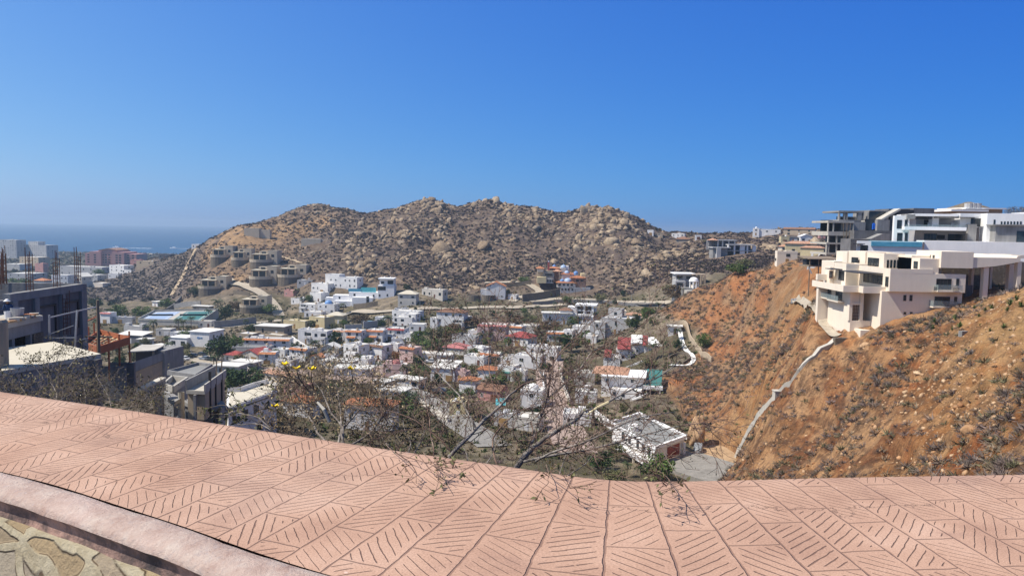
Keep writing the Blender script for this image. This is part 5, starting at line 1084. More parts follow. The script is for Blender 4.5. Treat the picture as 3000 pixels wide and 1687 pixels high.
# ---- right side of the valley: red and white roofed house with white garden path, teal roofed house
def red_white_house():
    h = hit(1868, 1052); s = h.y/FPX; rt = empty('terraced_house', h, R(-10)); tag(rt, 'white house with a red tiled roof split by white panels below the orange hill', 'house')
    X = lambda px: (px-1868)*s; Z = lambda py: (1052-py)*s
    for nm, a, b, y0, y1, bt, t in [('right_block', 1886, 1950, 3, 13, 1062, 1018), ('middle_block', 1846, 1888, 5, 14, 1062, 1010), ('left_block', 1804, 1848, 3, 12, 1072, 1030), ('entrance_block', 1768, 1812, -1, 8, 1080, 1050)]:
        m = MB(); m.box(X(a), X(b), y0, y1, Z(bt), Z(t)); m.build(nm, 'white_plaster', rt)
    m = MB(); m.shed(X(1806), X(1846), 2.2, 13, Z(1028), Z(1006), .25); m.build('red_roof', 'red_tile', rt); m = MB(); m.shed(X(1846.5), X(1880), 3, 14, Z(1009), Z(998), .3); m.build('white_roof', 'bright_white', rt)
    m = MB(); m.shed(X(1880.5), X(1896), 2.4, 13.6, Z(1014), Z(998), .25); m.build('red_strip', 'red_tile', rt); m = MB(); m.shed(X(1896.5), X(1944), 2.6, 13.6, Z(1014), Z(1002), .25); m.build('right_roof', 'bright_white', rt)
    m = MB(); m.shed(X(1768), X(1790), -1.3, 7, Z(1049), Z(1036), .2); m.build('small_red_roof', 'red_tile', rt)
    for a, y, z, k in ((1918, 3, 1036, 'white'), (1866, 5, 1034, 'white'), (1824, 3, 1052, 'brown'), (1784, -1, 1064, 'dark'), (1900, 3, 1036, 'white')): window(rt, 'F', X(a), y, Z(z), 8*s, 8*s, k)
    m = MB(); m.vprism([(X(1760), Z(1085)), (X(1818), Z(1085)), (X(1818), Z(1046)), (X(1806), Z(1046)), (X(1760), Z(1076))], -4.5, -4.1, 0, 'y'); m.build('stepped_wall', 'white_plaster', rt)
    m = MB(); m.vprism([(X(1822), Z(1085)), (X(1892), Z(1085)), (X(1892), Z(1046)), (X(1880), Z(1046)), (X(1822), Z(1074))], -6.5, -6.1, 0, 'y'); m.build('stair_wall', 'white_plaster', rt); site((h.x, h.y+5, 0), 19)
red_white_house()
def teal_house():
    h = hit(1835, 1164); s = h.y/FPX; rt = empty('teal_roofed_house', h, R(-12)); tag(rt, 'white house with a teal glass roof and long peach tiles below the red roofed house', 'house')
    X = lambda px: (px-1835)*s; Z = lambda py: (1164-py)*s
    for nm, a, b, y0, y1, bt, t in [('main_block', 1758, 1884, 2, 12, 1180, 1106), ('lower_block', 1790, 1880, -2, 2, 1180, 1138)]: m = MB(); m.box(X(a), X(b), y0, y1, Z(bt), Z(t)); m.build(nm, 'white_plaster', rt)
    m = MB(); m.hip(X(1734), X(1830), 3, 13, Z(1103), 1.5, .6); m.build('peach_roof', 'peach_tile', rt); m = MB(); m.box(X(1756), X(1890), .6, 12.2, Z(1106), Z(1103)); m.build('roof_slab', 'bright_white', rt)
    m = MB(); m.shed(X(1884), X(1936), 1, 14, Z(1126), Z(1104), .2); m.build('teal_roof', 'teal_sheet', rt); m = MB(); m.box(X(1884), X(1940), 0, 1.0, Z(1136), Z(1126)); m.build('roof_band', 'bright_white', rt)
    m = MB(); m.box(X(1886), X(1938), 4, 12, Z(1170), Z(1128)); m.build('right_block', 'dry_stone', rt)
    for a, y, z, k in ((1800, -2, 1150, 'dark'), (1826, -2, 1152, 'dark'), (1868, -2, 1150, 'brown'), (1776, 2, 1120, 'white'), (1850, 2, 1118, 'white')): window(rt, 'F', X(a), y, Z(z), 9*s, 11*s, k)
    for a in (1893, 1932): m = MB(); m.box(X(a)-.2, X(a)+.2, .2, .6, Z(1175), Z(1136)); m.build('column', 'cream_plaster', rt)
    for k in range(9): pass
    m = MB(); m.bar((X(1846), -3, Z(1168)), (X(1896), -4, Z(1140)), 1.6, .4); m.build('stair', 'white_plaster', rt); site((h.x, h.y+5, 0), 17)
teal_house()
# ---- white house with a rounded roof end, near left
def curved_house():
    z = CAMZ-36.0; A, B, Cc, D = [lev(*q, z) for q in ((668, 1190), (796, 1146), (786, 1121.5), (672, 1147))]; E = lev(811, 1135, z)
    rt = empty('curved_roof_house', Vector((A.x, A.y, z-9))); tag(rt, 'white house with a cream roof terrace ending in a rounded parapet, just beyond the wall', 'house')
    pts = [A]+[B]
    for k in range(1, 8):                      # rounded end
        t_ = k/8; pts.append((1-t_)**2*B+2*t_*(1-t_)*(E+(E-(B+Cc)/2)*.9)+t_**2*Cc)
    pts += [Cc, Cc.lerp(D, .35)+Vector((0, -.6, 0)), Cc.lerp(D, .65)+Vector((.4, -2.6, 0)), D]
    poly = [(p.x, p.y) for p in pts]; cx, cy = sum(p[0] for p in poly)/len(poly), sum(p[1] for p in poly)/len(poly)
    m = WB(); m.prism(poly, z-10, z-.9); m.put('walls', 'white_plaster', rt)
    out = lambda k: [(cx+(x-cx)*k, cy+(y-cy)*k) for x, y in poly]
    m = WB(); m.prism(out(1.06), z-.9, z-.25, 0); m.put('cornice', 'white_plaster', rt)
    m = WB(); m.prism(out(.985), z-.25, z-.12); m.put('roof', 'cream_roofing', rt)
    m = WB(); o1, o2 = out(1.05), out(.99); n = len(poly)
    for i in range(1, n-1):
        h_ = .9 if i > 1 else .5; a, b, c, d = o1[i], o1[(i+1) % n], o2[(i+1) % n], o2[i]
        m.prism([a, b, c, d], z-.25, z+h_)
    m.put('parapet', 'white_plaster', rt)
    m = WB(); m.prism(out(1.03), z-4.6, z-4.2); m.put('floor_band', 'white_plaster', rt); m = WB(); m.prism(out(1.066), z-1.12, z-.96); m.put('dark_band', 'dark_metal', rt)
    ax = (B-A); L = ax.length; ang = math.atan2(ax.y, ax.x)
    for u, w_ in ((.12, 1.0), (.36, 1.9), (.62, 1.7), (.88, 1.7)):
        p = A.lerp(B, u)+Vector((math.sin(ang), -math.cos(ang), 0))*.01-Vector((0, 0, 2.7)); o = link('window', WM['brown'], rt, rel(rt, p), ang); o.scale = (w_, 1.5, 1.5)
    for u in (.2, .7): p = A.lerp(B, u)+Vector((math.sin(ang), -math.cos(ang), 0))*.01-Vector((0, 0, 6.6)); o = link('window', WM['dark'], rt, rel(rt, p), ang); o.scale = (1.8, 1.5, 1.6)
    site(((A+Cc)/2), 9)
curved_house()
# ---- white house with garage at the foot of the slope
def garage_house():
    zr = CAMZ-42.3; F = lev(1919, 1309, zr); Rr = lev(2005, 1278, zr); Far = lev(1846, 1199, zr); Far = Rr+(Far-Rr)*.80; L = F+(Far-Rr)*.98
    zg = zr-3.4; rt = empty('garage_house', Vector((F.x, F.y, zg))); tag(rt, 'long white flat roofed house with a dark red garage door above the paved yard', 'house')
    poly = [F, Rr, Far, L]; P2 = [(p.x, p.y) for p in poly]; c = sum(poly, Vector())/4
    ins = lambda k: [(c.x+(p.x-c.x)*k, c.y+(p.y-c.y)*k) for p in poly]
    m = WB(); m.prism(P2, zg-5, zr-.45); m.put('walls', 'white_plaster', rt); m = WB(); m.prism(ins(1.045), zr-.45, zr-.1); m.put('cornice', 'bright_white', rt); m = WB(); m.prism(ins(.96), zr-.1, zr-.02); m.put('roof', 'grey_roofing', rt)
    m = WB(); o1, o2 = ins(1.04), ins(.975)
    for i in range(4): m.prism([o1[i], o1[(i+1) % 4], o2[(i+1) % 4], o2[i]], zr-.1, zr+(.5 if i in (1, 2) else .22))
    m.put('parapet', 'bright_white', rt)
    e = (Rr-F); ang = math.atan2(e.y, e.x); nf = Vector((math.sin(ang), -math.cos(ang), 0))
    p = F.lerp(Rr, .62)+nf*.02; p.z = zg+.02; o = link('garage_door', DOOR['red_door'], rt, rel(rt, p), ang); o.scale = (4.6, 1, 2.4)
    p = F.lerp(Rr, .93)+nf*.5; m = WB(); m.bar((p.x, p.y, zg), (p.x, p.y, zr-1.0), .5); m.put('pier', 'white_plaster', rt)
    g = (F-L); a2 = math.atan2(g.y, g.x); n2 = Vector((math.sin(a2), -math.cos(a2), 0))
    for u in (.12, .24, .37, .56, .72): p = F.lerp(L, u)+n2*.02; p.z = zg+1.9; o = link('window', WM['dark'], rt, rel(rt, p), a2); o.scale = (1.0, 1, 1.5)
    a, b = F.lerp(L, .0)+n2*.2, F.lerp(L, .62)+n2*.2; m = WB()                 # walkway with solid white railing
    q = [a, b, b+n2*1.7, a+n2*1.7]; m.prism([(v.x, v.y) for v in q[::-1]], zg-.25, zg); m.put('walkway', 'pale_concrete', rt)
    m = WB(); m.bar(q[3]+Vector((0, 0, zg+.4-q[3].z)), q[2]+Vector((0, 0, zg+.4-q[2].z)), .22, 1.2); m.put('railing', 'bright_white', rt)
    for u in (.02, .3, .55): p = F.lerp(L, u)+n2*1.6; m = WB(); m.bar((p.x, p.y, zg-6), (p.x, p.y, zg-.25), .4); m.put('column', 'cream_plaster', rt)
    m = WB(); p = F.lerp(Far, .55); m.lathe([(1.2, 0), (1.2, .9), (.9, 1.3), (.01, 1.5)], 14, (p.x-3, p.y-2, zr-.02)); m.put('roof_dome', 'bright_white', rt)
    site(c, 13); return zg, F, Rr, e.normalized(), nf
GH = garage_house()

# rock left standing beside the excavated yard
def outcrop():
    p = hit(2046, 1318); V, F_ = rock_template(77, 3); rr = np.random.RandomState(5); V = V*np.array([2.0, 3.4, 5.6]); V += (fbm(V[:, 0]*3+9, V[:, 1]*3+V[:, 2]*2, 1.2, 3)[:, None]-.5)*1.1; V[:, 0] += V[:, 2]*.18
    o = link('rock_outcrop', npmesh('rock_outcrop', V, F_, 'ochre_rock'), None, (p.x, p.y+3, p.z+2.2)); tag(o, 'tall brown jagged rock left standing between the garage house and the drain wall', 'rock')
outcrop()
SPLIT[0] = True
# ---------------------------------------------------------------- right-hand villas
def K(cx, cy, Y): return P(2300+cx/3.45, 580+cy/3.45, Y)
def KX(cx, Y, cy=700): return K(cx, cy, Y).x
def KZ(cy, Y, cx=1068): return K(cx, cy, Y).z
def cream_villa():
    Y0 = 127.0; xC = KX(1068, Y0); xR = KX(1835, Y0); zt, zm, zb = KZ(715, Y0), KZ(945, Y0), KZ(1385, Y0)
    rt = empty('cream_villa', Vector((xC, Y0, zb))); tag(rt, 'large cream stepped villa on columns above the orange hillside', 'villa')
    CR = 'cream_plaster'
    def bx(nm, x0, x1, y0, y1, z0, z1, mat=CR): m = WB(); m.box(x0, x1, y0, y1, z0, z1); return m.put(nm, mat, rt)
    def pr(nm, x0, x1, y0, y1, z, h=.5, mat=CR): m = WB(); parapet(m, x0, x1, y0, y1, z, h); return m.put(nm, mat, rt)
    fz = zt-.75                                        # roof level of the middle floor
    bx('middle_floor', xC, xR, Y0, 141, zm, fz); pr('roof_parapet', xC-.01, KX(1500, Y0), Y0-.01, 141, fz, .75)
    bx('lower_floors', xC-.9, xR-.01, Y0+.7, 141, zb-4, zm)
    # upper wing with the hovering block and the long deck on columns
    zb1, zb0 = KZ(540, Y0, 1565), KZ(705, Y0, 1565); xb0, xb1 = KX(1565, Y0), KX(1890, Y0)
    bx('upper_block', xb0, xb1, Y0-.25, 134.6, zb0, zb1)
    xs = KX(1370, Y0); bx('step_block', xs, xb0-.01, Y0+.3, 136, fz, KZ(612, Y0, 1370)); bx('link_block', xs, xb0+2, Y0+3, 139, fz, KZ(585, Y0+3, 1400))
    zd = lambda cy, cx: KZ(cy, Y0, cx)
    m = WB(); m.vprism([(KX(1835, Y0), zd(712, 1835)), (KX(2120, Y0), zd(690, 2120)), (KX(2372, Y0), zd(645, 2372)), (KX(2372, Y0), zd(585, 2372)), (KX(2340, Y0), zd(588, 2340)), (KX(2330, Y0), zd(606, 2330)), (KX(1890, Y0), zd(600, 1890)), (KX(1835, Y0), zd(600, 1835))], Y0-.1, 139, 0, 'y'); m.put('deck', CR, rt)
    bx('deck_block', KX(2200, 133), KX(2345, 133), 131, 137, KZ(606, 133, 2250), KZ(572, 133, 2250))
    for a, b, y, t, bt in ((2015, 2064, Y0+.4, 700, 1040), (2352, 2392, Y0+.2, 640, 1000), (1890, 1915, 134, 712, 920), (2080, 2100, 134, 700, 940), (2270, 2330, 129.5, 672, 985)):
        bx('column', KX(a, y), KX(b, y), y, y+.9, KZ(bt, y, a)-1.5, KZ(t, y, a))
    bx('rock_cut', xR+.02, KX(2460, 140), 139.5, 144, KZ(1060, 140, 2000)-2, KZ(640, 140, 2000), 'dry_stone'); bx('storage_wall', KX(1840, 133), KX(1910, 133), 133, 133.4, KZ(1030, 133, 1850), KZ(880, 133, 1850), 'dark_concrete')
    # terrace floor stepping back to the left
    x1 = KX(590, 130, 900); x2 = KX(745, 130, 900); x3 = KX(1000, 128.4, 900); tz1, tz0 = KZ(885, 130, 590), KZ(950, 130, 590); tf = tz1-.75
    plan = [(x1, 143.7), (x1, 130), (x2, 130), (x2, 128.3), (xC-.02, 128.3), (xC-.02, 143.7)]
    m = WB(); m.prism(plan, tz0, tf); m.put('terrace_floor', CR, rt)
    m = WB()
    for (a, b), (c, d) in zip(plan[:-2], plan[1:-1]):
        if abs(a-c) < .01: m.box(a, a+.25, d, b+.0, tf, tz1)
        else: m.box(a+.25, c, b, b+.25, tf, tz1)
    m.put('terrace_parapet', CR, rt)
    # walls below the terrace
    xl = KX(660, 131, 1200)
    bx('left_block', xl, KX(880, 131, 1200), 131, 140.5, KZ(1400, 131, 660)-2.5, KZ(1240, 131, 700)); bx('back_wall', xl+.01, xC-.91, 134.2, 140.4, zb-3, tz0-.002); bx('left_wall', xl, xl+.6, 131.5, 140.5, KZ(1240, 131, 700), tz0-.003)
    for a, b in ((650, 682), (758, 792)): bx('column', KX(a, 131, 1100), KX(b, 131, 1100), 131, 131.8, KZ(1240, 131, 700), tz0-.004)
    bx('column_tie', KX(682, 131, 1100), KX(758, 131, 1100), 131.05, 131.5, KZ(1080, 131, 700), KZ(1062, 131, 700)); bx('upper_panel', KX(682, 131, 1100), KX(758, 131, 1100), 131.3, 131.5, KZ(1062, 131, 700), tz0-.005)
    m = WB()
    for k in range(5): u = KX(686+k*17, 131.3, 1100); m.box(u, u+.06, 131.3, 131.36, KZ(1240, 131, 700), KZ(1080, 131, 700))
    for k in range(5): zz = KZ(1095+k*33, 131.3, 700); m.box(KX(682, 131.3, 1100), KX(758, 131.3, 1100), 131.37, 131.42, zz, zz+.06)
    m.put('mesh_gate', 'rusty_steel', rt)
    bx('far_left_block', KX(312, 142, 1000), xl+.3, 141, 141.9, KZ(1140, 142, 350)-5, tz0-.006); bx('plinth', KX(725, 130, 1340), KX(880, 130, 1340), 128.6, 131, KZ(1400, 130, 725)-1.5, KZ(1325, 130, 725))
    # rooms on the terrace level
    xu = KX(615, 138.5, 760); zu = KZ(665, 138.5, 615)
    bx('terrace_room', xu, xC+1.5, 138.5, 143.6, tf, zu-.5); pr('room_parapet', xu-.01, xC+1.5, 138.49, 143.61, zu-.5, .5)
    bx('rear_room', KX(405, 146, 730), xu+2, 143.7, 146.5, tf-1, KZ(690, 146, 405)); bx('rear_parapet', KX(297, 146.5, 790), KX(450, 146.5, 790), 145, 145.8, KZ(825, 146.5, 300), KZ(765, 146.5, 300)); bx('rear_upper', KX(495, 150, 690), xC+3, 150, 156, tf, KZ(640, 150, 495))
    m = WB(); m.box(KX(640, 134, 740), xC+.3, 129.5, 138, KZ(752, 134, 800), KZ(745, 134, 800)); m.put('canopy', 'dark_metal', rt)
    m = WB(); m.box(KX(450, 141, 715), xu+.2, 140, 143, KZ(722, 141, 520), KZ(715, 141, 520)); m.put('canopy', 'dark_metal', rt)
    # penthouse
    Yp = 134.5; xp = KX(1000, Yp, 620); xq = KX(1210, Yp, 620); zp = KZ(560, Yp, 1000)
    bx('penthouse', xp, xq, Yp, 141, fz, zp-.4); pr('penthouse_parapet', xp-.01, xq+.01, Yp-.01, 141.01, zp-.4, .4); bx('penthouse_rear', xp-.3, xq+1, 141.02, 148, fz, zp+.1); bx('penthouse_back', xp-.6, xp+4, 148.02, 153, fz-1, zp-.1)
    def win(face, u, pl, z, w, h, kind='dark', nm='window'): o = window(rt, face, 0, 0, 0, w, h, kind, nm); p = rel(rt, (u, pl-.004, z) if face == 'F' else (pl-.004, u, z)); o.location = p; return o
    def wf(c0, c1, d0, d1, Y, kind='void', nm='window'): a, b = K(c0, d0, Y), K(c1, d1, Y); win('F', (a.x+b.x)/2, Y, (a.z+b.z)/2, b.x-a.x, a.z-b.z, kind, nm)
    wf(1530, 1676, 815, 925, Y0, 'wide', 'balcony_door'); wf(1731, 1756, 815, 890, Y0); wf(1512, 1660, 995, 1100, Y0+.7, 'wide', 'balcony_door'); wf(1711, 1736, 998, 1060, Y0+.7)
    for a in (1197, 1259): wf(a, a+25, 980, 1040, Y0+.7)
    for a in (1199, 1263): wf(a, a+23, 1151, 1176, Y0+.7)
    wf(1466, 1488, 575, 606, Y0+3)
    for k in range(5): wf(1030+k*34, 1046+k*34, 626, 708, Yp, 'void', 'slit_window')
    def wl_(c0, c1, d0, d1, X, kind='wide', nm='window'):       # window in a wall facing left at x = X
        Ya = X/ray(2300+c0/3.45, 580+d0/3.45)[0]; Yb = X/ray(2300+c1/3.45, 580+d1/3.45)[0]; a, b = K(c0, d0, Ya), K(c1, d1, Yb)
        zz0, zz1 = K((c0+c1)/2, d0, (Ya+Yb)/2).z, K((c0+c1)/2, d1, (Ya+Yb)/2).z
        win('L', (Ya+Yb)/2, X, (zz0+zz1)/2, abs(Ya-Yb), zz0-zz1, kind, nm)
    wl_(795, 985, 772, 862, xC, 'wide', 'terrace_door'); wl_(1018, 1043, 795, 895, xC, 'void'); wl_(545, 597, 730, 832, xu, 'dark'); wl_(840, 948, 605, 688, xp, 'wide'); wl_(675, 738, 600, 662, xp-.6, 'void'); wl_(1303, 1340, 640, 712, xs, 'void'); wl_(1495, 1508, 578, 670, xb0, 'void'); wl_(450, 482, 735, 812, KX(405, 146, 730), 'brown', 'door')
    # balconies
    def balcony(c, y0, y1, x0, x1, rail='clear_railing'):
        m = WB(); m.box(x0, x1, y0, y1, c, c+.22); o = m.put('balcony', CR, rt)
        m = WB(); m.box(x0, x1, y0, y0+.05, c+.22, c+1.2); m.box(x0, x0+.05, y0+.05, y1, c+.22, c+1.2); m.put('balcony_railing', rail, rt)
    balcony(KZ(945, Y0, 1600), Y0-1.3, Y0-.01, KX(1505, Y0, 900), KX(1752, Y0, 900)); balcony(KZ(1108, Y0, 1600), Y0-.7, Y0+.69, KX(1475, Y0, 1100), KX(1720, Y0, 1100))
    m = WB()
    for a, b in ((1505, 1532), (1700, 1752)): 
        for k in range(6): u = KX(a+(b-a)*k/5, Y0-1.32, 900); m.box(u, u+.04, Y0-1.36, Y0-1.32, KZ(938, Y0, 1600), KZ(895, Y0, 1600))
    m.put('bars', 'dark_metal', rt)
    for (c0, c1, d) in ((385, 490, 1012), (488, 605, 1045)):
        Ya = xl/ray(2300+c0/3.45, 860)[0]; Yb = xl/ray(2300+c1/3.45, 870)[0]; z = K((c0+c1)/2, d, (Ya+Yb)/2).z
        m = WB(); m.box(xl-1.2, xl-.01, min(Ya, Yb)+.1, max(Ya, Yb)-.1, z, z+.2); m.put('balcony', CR, rt); m = WB(); m.box(xl-1.2, xl-1.15, min(Ya, Yb)+.1, max(Ya, Yb)-.1, z+.2, z+1.2); m.put('balcony_railing', 'clear_railing', rt)
        win('L', (Ya+Yb)/2, xl, z+1.25, abs(Ya-Yb)*.55, 2.1, 'void', 'balcony_door')
    z = KZ(1072, 132, 930); balcony(z, 132.2, 134.19, KX(868, 132, 1050), KX(1003, 132, 1050)); wf(925, 1000, 972, 1050, 134.2, 'wide', 'balcony_door')
    site((66, 134, 0), 13); site((76, 132, 0), 10); site((60, 137, 0), 8)
cream_villa()
def white_villa():
    Yf = 165.0; rt = empty('white_villa', K(1110, 450, Yf), R(-13)); tag(rt, 'bright white modern villa with infinity pool behind the cream villa', 'villa'); WT = 'bright_white'
    def bx(nm, c0, c1, t, b, y0, y1, mat=WT, ref=None): Y = ref or y0; m = WB(); m.box(KX(c0, Y, t), KX(c1, Y, t), y0, y1, KZ(b, Y, (c0+c1)/2), KZ(t, Y, (c0+c1)/2)); return m.put(nm, mat, rt)
    def wf(c0, c1, d0, d1, Y, kind='void', nm='window'):
        a, b = K(c0, d0, Y), K(c1, d1, Y); o = window(rt, 'F', 0, 0, 0, b.x-a.x, a.z-b.z, kind, nm); o.location = rel(rt, ((a.x+b.x)/2, Y-.004, (a.z+b.z)/2))
    bx('left_pier', 1110, 1250, 180, 470, Yf, Yf+1.4); bx('back_wall', 1250, 1800, 170, 460, Yf+5, 178, 'grey_plaster'); bx('floor_slab', 1228, 1792, 293, 327, Yf-2.2, Yf+5); bx('roof_slab', 1290, 1702, 162, 186, Yf-.5, 178); bx('upper_left_pier', 1240, 1312, 165, 212, Yf-1, Yf+4, 'raw_concrete')
    bx('grey_box', 1488, 1692, 178, 206, Yf+.5, Yf+4.9, 'raw_concrete'); bx('upper_right_block', 1692, 1972, 160, 300, Yf+1.5, 178); bx('lower_right_wall', 1862, 1975, 300, 470, Yf+1.5, 178); bx('concrete_panel', 1788, 1864, 266, 460, Yf-.6, Yf+1.0, 'raw_concrete')
    bx('front_frame', 1432, 1492, 186, 292, Yf+2.2, Yf+4.9)
    bx('right_wing', 1976, 2300, 162, 470, Yf-2, 178); bx('end_wing', 2290, 2560, 150, 470, Yf+3, 178); bx('concrete_porch', 2090, 2345, 276, 470, Yf-5, Yf-2.02, 'raw_concrete'); bx('porch_top', 2070, 2360, 270, 282, Yf-5.6, Yf-2.03, 'raw_concrete'); bx('end_frame', 2350, 2420, 170, 300, Yf+2, Yf+2.9, 'grey_plaster')
    bx('terrace_wall', 1470, 2560, 441, 640, 158, 164); bx('pool_wall', 855, 1470, 440, 640, 157, 157.29); bx('pool_floor', 1000, 1470, 452, 470, 157.3, 164); bx('pool_rim', 995, 1468, 446, 494, 156.7, 156.98, 'pool_tile', 156.7)
    m = WB(); m.box(KX(1000, 158, 440), KX(1466, 158, 440), 157.3, 163, KZ(440, 157, 1200)-.01, KZ(440, 157, 1200)+.04); m.put('pool', 'pool_water', rt)
    bx('canopy', 850, 965, 465, 472, 154.5, 156.99, 'dark_metal'); wf(887, 953, 480, 545, 157, 'wide', 'door')
    wf(1320, 1432, 220, 290, Yf+5, 'wide'); wf(1320, 1432, 358, 450, Yf+5, 'wide'); wf(1536, 1786, 362, 442, Yf+5, 'wide'); wf(1645, 1690, 235, 290, Yf+5, 'dark'); wf(1785, 1872, 208, 292, Yf+1.5, 'wide'); wf(1908, 1952, 206, 274, Yf+1.5, 'void')
    wf(1132, 1172, 222, 310, Yf, 'dark', 'tall_glass'); wf(1132, 1176, 352, 445, Yf, 'dark', 'tall_glass')
    for a in (1203, 1217):
        for d in ((220, 308), (352, 445)): wf(a, a+9, *d, Yf, 'void', 'slit_window')
    for k in range(7): wf(2092+k*28, 2104+k*28, 240, 270, Yf-2, 'void', 'slit_window')
    wf(2030, 2041, 222, 280, Yf-2, 'void', 'slit_window')
    for a in (2018, 2034): wf(a, a+10, 378, 436, Yf-2, 'void', 'slit_window')
    wf(1925, 1958, 380, 446, Yf+1.5, 'brown', 'door'); wf(2272, 2335, 335, 450, Yf-5, 'void', 'porch_opening')
    m = WB(); m.box(KX(1438, 170, 390), KX(1506, 170, 390), 169.8, 169.99, KZ(412, 170, 1470), KZ(373, 170, 1470)); m.put('television', 'black_plastic', rt)
    m = WB(); m.box(KX(1232, 163, 280), KX(1470, 163, 280), 162.82, 162.86, KZ(293, 163, 1350), KZ(272, 163, 1350)); m.box(KX(1480, 163, 280), KX(1790, 163, 280), 162.82, 162.86, KZ(293, 163, 1600), KZ(272, 163, 1600)); m.put('glass_railing', 'clear_railing', rt)
    bx('canopy', 1320, 1432, 208, 213, Yf+1.5, Yf+4.98, 'dark_metal'); bx('canopy', 1715, 1885, 196, 201, Yf-1, Yf+1.48, 'dark_metal')
    site((85, 168, 0), 17); site((100, 168, 0), 14); site((75, 166, 0), 12)
    for a, b in ((1468, 250), (1706, 250)):
        p = K(a, 293, 166.5); o = empty('terrace_chair', p, 0); tag(o, 'white terrace chair on the upper balcony of the white villa, '+('left one' if a < 1500 else 'right one'), 'chair')
        m = MB(); m.box(-.4, .4, -.4, .4, .38, .46); m.build('seat', 'white_metal', o); m = MB(); m.box(-.4, .4, .34, .42, .46, 1.0); m.build('backrest', 'white_metal', o)
        for i in (-1, 1):
            for j in (-1, 1): m = MB(); m.box(i*.36-.03, i*.36+.03, j*.36-.03, j*.36+.03, 0, .38); m.build('leg', 'white_metal', o)
white_villa()
def concrete_shell():
    Y = 200.0; rt = empty('unfinished_building', K(437, 575, Y)); tag(rt, 'unfinished grey concrete building with open floors and a blue tarp', 'building'); RC = 'raw_concrete'
    def bx(nm, c0, c1, t, b, y0, y1, mat=RC): m = WB(); m.box(KX(c0, y0, t), KX(c1, y0, t), y0, y1, KZ(b, y0, (c0+c1)/2), KZ(t, y0, (c0+c1)/2)); return m.put(nm, mat, rt)
    for t, b, c0, c1 in ((232, 252, 437, 700), (340, 382, 437, 700), (452, 470, 418, 700), (556, 575, 418, 690)): bx('floor_slab', c0, c1, t, b, Y, 211, 'pale_concrete')
    for c in (437, 490, 690): bx('column', c, c+9, 252, 340, Y+.1, Y+.7, 'pale_concrete')
    for c in (437, 522, 606, 692): bx('column', c, c+9, 382, 452, Y+.1, Y+.7, 'pale_concrete')
    for c in (420, 440, 520, 604, 660): bx('column', c, c+9, 470, 580, Y+.1, Y+.7, 'pale_concrete')
    for t, b in ((252, 340), (382, 452), (470, 556)): bx('back_wall', 437, 700, t, b, 209, 210.9, 'dark_concrete')
    bx('infill_wall', 600, 815, 240, 330, Y+1, Y+3); bx('bay_wall', 700, 1115, 330, 460, Y-3, 212, 'dark_concrete'); bx('infill_wall', 822, 935, 230, 330, Y+2, 212, 'pale_concrete'); bx('right_wall', 935, 1115, 222, 340, Y+.5, 212)
    m = WB(); p = [KX(720, Y-6, 400), KX(1000, Y-6, 400)]; m.vprism([(KX(735, Y-6, 460), KZ(560, Y-6, 735)), (KX(1060, Y-6, 460), KZ(560, Y-6, 1060)), (KX(1060, Y-6, 350), KZ(362, Y-6, 1060)), (KX(985, Y-6, 360), KZ(362, Y-6, 985)), (KX(870, Y-6, 395), KZ(412, Y-6, 870)), (KX(735, Y-6, 415), KZ(420, Y-6, 735))], Y-6, Y-3.1, 0, 'y'); m.put('ramp_wall', RC, rt); bx('retaining_wall', 665, 860, 415, 560, Y-12, Y-6.2, 'dark_concrete')
    for t, b, c0, c1 in ((130, 148, 545, 800), (222, 234, 545, 860)): bx('floor_slab', c0, c1, t, b, Y+5, 216)
    for c in (548, 600, 625, 738, 790, 835): bx('column', c, c+(12 if c < 700 else 40 if c == 738 else 10), 148, 222, Y+5.1, Y+6)
    bx('back_wall', 548, 800, 190, 222, 214, 215.9, 'dark_concrete'); bx('upper_wall', 855, 1050, 125, 222, Y+6, 216); bx('upper_wall', 1050, 1305, 112, 222, Y+8, 216, 'dark_concrete'); bx('dark_tower', 1300, 1510, 105, 190, Y+6, 214, 'dark_concrete')
    m = WB(); a, b = K(945, 222, Y+4), K(1135, 116, Y+4); m.bar(a, b, 3.5, .5); m.put('stair_slab', 'pale_concrete', rt); bx('stair_void', 1125, 1305, 120, 222, Y+5, Y+7.9, 'dark_metal')
    for c in (905, 955, 1080): wfr = K(c, 195, Y+6-.0); o = window(rt, 'F', 0, 0, 0, 3.2, 3.2, 'void', 'opening'); o.location = rel(rt, (wfr.x, (Y+6 if c < 1050 else Y+8)-.004, wfr.z))
    for c, d in ((520, 290), (560, 290), (860, 280), (1085, 280)): q = K(c, d, Y+2); o = window(rt, 'F', 0, 0, 0, 3.0, 3.6, 'void', 'opening'); o.location = rel(rt, (q.x, {520: 209, 560: 209, 860: Y+2, 1085: Y+.5}[c]-.006, q.z))
    m = WB(); q0, q1 = K(882, 252, Y+1.9), K(925, 330, Y+1.9); rr = random.Random(3)
    for k in range(6): x = q0.x+(q1.x-q0.x)*k/6; m.box(x, x+(q1.x-q0.x)/6, Y+1.5+.25*rr.random(), Y+1.95, q1.z+rr.random()*.5, q0.z-rr.random()*.6)
    tarp = m.put('tarpaulin', 'blue_tarp'); tag(tarp, 'crumpled blue tarpaulin hanging in the grey concrete building', 'tarpaulin')
    for k in range(4): q = K(590+k*14, 560, Y-.4); m = WB(); m.bar(q, q+Vector((.4 if k % 2 else -.4, 0, 8)), .1); m.put('prop', 'weathered_timber', rt)
    site((92, 206, 0), 20)
concrete_shell()
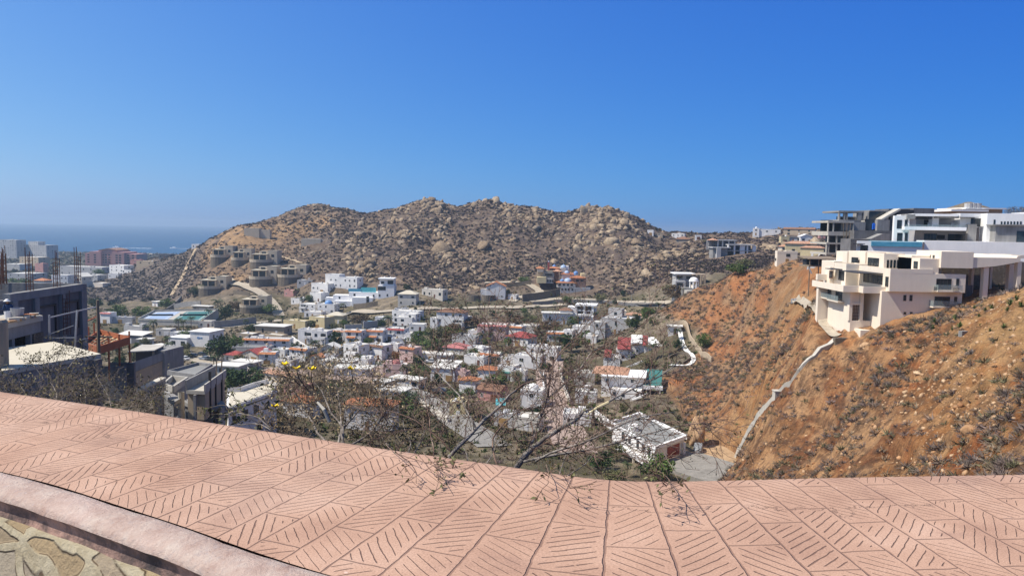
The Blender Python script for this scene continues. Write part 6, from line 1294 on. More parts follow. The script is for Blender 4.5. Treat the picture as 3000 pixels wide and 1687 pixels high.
def slab_roof_house():
    Y = 235.0; rt = empty('slab_roof_house', K(1960, 160, Y)); tag(rt, 'house with thin white slab roofs peeping over the white villa', 'house')
    for nm, c0, c1, t, b, y0, y1, mt in (('roof', 1682, 2060, 120, 138, Y-4, Y+16, 'bright_white'), ('upper_roof', 1830, 2240, 98, 112, Y-2, Y+14, 'bright_white'), ('walls', 1740, 2200, 112, 260, Y, Y+13, 'tan_plaster')):
        m = WB(); m.box(KX(c0, y0, t), KX(c1, y0, t), y0, y1, KZ(b, y0, 1950), KZ(t, y0, 1950)); m.put(nm, mt, rt)
    m = WB(); m.hip(KX(1830, Y), KX(2060, Y), Y+2, Y+12, KZ(98, Y, 1950), 2.0, .2); m.put('hip_roof', 'palm_thatch', rt)
    for k in range(3): q = K(1855+k*42, 104, Y-1); m = WB(); m.lathe([(.01, 0), (1.2, 0), (1.2, 1.5), (.01, 1.6)], 10, q); m.put('water_tank', 'grey_plaster', rt)
slab_roof_house()
def shack():
    p = hit(2411, 790); Y = 178.0; p = P(2411, 782, Y); rt = empty('site_shack', p); tag(rt, 'dark open site shack on stilts left of the cream villa', 'shack'); s = Y/FPX
    m = MB(); m.box(-42*s, 46*s, 0, 6, 0, .3); m.build('platform', 'weathered_timber', rt); m = MB(); m.shed(-44*s, 52*s, -.5, 6.5, 22*s, 27*s, .15); m.build('roof', 'weathered_timber', rt)
    m = MB(); m.box(-34*s, 20*s, 3, 5.5, .3, 21*s); m.build('walls', 'dark_metal', rt); m = MB(); m.box(-26*s, -20*s, 2.9, 3.0, .3, 16*s); m.build('door', 'dark_concrete', rt)
    for x in (-38, -12, 16, 42): m = MB(); m.box(x*s-.1, x*s+.1, .1, .3, -7, 22*s); m.build('post', 'weathered_timber', rt)
    m = MB(); m.bar((-44*s, -.2, 0), (-34*s, -.4, -20*s), .3); m.bar((20*s, -.4, -14*s), (40*s, -.6, 5*s), .35); m.build('brace', 'galvanised', rt); site((p.x, p.y+3, 0), 6)
shack()
SPLIT[0] = False
# ---------------------------------------------------------------- building site on the left
def cage(root, a, b, w=.28, n=4):                # reinforcement cage from a to b
    m = WB(); a, b = Vector(a), Vector(b); L = (b-a).length
    for i, j in ((-1, -1), (1, -1), (1, 1), (-1, 1)): m.bar(a+Vector((i*w/2, j*w/2, 0)), b+Vector((i*w/2, j*w/2, random.Random(int(a.x*50)+i*3+j).uniform(-.5, .35))), .035)
    k = .3
    while k < L*.93:
        p = a.lerp(b, k/L)
        for (i, j), (i2, j2) in zip(((-1, -1), (1, -1), (1, 1), (-1, 1)), ((1, -1), (1, 1), (-1, 1), (-1, -1))): m.bar(p+Vector((i*w/2, j*w/2, 0)), p+Vector((i2*w/2, j2*w/2, 0)), .022)
        k += .28
    return m.put('rebar_cage', 'rusty_steel', root)
def J(cx, cy, Y): return P(cx/3.623, 640+cy/3.623, Y)
def concrete_site():
    A, B = J(130, 800, 47), J(897, 690, 55.6); B.z = A.z; zt = A.z; rt = empty('concrete_shell', Vector((A.x, A.y, zt-9))); tag(rt, 'unfinished dark concrete building with tall rebar cages at the left edge', 'building')
    d = (B-A).normalized(); n = Vector((-d.y, d.x, 0)); L = (B-A).length
    def wallseg(nm, u0, u1, z0, z1, off, th, mat='dark_concrete'):
        p = A+d*u0+n*off; q = A+d*u1+n*off; m = WB(); m.prism([(p.x, p.y), (q.x, q.y), (q.x+n.x*th, q.y+n.y*th), (p.x+n.x*th, p.y+n.y*th)], z0, z1); return m.put(nm, mat, rt)
    wallseg('front_wall', -5, L, zt-9, zt-.5, .15, .3); wallseg('top_beam', -.2, L, zt-.5, zt, .0, .5, 'raw_concrete'); wallseg('lower_beam', -5, L, zt-4.2, zt-3.7, .0, .149)
    for k, u in enumerate((0, L*.27, L*.63, L-.5)): wallseg('pilaster', u, u+.5, zt-9, zt-.5, -.05, .199, 'raw_concrete')
    for u0, u1 in ((L*.31, L*.58), (L*.69, L*.92)):
        for a, b, c, e in ((u0, u1, zt-1.25, zt-1.1), (u0, u0+.15, zt-3.2, zt-1.25), (u1-.15, u1, zt-3.2, zt-1.25)): wallseg('panel_frame', a, b, c, e, .07, .079, 'dark_metal')
    wallseg('left_wall', -9, -.25, zt-9, zt-.35, .2, .3, 'raw_concrete'); wallseg('rear_wall', -6, L*.25, zt-8, zt+.6, 7, .3, 'raw_concrete'); wallseg('rear_wall', L*.5, L-.1, zt-8, zt-.4, 7, .3)
    p = A+d*L; m = WB(); m.prism([(p.x, p.y), (p.x+.3*d.x, p.y+.3*d.y), (p.x+.3*d.x+8*n.x, p.y+.3*d.y+8*n.y), (p.x+8*n.x, p.y+8*n.y)], zt-10, zt-.02); m.put('end_wall', 'raw_concrete', rt)
    for c, t, off in ((92, 450, 1.5), (155, 375, 2.0), (340, 350, .3), (622, 395, .3), (775, 375, 5), (838, 345, 5.5), (885, 350, .4)):
        u = (c-130)/(897-130)*L; b = A+d*u+n*off; Y = b.y; zt2 = J(c, t, Y).z; cage(rt, (b.x, b.y, zt), (b.x, b.y, zt2))
    u = L*.63; b = A+d*(u+.2)-n*.25; cage(rt, (b.x, b.y, zt-3.4), (b.x, b.y, zt-.6), .3)
    for k in range(9): u = L*(.83+.02*k); b = A+d*u+n*6; m = WB(); m.bar((b.x, b.y, zt-.5), (b.x+.05*(k % 3), b.y, zt+2.2+.25*(k % 4)), .03); m.put('loose_rebar', 'rusty_steel', rt)
    site((A+B)/2, 9)
    # lower floor slab with clutter, in front
    z1 = J(430, 1040, 45).z; q = [J(*c, 1).xy for c in ((-300, 1), (0, 1))]
    Pn = lambda cx, cy: lev(cx/3.623, 640+cy/3.623, z1)
    pts = [Pn(-500, 1230), Pn(0, 1128), Pn(300, 1064), Pn(455, 1030), Pn(380, 1015), Pn(-300, 1010)]
    s2 = empty('lower_wing', Vector((pts[2].x, pts[2].y, z1-5))); tag(s2, 'lower concrete wing with a rubble strewn slab in front of the dark concrete building', 'building')
    m = WB(); m.prism([(p.x, p.y) for p in pts], z1-.3, z1); m.put('slab', 'pale_concrete', s2)
    e0, e1 = pts[1], pts[3]; dd = (e1-e0).normalized(); nn = Vector((-dd.y, dd.x, 0))
    def seg(nm, a, b, zlo, zhi, off, th, mat): p0, p1 = e0+dd*a+nn*off, e0+dd*b+nn*off; m = WB(); m.prism([(p0.x, p0.y), (p1.x, p1.y), (p1.x+nn.x*th, p1.y+nn.y*th), (p0.x+nn.x*th, p0.y+nn.y*th)], zlo, zhi); return m.put(nm, mat, s2)
    LL = (e1-e0).length; seg('beam', -3, LL, z1-1.0, z1-.31, .15, .4, 'raw_concrete'); seg('back_wall', -3, LL, z1-6, z1-1.0, 1.6, .3, 'dark_concrete')
    for a, w_ in ((-1, .3), (LL*.33, .25), (LL*.76, .3)): seg('column', a, a+w_, z1-6, z1-1.01, .2, .3, 'raw_concrete')
    seg('stone_pier', LL*.80, LL+.2, z1-6, z1-1.02, .1, 1.4, 'dry_stone')
    rr = random.Random(8)
    for k in range(46):
        p = pts[1].lerp(pts[3], rr.random()*.85).lerp(pts[4], rr.random()*.5); s = rr.uniform(.08, .28); m = WB(); m.box(p.x-s, p.x+s, p.y-s*.6, p.y+s*.6, z1+.002, z1+s*rr.uniform(.3, .9), 0, rr.random()*3)
        o = m.put('broken_block', rr.choice(['ochre_rock', 'terracotta_tile', 'pale_concrete', 'raw_concrete'])); tag(o, 'broken block lying on the concrete slab at the left', 'block', 'broken blocks on the left concrete slab')
    p = Pn(186, 1062); m = WB(); m.lathe([(.01, 0), (.30, 0), (.36, .62), (.33, .62), (.27, .05), (.01, .05)], 14, p); m.put('rim', 'galvanised'); o = bpy.context.scene.collection.objects[-1]; o.name = 'mixing_tub'; tag(o, 'grey mixing tub on the rubble slab', 'tub')
    p = Pn(88, 1066); m = WB(); m.lathe([(.01, 0), (.17, 0), (.21, .45), (.19, .45), (.15, .03), (.01, .03)], 12, p); o = m.put('bucket', 'white_metal'); tag(o, 'white bucket on the rubble slab beside the worker', 'bucket')
    site((pts[2]+pts[4])/2, 6); return z1, Pn, s2
SITE = concrete_site()
def worker():
    z1, Pn, _ = SITE; Y = 45.2; top = J(85, 866, Y); g = Vector((top.x, top.y, top.z-1.70))
    me = bpy.data.meshes.new('person'); J_ = []; Ed = []; Rad = []
    def chain(pts, par=None):
        for p, r in pts:
            J_.append(p); Rad.append(r)
            if par is not None: Ed.append((par, len(J_)-1))
            par = len(J_)-1
        return par
    pelvis = chain([((0, 0, .92), .15)])
    ch = chain([((0, -.02, 1.12), .14), ((0, -.04, 1.32), .165), ((-.02, -.06, 1.44), .10), ((-.03, -.08, 1.52), .055), ((-.04, -.11, 1.60), .095), ((-.04, -.12, 1.68), .075)], pelvis)
    tor = 2
    hands = []
    for sx in (-1, 1):
        a = chain([((sx*.19, -.05, 1.38), .07), ((sx*.25, -.12, 1.16), .048), ((sx*.22 if sx > 0 else -.42, -.30, 1.20 if sx < 0 else 1.0), .036)], tor); hands.append(a)
        wr = Vector(J_[a]); dirn = (wr-Vector(J_[a-1])).normalized(); hp = chain([(tuple(wr+dirn*.07), .034)], a)
        for k in range(4): f0 = Vector(J_[hp])+Vector((sx*.0+(k-1.5)*.018, 0, .0)); chain([(tuple(f0+dirn*.03), .010), (tuple(f0+dirn*(.055+.008*(k in (1, 2)))+Vector((0, 0, -.01))), .009), (tuple(f0+dirn*.075+Vector((0, 0, -.03))), .008)], hp)
        chain([(tuple(wr+dirn*.05+Vector((-sx*.035, 0, .01))), .011), (tuple(wr+dirn*.085+Vector((-sx*.05, 0, .0))), .009)], a)
        chain([((sx*.10, .0, .86), .10), ((sx*.12, -.03, .48), .065), ((sx*.12, .02, .10), .045), ((sx*.12, -.12, .04), .04)], pelvis)
    me.from_pydata(J_, Ed, []); o = link('person', me, None, g, R(25))
    md = o.modifiers.new('skin', 'SKIN'); 
    for v, r in zip(me.skin_vertices[0].data, Rad): v.radius = (r, r)
    me.skin_vertices[0].data[0].use_root = True
    o.modifiers.new('sub', 'SUBSURF').levels = 1; o.modifiers['sub'].render_levels = 2
    t = NT('worker_clothes'); sp = t.new('ShaderNodeSeparateXYZ'); t.l.new(t.obj(), sp.inputs[0]); z = sp.outputs[2]
    skin = c4((.30, .16, .10)); t.col(t.mix(t.step(z, 1.475, 1.485), t.mix(t.step(z, .93, .95), c4((.02, .03, .06)), c4((.025, .05, .12))), skin)); t.rough(.85); me.materials.append(MATS['worker_clothes'])
    tag(o, 'worker in dark blue clothes and a white hat standing behind the rubble slab', 'person')
    m = MB(); m.dome(.135, .13, (-.04, -.11, 1.66), 14, 4); m.lathe([(.13, 0), (.20, -.015), (.20, .0), (.12, .02)], 14, (-.04, -.13, 1.66)); m.build('hard_hat', 'bright_white', o, smooth=True)
    m = MB()
    for sx in (-1, 1): m.dome(.014, .014, (-.04+sx*.034, -.205, 1.615), 6, 2)
    m.build('eyes', 'dark_metal', o); m = MB(); m.vprism([(-.235, 1.585), (-.2, 1.58), (-.2, 1.62)], -.05, -.03); m.build('nose', 'tan_plaster', o)
worker()
def roof_left():
    z = CAMZ-7.07; pts = [lev(*q, z) for q in ((-330, 1062), (-330, 1148), (0, 1087), (296, 1036), (157, 1000.5))]
    rt = empty('flat_roofed_building', Vector((pts[3].x, pts[3].y, z-6))); tag(rt, 'building with a large cream flat roof at the left edge, dry brush in front', 'building')
    c = sum(pts, Vector())/5; m = WB(); m.prism([(p.x, p.y) for p in pts], z-.22, z); m.put('roof', 'cream_roofing', rt)
    m = WB(); m.prism([(c.x+(p.x-c.x)*.97, c.y+(p.y-c.y)*.97) for p in pts], z-8, z-.23); m.put('walls', 'raw_concrete', rt)
    d = (pts[3]-pts[2]).normalized(); m = WB(); q = pts[3]-d*.35; m.box(q.x-.25, q.x+.25, q.y-.3, q.y+.2, z-7, z-.22); m.put('corner_post', 'dark_concrete', rt)
    p = lev(-14, 1074, z); m = WB(); m.lathe([(.01, .0), (.56, 0), (.58, 2.15), (.5, 2.27), (.01, 2.3)], 20, p); o = m.put('water_tank', 'tan_plaster'); tag(o, 'tan round water tank standing on the cream flat roof', 'water tank'); site(c, 7)
roof_left()
def formwork():
    z = CAMZ-11.6; Q = [lev(*q, z) for q in ((243, 1016), (292, 978), (379, 1000), (286, 1030))]
    rt = empty('formwork_slab', Vector((Q[3].x, Q[3].y, z-4))); tag(rt, 'orange timber formwork tray on props, next to the cream flat roof', 'formwork')
    m = WB(); m.prism([(p.x, p.y) for p in Q], z-.12, z); m.put('plywood', 'yellow_plaster', rt)
    for a in range(4): m = WB(); p, q = Q[a], Q[(a+1) % 4]; m.bar(p+Vector((0, 0, .1)), q+Vector((0, 0, .1)), .12, .75); m.put('side_board', 'formwork_timber', rt)
    for k in range(1, 7): m = WB(); u = k/7; m.bar(Q[0].lerp(Q[3], u)+Vector((0, 0, .06)), Q[1].lerp(Q[2], u)+Vector((0, 0, .06)), .1); m.put('joist', 'formwork_timber', rt)
    for k in range(1, 5): m = WB(); u = k/5; m.bar(Q[0].lerp(Q[1], u)+Vector((0, 0, .14)), Q[3].lerp(Q[2], u)+Vector((0, 0, .14)), .08); m.put('batten', 'weathered_timber', rt)
    for u in (0, .33, .66, 1):
        for e in ((0, 1), (3, 2)): p = Q[e[0]].lerp(Q[e[1]], u); m = WB(); m.bar(p-Vector((0, 0, 3)), p+Vector((0, 0, 1.0 if e[0] == 3 else 1.5)), .12); m.put('prop', 'formwork_timber', rt)
    m = WB(); m.bar(Q[0]+Vector((0, 0, 2.2)), Q[1]+Vector((0, 0, 1.9)), .1); m.put('rail', 'formwork_timber', rt)
    c = sum(Q, Vector())/4; site(c, 5)
    for k in range(2): m = WB(); p = Q[3].lerp(Q[2], .3+.3*k)-Vector((0, 0, 3)); m.box(p.x-1.2, p.x+1.2, p.y+.6, p.y+.9, p.z-2, p.z+1.2); m.put('shade_panel', 'dark_concrete', rt)  # dark boxes added in place of the shaded void beneath the tray
formwork()
def pole(label, px, pt, pb, Y, r=.09, arm=True, name='utility_pole', mat='weathered_timber'):
    a, b = P(px, pb, Y), P(px, pt, Y); rt = empty(name, a); tag(rt, label, 'pole'); m = MB(); m.lathe([(r*1.25, -2), (r, (b-a).z), (.001, (b-a).z+.02)], 8); m.build('post', mat, rt)
    if arm: m = MB(); m.box(-.9, .9, -.06, .06, (b-a).z*.3, (b-a).z*.3+.1); m.build('crossarm', mat, rt)
pole('dark timber pole with a crossarm in front of the formwork tray', 290, 879, 1035, 50)
m = WB(); Yp = 44.5
for a, b, w_ in (((523, 300, Yp), (525, 560, Yp), .09), ((818, 250, Yp), (795, 640, Yp), .09), ((525, 328, Yp), (1020, 214, Yp+4), .07), ((525, 545, Yp), (790, 540, Yp), .06), ((530, 500, Yp), (780, 410, Yp), .05), ((800, 585, Yp), (930, 540, Yp), .05)):
    m.bar(P(a[0]/3.622, 840+a[1]/3.622, a[2]), P(b[0]/3.622, 840+b[1]/3.622, b[2]), w_)
o = m.put('pipe_railing', 'galvanised'); tag(o, 'pipe scaffold rails in front of the dark concrete wall', 'railing')
def Lc(cx, cy, Y): return P(350+cx/3.623, 900+cy/3.623, Y)
def tin_roof_house():
    z = CAMZ-22.5; T = [lev(350+a/3.623, 900+b/3.623, z) for a, b in ((85, 465), (240, 405), (480, 410), (370, 455))]
    rt = empty('unfinished_house', Vector((T[3].x, T[3].y, z-7))); tag(rt, 'small unfinished house with a pale sheet roof and slanting block wall right of the formwork', 'house')
    c = sum(T, Vector())/4; site(c, 8)
    m = WB(); m.prism([(p.x, p.y) for p in T], lambda x, y: z-.1+.04*(y-c.y), lambda x, y: z+.08+.04*(y-c.y)); m.put('roof', 'pale_concrete', rt)
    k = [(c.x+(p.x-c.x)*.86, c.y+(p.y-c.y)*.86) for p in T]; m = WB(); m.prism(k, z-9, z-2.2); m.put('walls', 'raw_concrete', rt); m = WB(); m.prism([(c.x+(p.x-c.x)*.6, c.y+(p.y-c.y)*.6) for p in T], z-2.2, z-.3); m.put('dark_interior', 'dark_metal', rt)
    for x, y in k: m = WB(); m.box(x-.15, x+.15, y-.15, y+.15, z-2.2, z-.15); m.put('post', 'weathered_timber', rt)
    Y = T[0].y-4
    m = WB(); f = [(60, 610, Y), (450, 480, Y+7), (455, 565, Y+7), (75, 722, Y)]; g = [Lc(*q) for q in f]; b_ = [p+Vector((.2, 1.0, 0)) for p in g]; m.raw(g+b_, [(3, 2, 1, 0), (4, 5, 6, 7), (0, 1, 5, 4), (1, 2, 6, 5), (2, 3, 7, 6), (3, 0, 4, 7)]); m.put('slanting_wall', 'raw_concrete', rt)
    m = WB(); f = [(80, 700, Y+.6), (460, 570, Y+7.4), (465, 860, Y+7.4), (80, 900, Y+.6)]; g = [Lc(*q) for q in f]; b_ = [p+Vector((.2, 2.0, 0)) for p in g]; m.raw(g+b_, [(3, 2, 1, 0), (4, 5, 6, 7), (0, 1, 5, 4), (1, 2, 6, 5), (2, 3, 7, 6), (3, 0, 4, 7)]); m.put('base_wall', 'tan_plaster', rt)
    m = WB(); q = Lc(455, 565, Y+7); r_ = Lc(390, 430, Y+7); m.prism([(q.x-2.2, q.y+.3), (q.x+.3, q.y+.3), (q.x+1.2, q.y+6), (q.x-1.5, q.y+6)], z-9, z-.4); m.put('end_wall', 'raw_concrete', rt)
tin_roof_house()
def ramp_wall():
    Y = 72; g = [Lc(90, 945, Y), Lc(455, 765, Y+4), Lc(460, 890, Y+4), Lc(120, 1000, Y)]; rt = empty('ramp_wall', g[3]); tag(rt, 'slanting concrete beam wall below the sheet roofed house', 'wall')
    b_ = [p+Vector((.1, .5, 0)) for p in g]; m = WB(); m.raw(g+b_, [(3, 2, 1, 0), (4, 5, 6, 7), (0, 1, 5, 4), (1, 2, 6, 5), (2, 3, 7, 6), (3, 0, 4, 7)]); m.put('wall', 'raw_concrete', rt); m = WB(); m.bar(g[0]+Vector((0, .25, .1)), g[1]+Vector((0, .25, .1)), .8, .2); m.put('cap', 'pale_concrete', rt)
    q = Lc(408, 900, Y+3); m = WB(); m.box(q.x-.35, q.x+.35, q.y, q.y+.6, q.z-8, q.z+.4); m.put('column', 'raw_concrete', rt)
ramp_wall()
def grey_house():
    z = CAMZ-20.3; lv = lambda a, b, zz=z: lev(350+a/3.623, 900+b/3.623, zz)
    T = [lv(510, 672), lv(800, 717), lv(985, 602), lv(840, 583)]; rt = empty('concrete_house', Vector((T[1].x, T[1].y, z-8))); tag(rt, 'unfinished grey concrete house with parapet roof and jutting terraces beyond the wall', 'house')
    c = sum(T, Vector())/4; k = lambda f: [(c.x+(p.x-c.x)*f, c.y+(p.y-c.y)*f) for p in T]; site(c, 9)
    m = WB(); m.prism(k(.97), z-10, z-.5); m.put('walls', 'dark_concrete', rt); m = WB(); m.prism(k(.94), z-.5, z-.35); m.put('roof', 'grey_roofing', rt); m = WB(); a, b = k(1.02), k(.93)
    for i in range(4): m.prism([a[i], a[(i+1) % 4], b[(i+1) % 4], b[i]], z-.6, z+.05)
    m.put('parapet', 'raw_concrete', rt)
    z2 = CAMZ-17.6; T2 = [lv(462, 820, z2), lv(570, 850, z2), lv(720, 752, z2), lv(560, 735, z2)]; c2 = sum(T2, Vector())/4; m = WB(); m.prism([(p.x, p.y) for p in T2], z2-3.4, z2-.5); m.put('left_terrace', 'raw_concrete', rt); m = WB()
    for i in range(4): p, q = T2[i], T2[(i+1) % 4]; m.bar((p.x, p.y, z2-.2), (q.x, q.y, z2-.2), .2, .7)
    m.put('terrace_parapet', 'pale_concrete', rt)
    z3 = CAMZ-16.6; T3 = [lv(705, 880, z3), lv(905, 888, z3), lv(1128, 722, z3), lv(1010, 718, z3)]; m = WB(); m.prism([(p.x, p.y) for p in T3], z3-.35, z3); m.put('right_terrace', 'pale_concrete', rt); m = WB(); cc = sum(T3, Vector())/4; m.prism([(cc.x+(p.x-cc.x)*.93, cc.y+(p.y-cc.y)*.93) for p in T3], z3-3.0, z3-.36); m.put('right_walls', 'tan_plaster', rt)
    m = WB(); m.bar((T3[0].x, T3[0].y, z3+.5), (T3[3].x, T3[3].y, z3+.5), .2, 1.0); m.put('terrace_wall', 'raw_concrete', rt); p, q = T3[1], T3[2]; m = WB(); m.bar((p.x, p.y, z3+.3), (q.x, q.y, z3+.3), .15, .7); m.put('terrace_curb', 'pale_concrete', rt)
    for u in (.25, .5, .8): v = T3[1].lerp(T3[2], u); m = WB(); m.bar((v.x, v.y-.1, z3-3), (v.x, v.y-.1, z3+(1.6 if u < .3 else .5)), .2); m.put('pilaster', 'dark_metal', rt)
    v = T3[0].lerp(T3[1], .5); m = WB(); m.bar((v.x, v.y-.1, z3-3), (v.x, v.y-.1, z3-.4), .25); m.put('pilaster', 'raw_concrete', rt)
    z4 = CAMZ-19.0; T4 = [lv(660, 990, z4), lv(840, 1070, z4), lv(1160, 1060, z4), lv(1000, 900, z4)]; m = WB(); m.prism([(p.x, p.y) for p in T4], z4-.4, z4); m.put('lower_slab', 'raw_concrete', rt); m = WB(); cc = sum(T4, Vector())/4; m.prism([(cc.x+(p.x-cc.x)*.85, cc.y+(p.y-cc.y)*.85) for p in T4], z4-9, z4-.41); m.put('undercroft', 'dark_concrete', rt)
    z5 = CAMZ-18.0; T5 = [lv(425, 905, z5), lv(580, 1005, z5), lv(660, 960, z5), lv(500, 880, z5)]; m = WB(); m.prism([(p.x, p.y) for p in T5], z5-.4, z5); m.put('left_slab', 'raw_concrete', rt)
    for a, b, zz in ((655, 960, z5), (410, 920, z5), (1085, 1060, z4)): p = lv(a, b, zz); m = WB(); m.lathe([(.32, -9), (.32, .6 if a == 655 else 0)], 10, p); m.put('column', 'pale_concrete', rt)
    p = Lc(1010, 720, T3[2].y-2); 
    for a, b in ((1025, 700), (1080, 690)): v = lv(a, 740, z3); m = WB(); m.bar((v.x, v.y, z3), (v.x+.1, v.y, z3+2), .1); m.put('stake', 'weathered_timber', rt)
grey_house()
# ---------------------------------------------------------------- roads, walls, yards
def road_mat(name, c, sc_=.8):
    t = NT(name); p = t.pos(); t.col(t.mix(1.0, t.ramp(t.noise(sc_, p, 6, .65), [(.3, tuple(x*.72 for x in c)), (.5, c), (.72, tuple(x*1.2 for x in c))]), t.ramp(t.noise(5, p, 3), [(.3, (.85, .85, .85)), (.7, (1.1, 1.1, 1.1))]), 'MULTIPLY')); t.rough(.92)
road_mat('pale_road', (.40, .345, .265)); road_mat('grey_road', (.25, .235, .21)); road_mat('dirt_road', (.40, .27, .155)); road_mat('white_path', (.70, .69, .66)); road_mat('sand_track', (.43, .33, .215)); road_mat('pink_road', (.36, .27, .225))
def ground_line(pix, step=2.0):
    W = [hit(*q) for q in pix]; out = []
    for a, b in zip(W, W[1:]):
        n = max(1, int((b-a).length/step)); out += [a.lerp(b, k/n) for k in range(n)]
    out.append(W[-1]); return smooth_line(out, 6)
def ribbon(name, pix, w, mat, lift=.22):
    L = ground_line(pix); n = len(L); V = []
    xs = []
    for i, p in enumerate(L):
        t_ = (L[min(i+1, n-1)]-L[max(i-1, 0)]); t_.z = 0; t_.normalize(); s = Vector((t_.y, -t_.x, 0))
        for k in (-.5, -.17, .17, .5): q = p+s*w*k; V.append((q.x, q.y))
    V = np.array(V); Z = ground_z(V[:, 0], V[:, 1]).reshape(-1, 4); Z = np.maximum(Z, Z.mean(1, keepdims=True)); Z = Z.ravel()+lift
    F = np.array([(i*4+j, i*4+j+1, (i+1)*4+j+1, (i+1)*4+j) for i in range(n-1) for j in range(3)])
    tag(link(name, npmesh(name, np.column_stack([V, Z]), F, mat, True)), kind='structure')
    for p in L[::3]: SITES.append((p.x, p.y, w*.5))
def yard(name, pix, mat, lift=.15, z=None):
    P_ = [hit(*q) for q in pix]; z = z if z is not None else max(p.z for p in P_)+lift
    m = MB(); m.prism([(p.x, p.y) for p in P_], z-2.5, z); tag(m.build(name, mat), kind='structure'); c = sum(P_, Vector())/len(P_); SITES.append((c.x, c.y, max((p-c).length for p in P_)*.8))
def garden_wall(label, pix, h, mat='pale_plaster', th=.35, name='garden_wall', cap=None, cat='wall', below=1.5, step=2.5):
    L = ground_line(pix, step); n = len(L); V = []
    for i, p in enumerate(L):
        t_ = (L[min(i+1, n-1)]-L[max(i-1, 0)]); t_.z = 0; t_.normalize(); s = Vector((t_.y, -t_.x, 0))*th/2
        g = gz(p.x, p.y)
        V += [(p.x-s.x, p.y-s.y, g-below), (p.x+s.x, p.y+s.y, g-below), (p.x+s.x, p.y+s.y, g+h), (p.x-s.x, p.y-s.y, g+h)]
    F = [(i*4+j, i*4+(j+1) % 4, (i+1)*4+(j+1) % 4, (i+1)*4+j) for i in range(n-1) for j in range(4)]+[(3, 2, 1, 0), tuple((n-1)*4+j for j in range(4))]
    m = MB(); m.raw(V, F); o = m.build(name, mat); tag(o, label, cat); return L
ribbon('dirt_track', [(574, 730), (556, 765), (541, 800), (519, 838), (503, 866)], 2.6, 'sand_track', .35)
ribbon('concrete_road', [(662, 824), (700, 836), (746, 852), (790, 880), (808, 902), (818, 926)], 7.0, 'pale_road', .35)
ribbon('upper_track', [(806, 748), (850, 760), (884, 772)], 3.0, 'sand_track', .35)
ribbon('valley_road', [(600, 965), (700, 955), (760, 945), (826, 938), (900, 936), (985, 926), (1042, 914), (1100, 918), (1180, 911), (1300, 905), (1400, 902), (1500, 903), (1590, 897), (1664, 893)], 8.0, 'pale_road')
ribbon('upper_road', [(1552, 885), (1626, 877), (1700, 879), (1760, 882), (1860, 888), (1958, 893)], 6.0, 'pale_road', .3)
ribbon('switchback_drive', [(1420, 830), (1500, 828), (1545, 833), (1575, 850), (1590, 860), (1540, 868), (1510, 874), (1500, 884)], 5.5, 'pale_road', .3)
ribbon('cul_de_sac', [(1128, 1046), (1100, 1062), (1092, 1085), (1084, 1110), (1076, 1126)], 9, 'pink_road')
ribbon('near_street', [(1200, 1146), (1245, 1172), (1290, 1198), (1340, 1236), (1400, 1275), (1450, 1310)], 8, 'grey_road')
ribbon('centre_street', [(1616, 1052), (1608, 1090), (1614, 1130), (1634, 1190), (1656, 1260), (1690, 1330)], 9, 'pink_road')
ribbon('parking_lane', [(470, 1040), (540, 1048), (620, 1056), (680, 1068)], 14, 'pale_road')
ribbon('town_street', [(700, 1080), (860, 1088), (1000, 1112), (1084, 1110)], 7, 'pink_road')
ribbon('town_street', [(1010, 1062), (1128, 1046), (1210, 1024), (1290, 1010)], 6, 'pink_road')
ribbon('garden_path', [(1992, 972), (1996, 1000), (2006, 1028), (2034, 1050), (2038, 1066), (2006, 1078), (1962, 1072)], 1.5, 'white_path', .3)
ribbon('villa_footpath', [(2450, 992), (2428, 968), (2396, 930), (2362, 893), (2330, 885)], 1.7, 'pale_road', .25)
zg, GF, GR, ge, gn = GH
def yard_pts(name, pts, z, mat): m = MB(); m.prism(pts, z-3, z); tag(m.build(name, mat), kind='structure')
a = GF+gn*.0-ge*.5; b = GR+ge*7; yard_pts('paved_yard', [(p.x, p.y) for p in (GF-ge*2+gn*16, GR+ge*.5+gn*15, GR+ge*3.2+gn*0-gn*.5, GR-gn*4, GF-gn*.5)], zg-.02, 'grey_road')
yard_pts('dirt_yard', [(p.x, p.y) for p in (GR+ge*.0+gn*14, GR+ge*11+gn*11, GR+ge*13-gn*4, GR+ge*3-gn*6, GR-ge*.2-gn*5)], zg-.06, 'dirt_road'); site(GR+ge*5+gn*4, 11)
# walls
garden_wall('long pale concrete drain wall climbing the orange hillside', [(2118, 1395), (2150, 1340), (2192, 1270), (2240, 1205), (2268, 1166), (2300, 1135), (2350, 1084), (2400, 1040), (2444, 1002)], .55, 'pale_concrete', .75, 'drain_wall', below=.8, step=1.2)
p = hit(2278, 1160); o = empty('drain_box', p); tag(o, 'square concrete box halfway up the drain wall', 'drain box'); m = MB(); m.box(-.7, .7, -.7, .7, -1, .9); m.build('walls', 'pale_concrete', o); m = MB(); m.box(-.8, .8, -.8, .8, .9, 1.05); m.build('lid', 'pale_concrete', o)
p = hit(2464, 998); m = MB(); m.box(-1.2, 1.2, -.5, .5, -1, .55, 0); o = m.build('stone_block', 'dry_stone', None, p); tag(o, 'low stone block where the drain wall meets the footpath', 'block')
for q, lab in (((2322, 888), 'left grey drum by the footpath beside the cream villa'), ((2331, 887), 'right grey drum by the footpath beside the cream villa')): m = MB(); m.lathe([(.01, 0), (.45, 0), (.45, 1.1), (.4, 1.12), (.01, 1.12)], 12, hit(*q)); o = m.build('drum', 'galvanised'); tag(o, lab, 'drum')
garden_wall('tan wall enclosing the terraced garden at the hill foot', [(1918, 986), (1960, 964), (2006, 944), (2012, 956), (2021, 997), (2050, 1036), (2085, 1062)], 1.7, 'tan_plaster', .45, step=1.5)
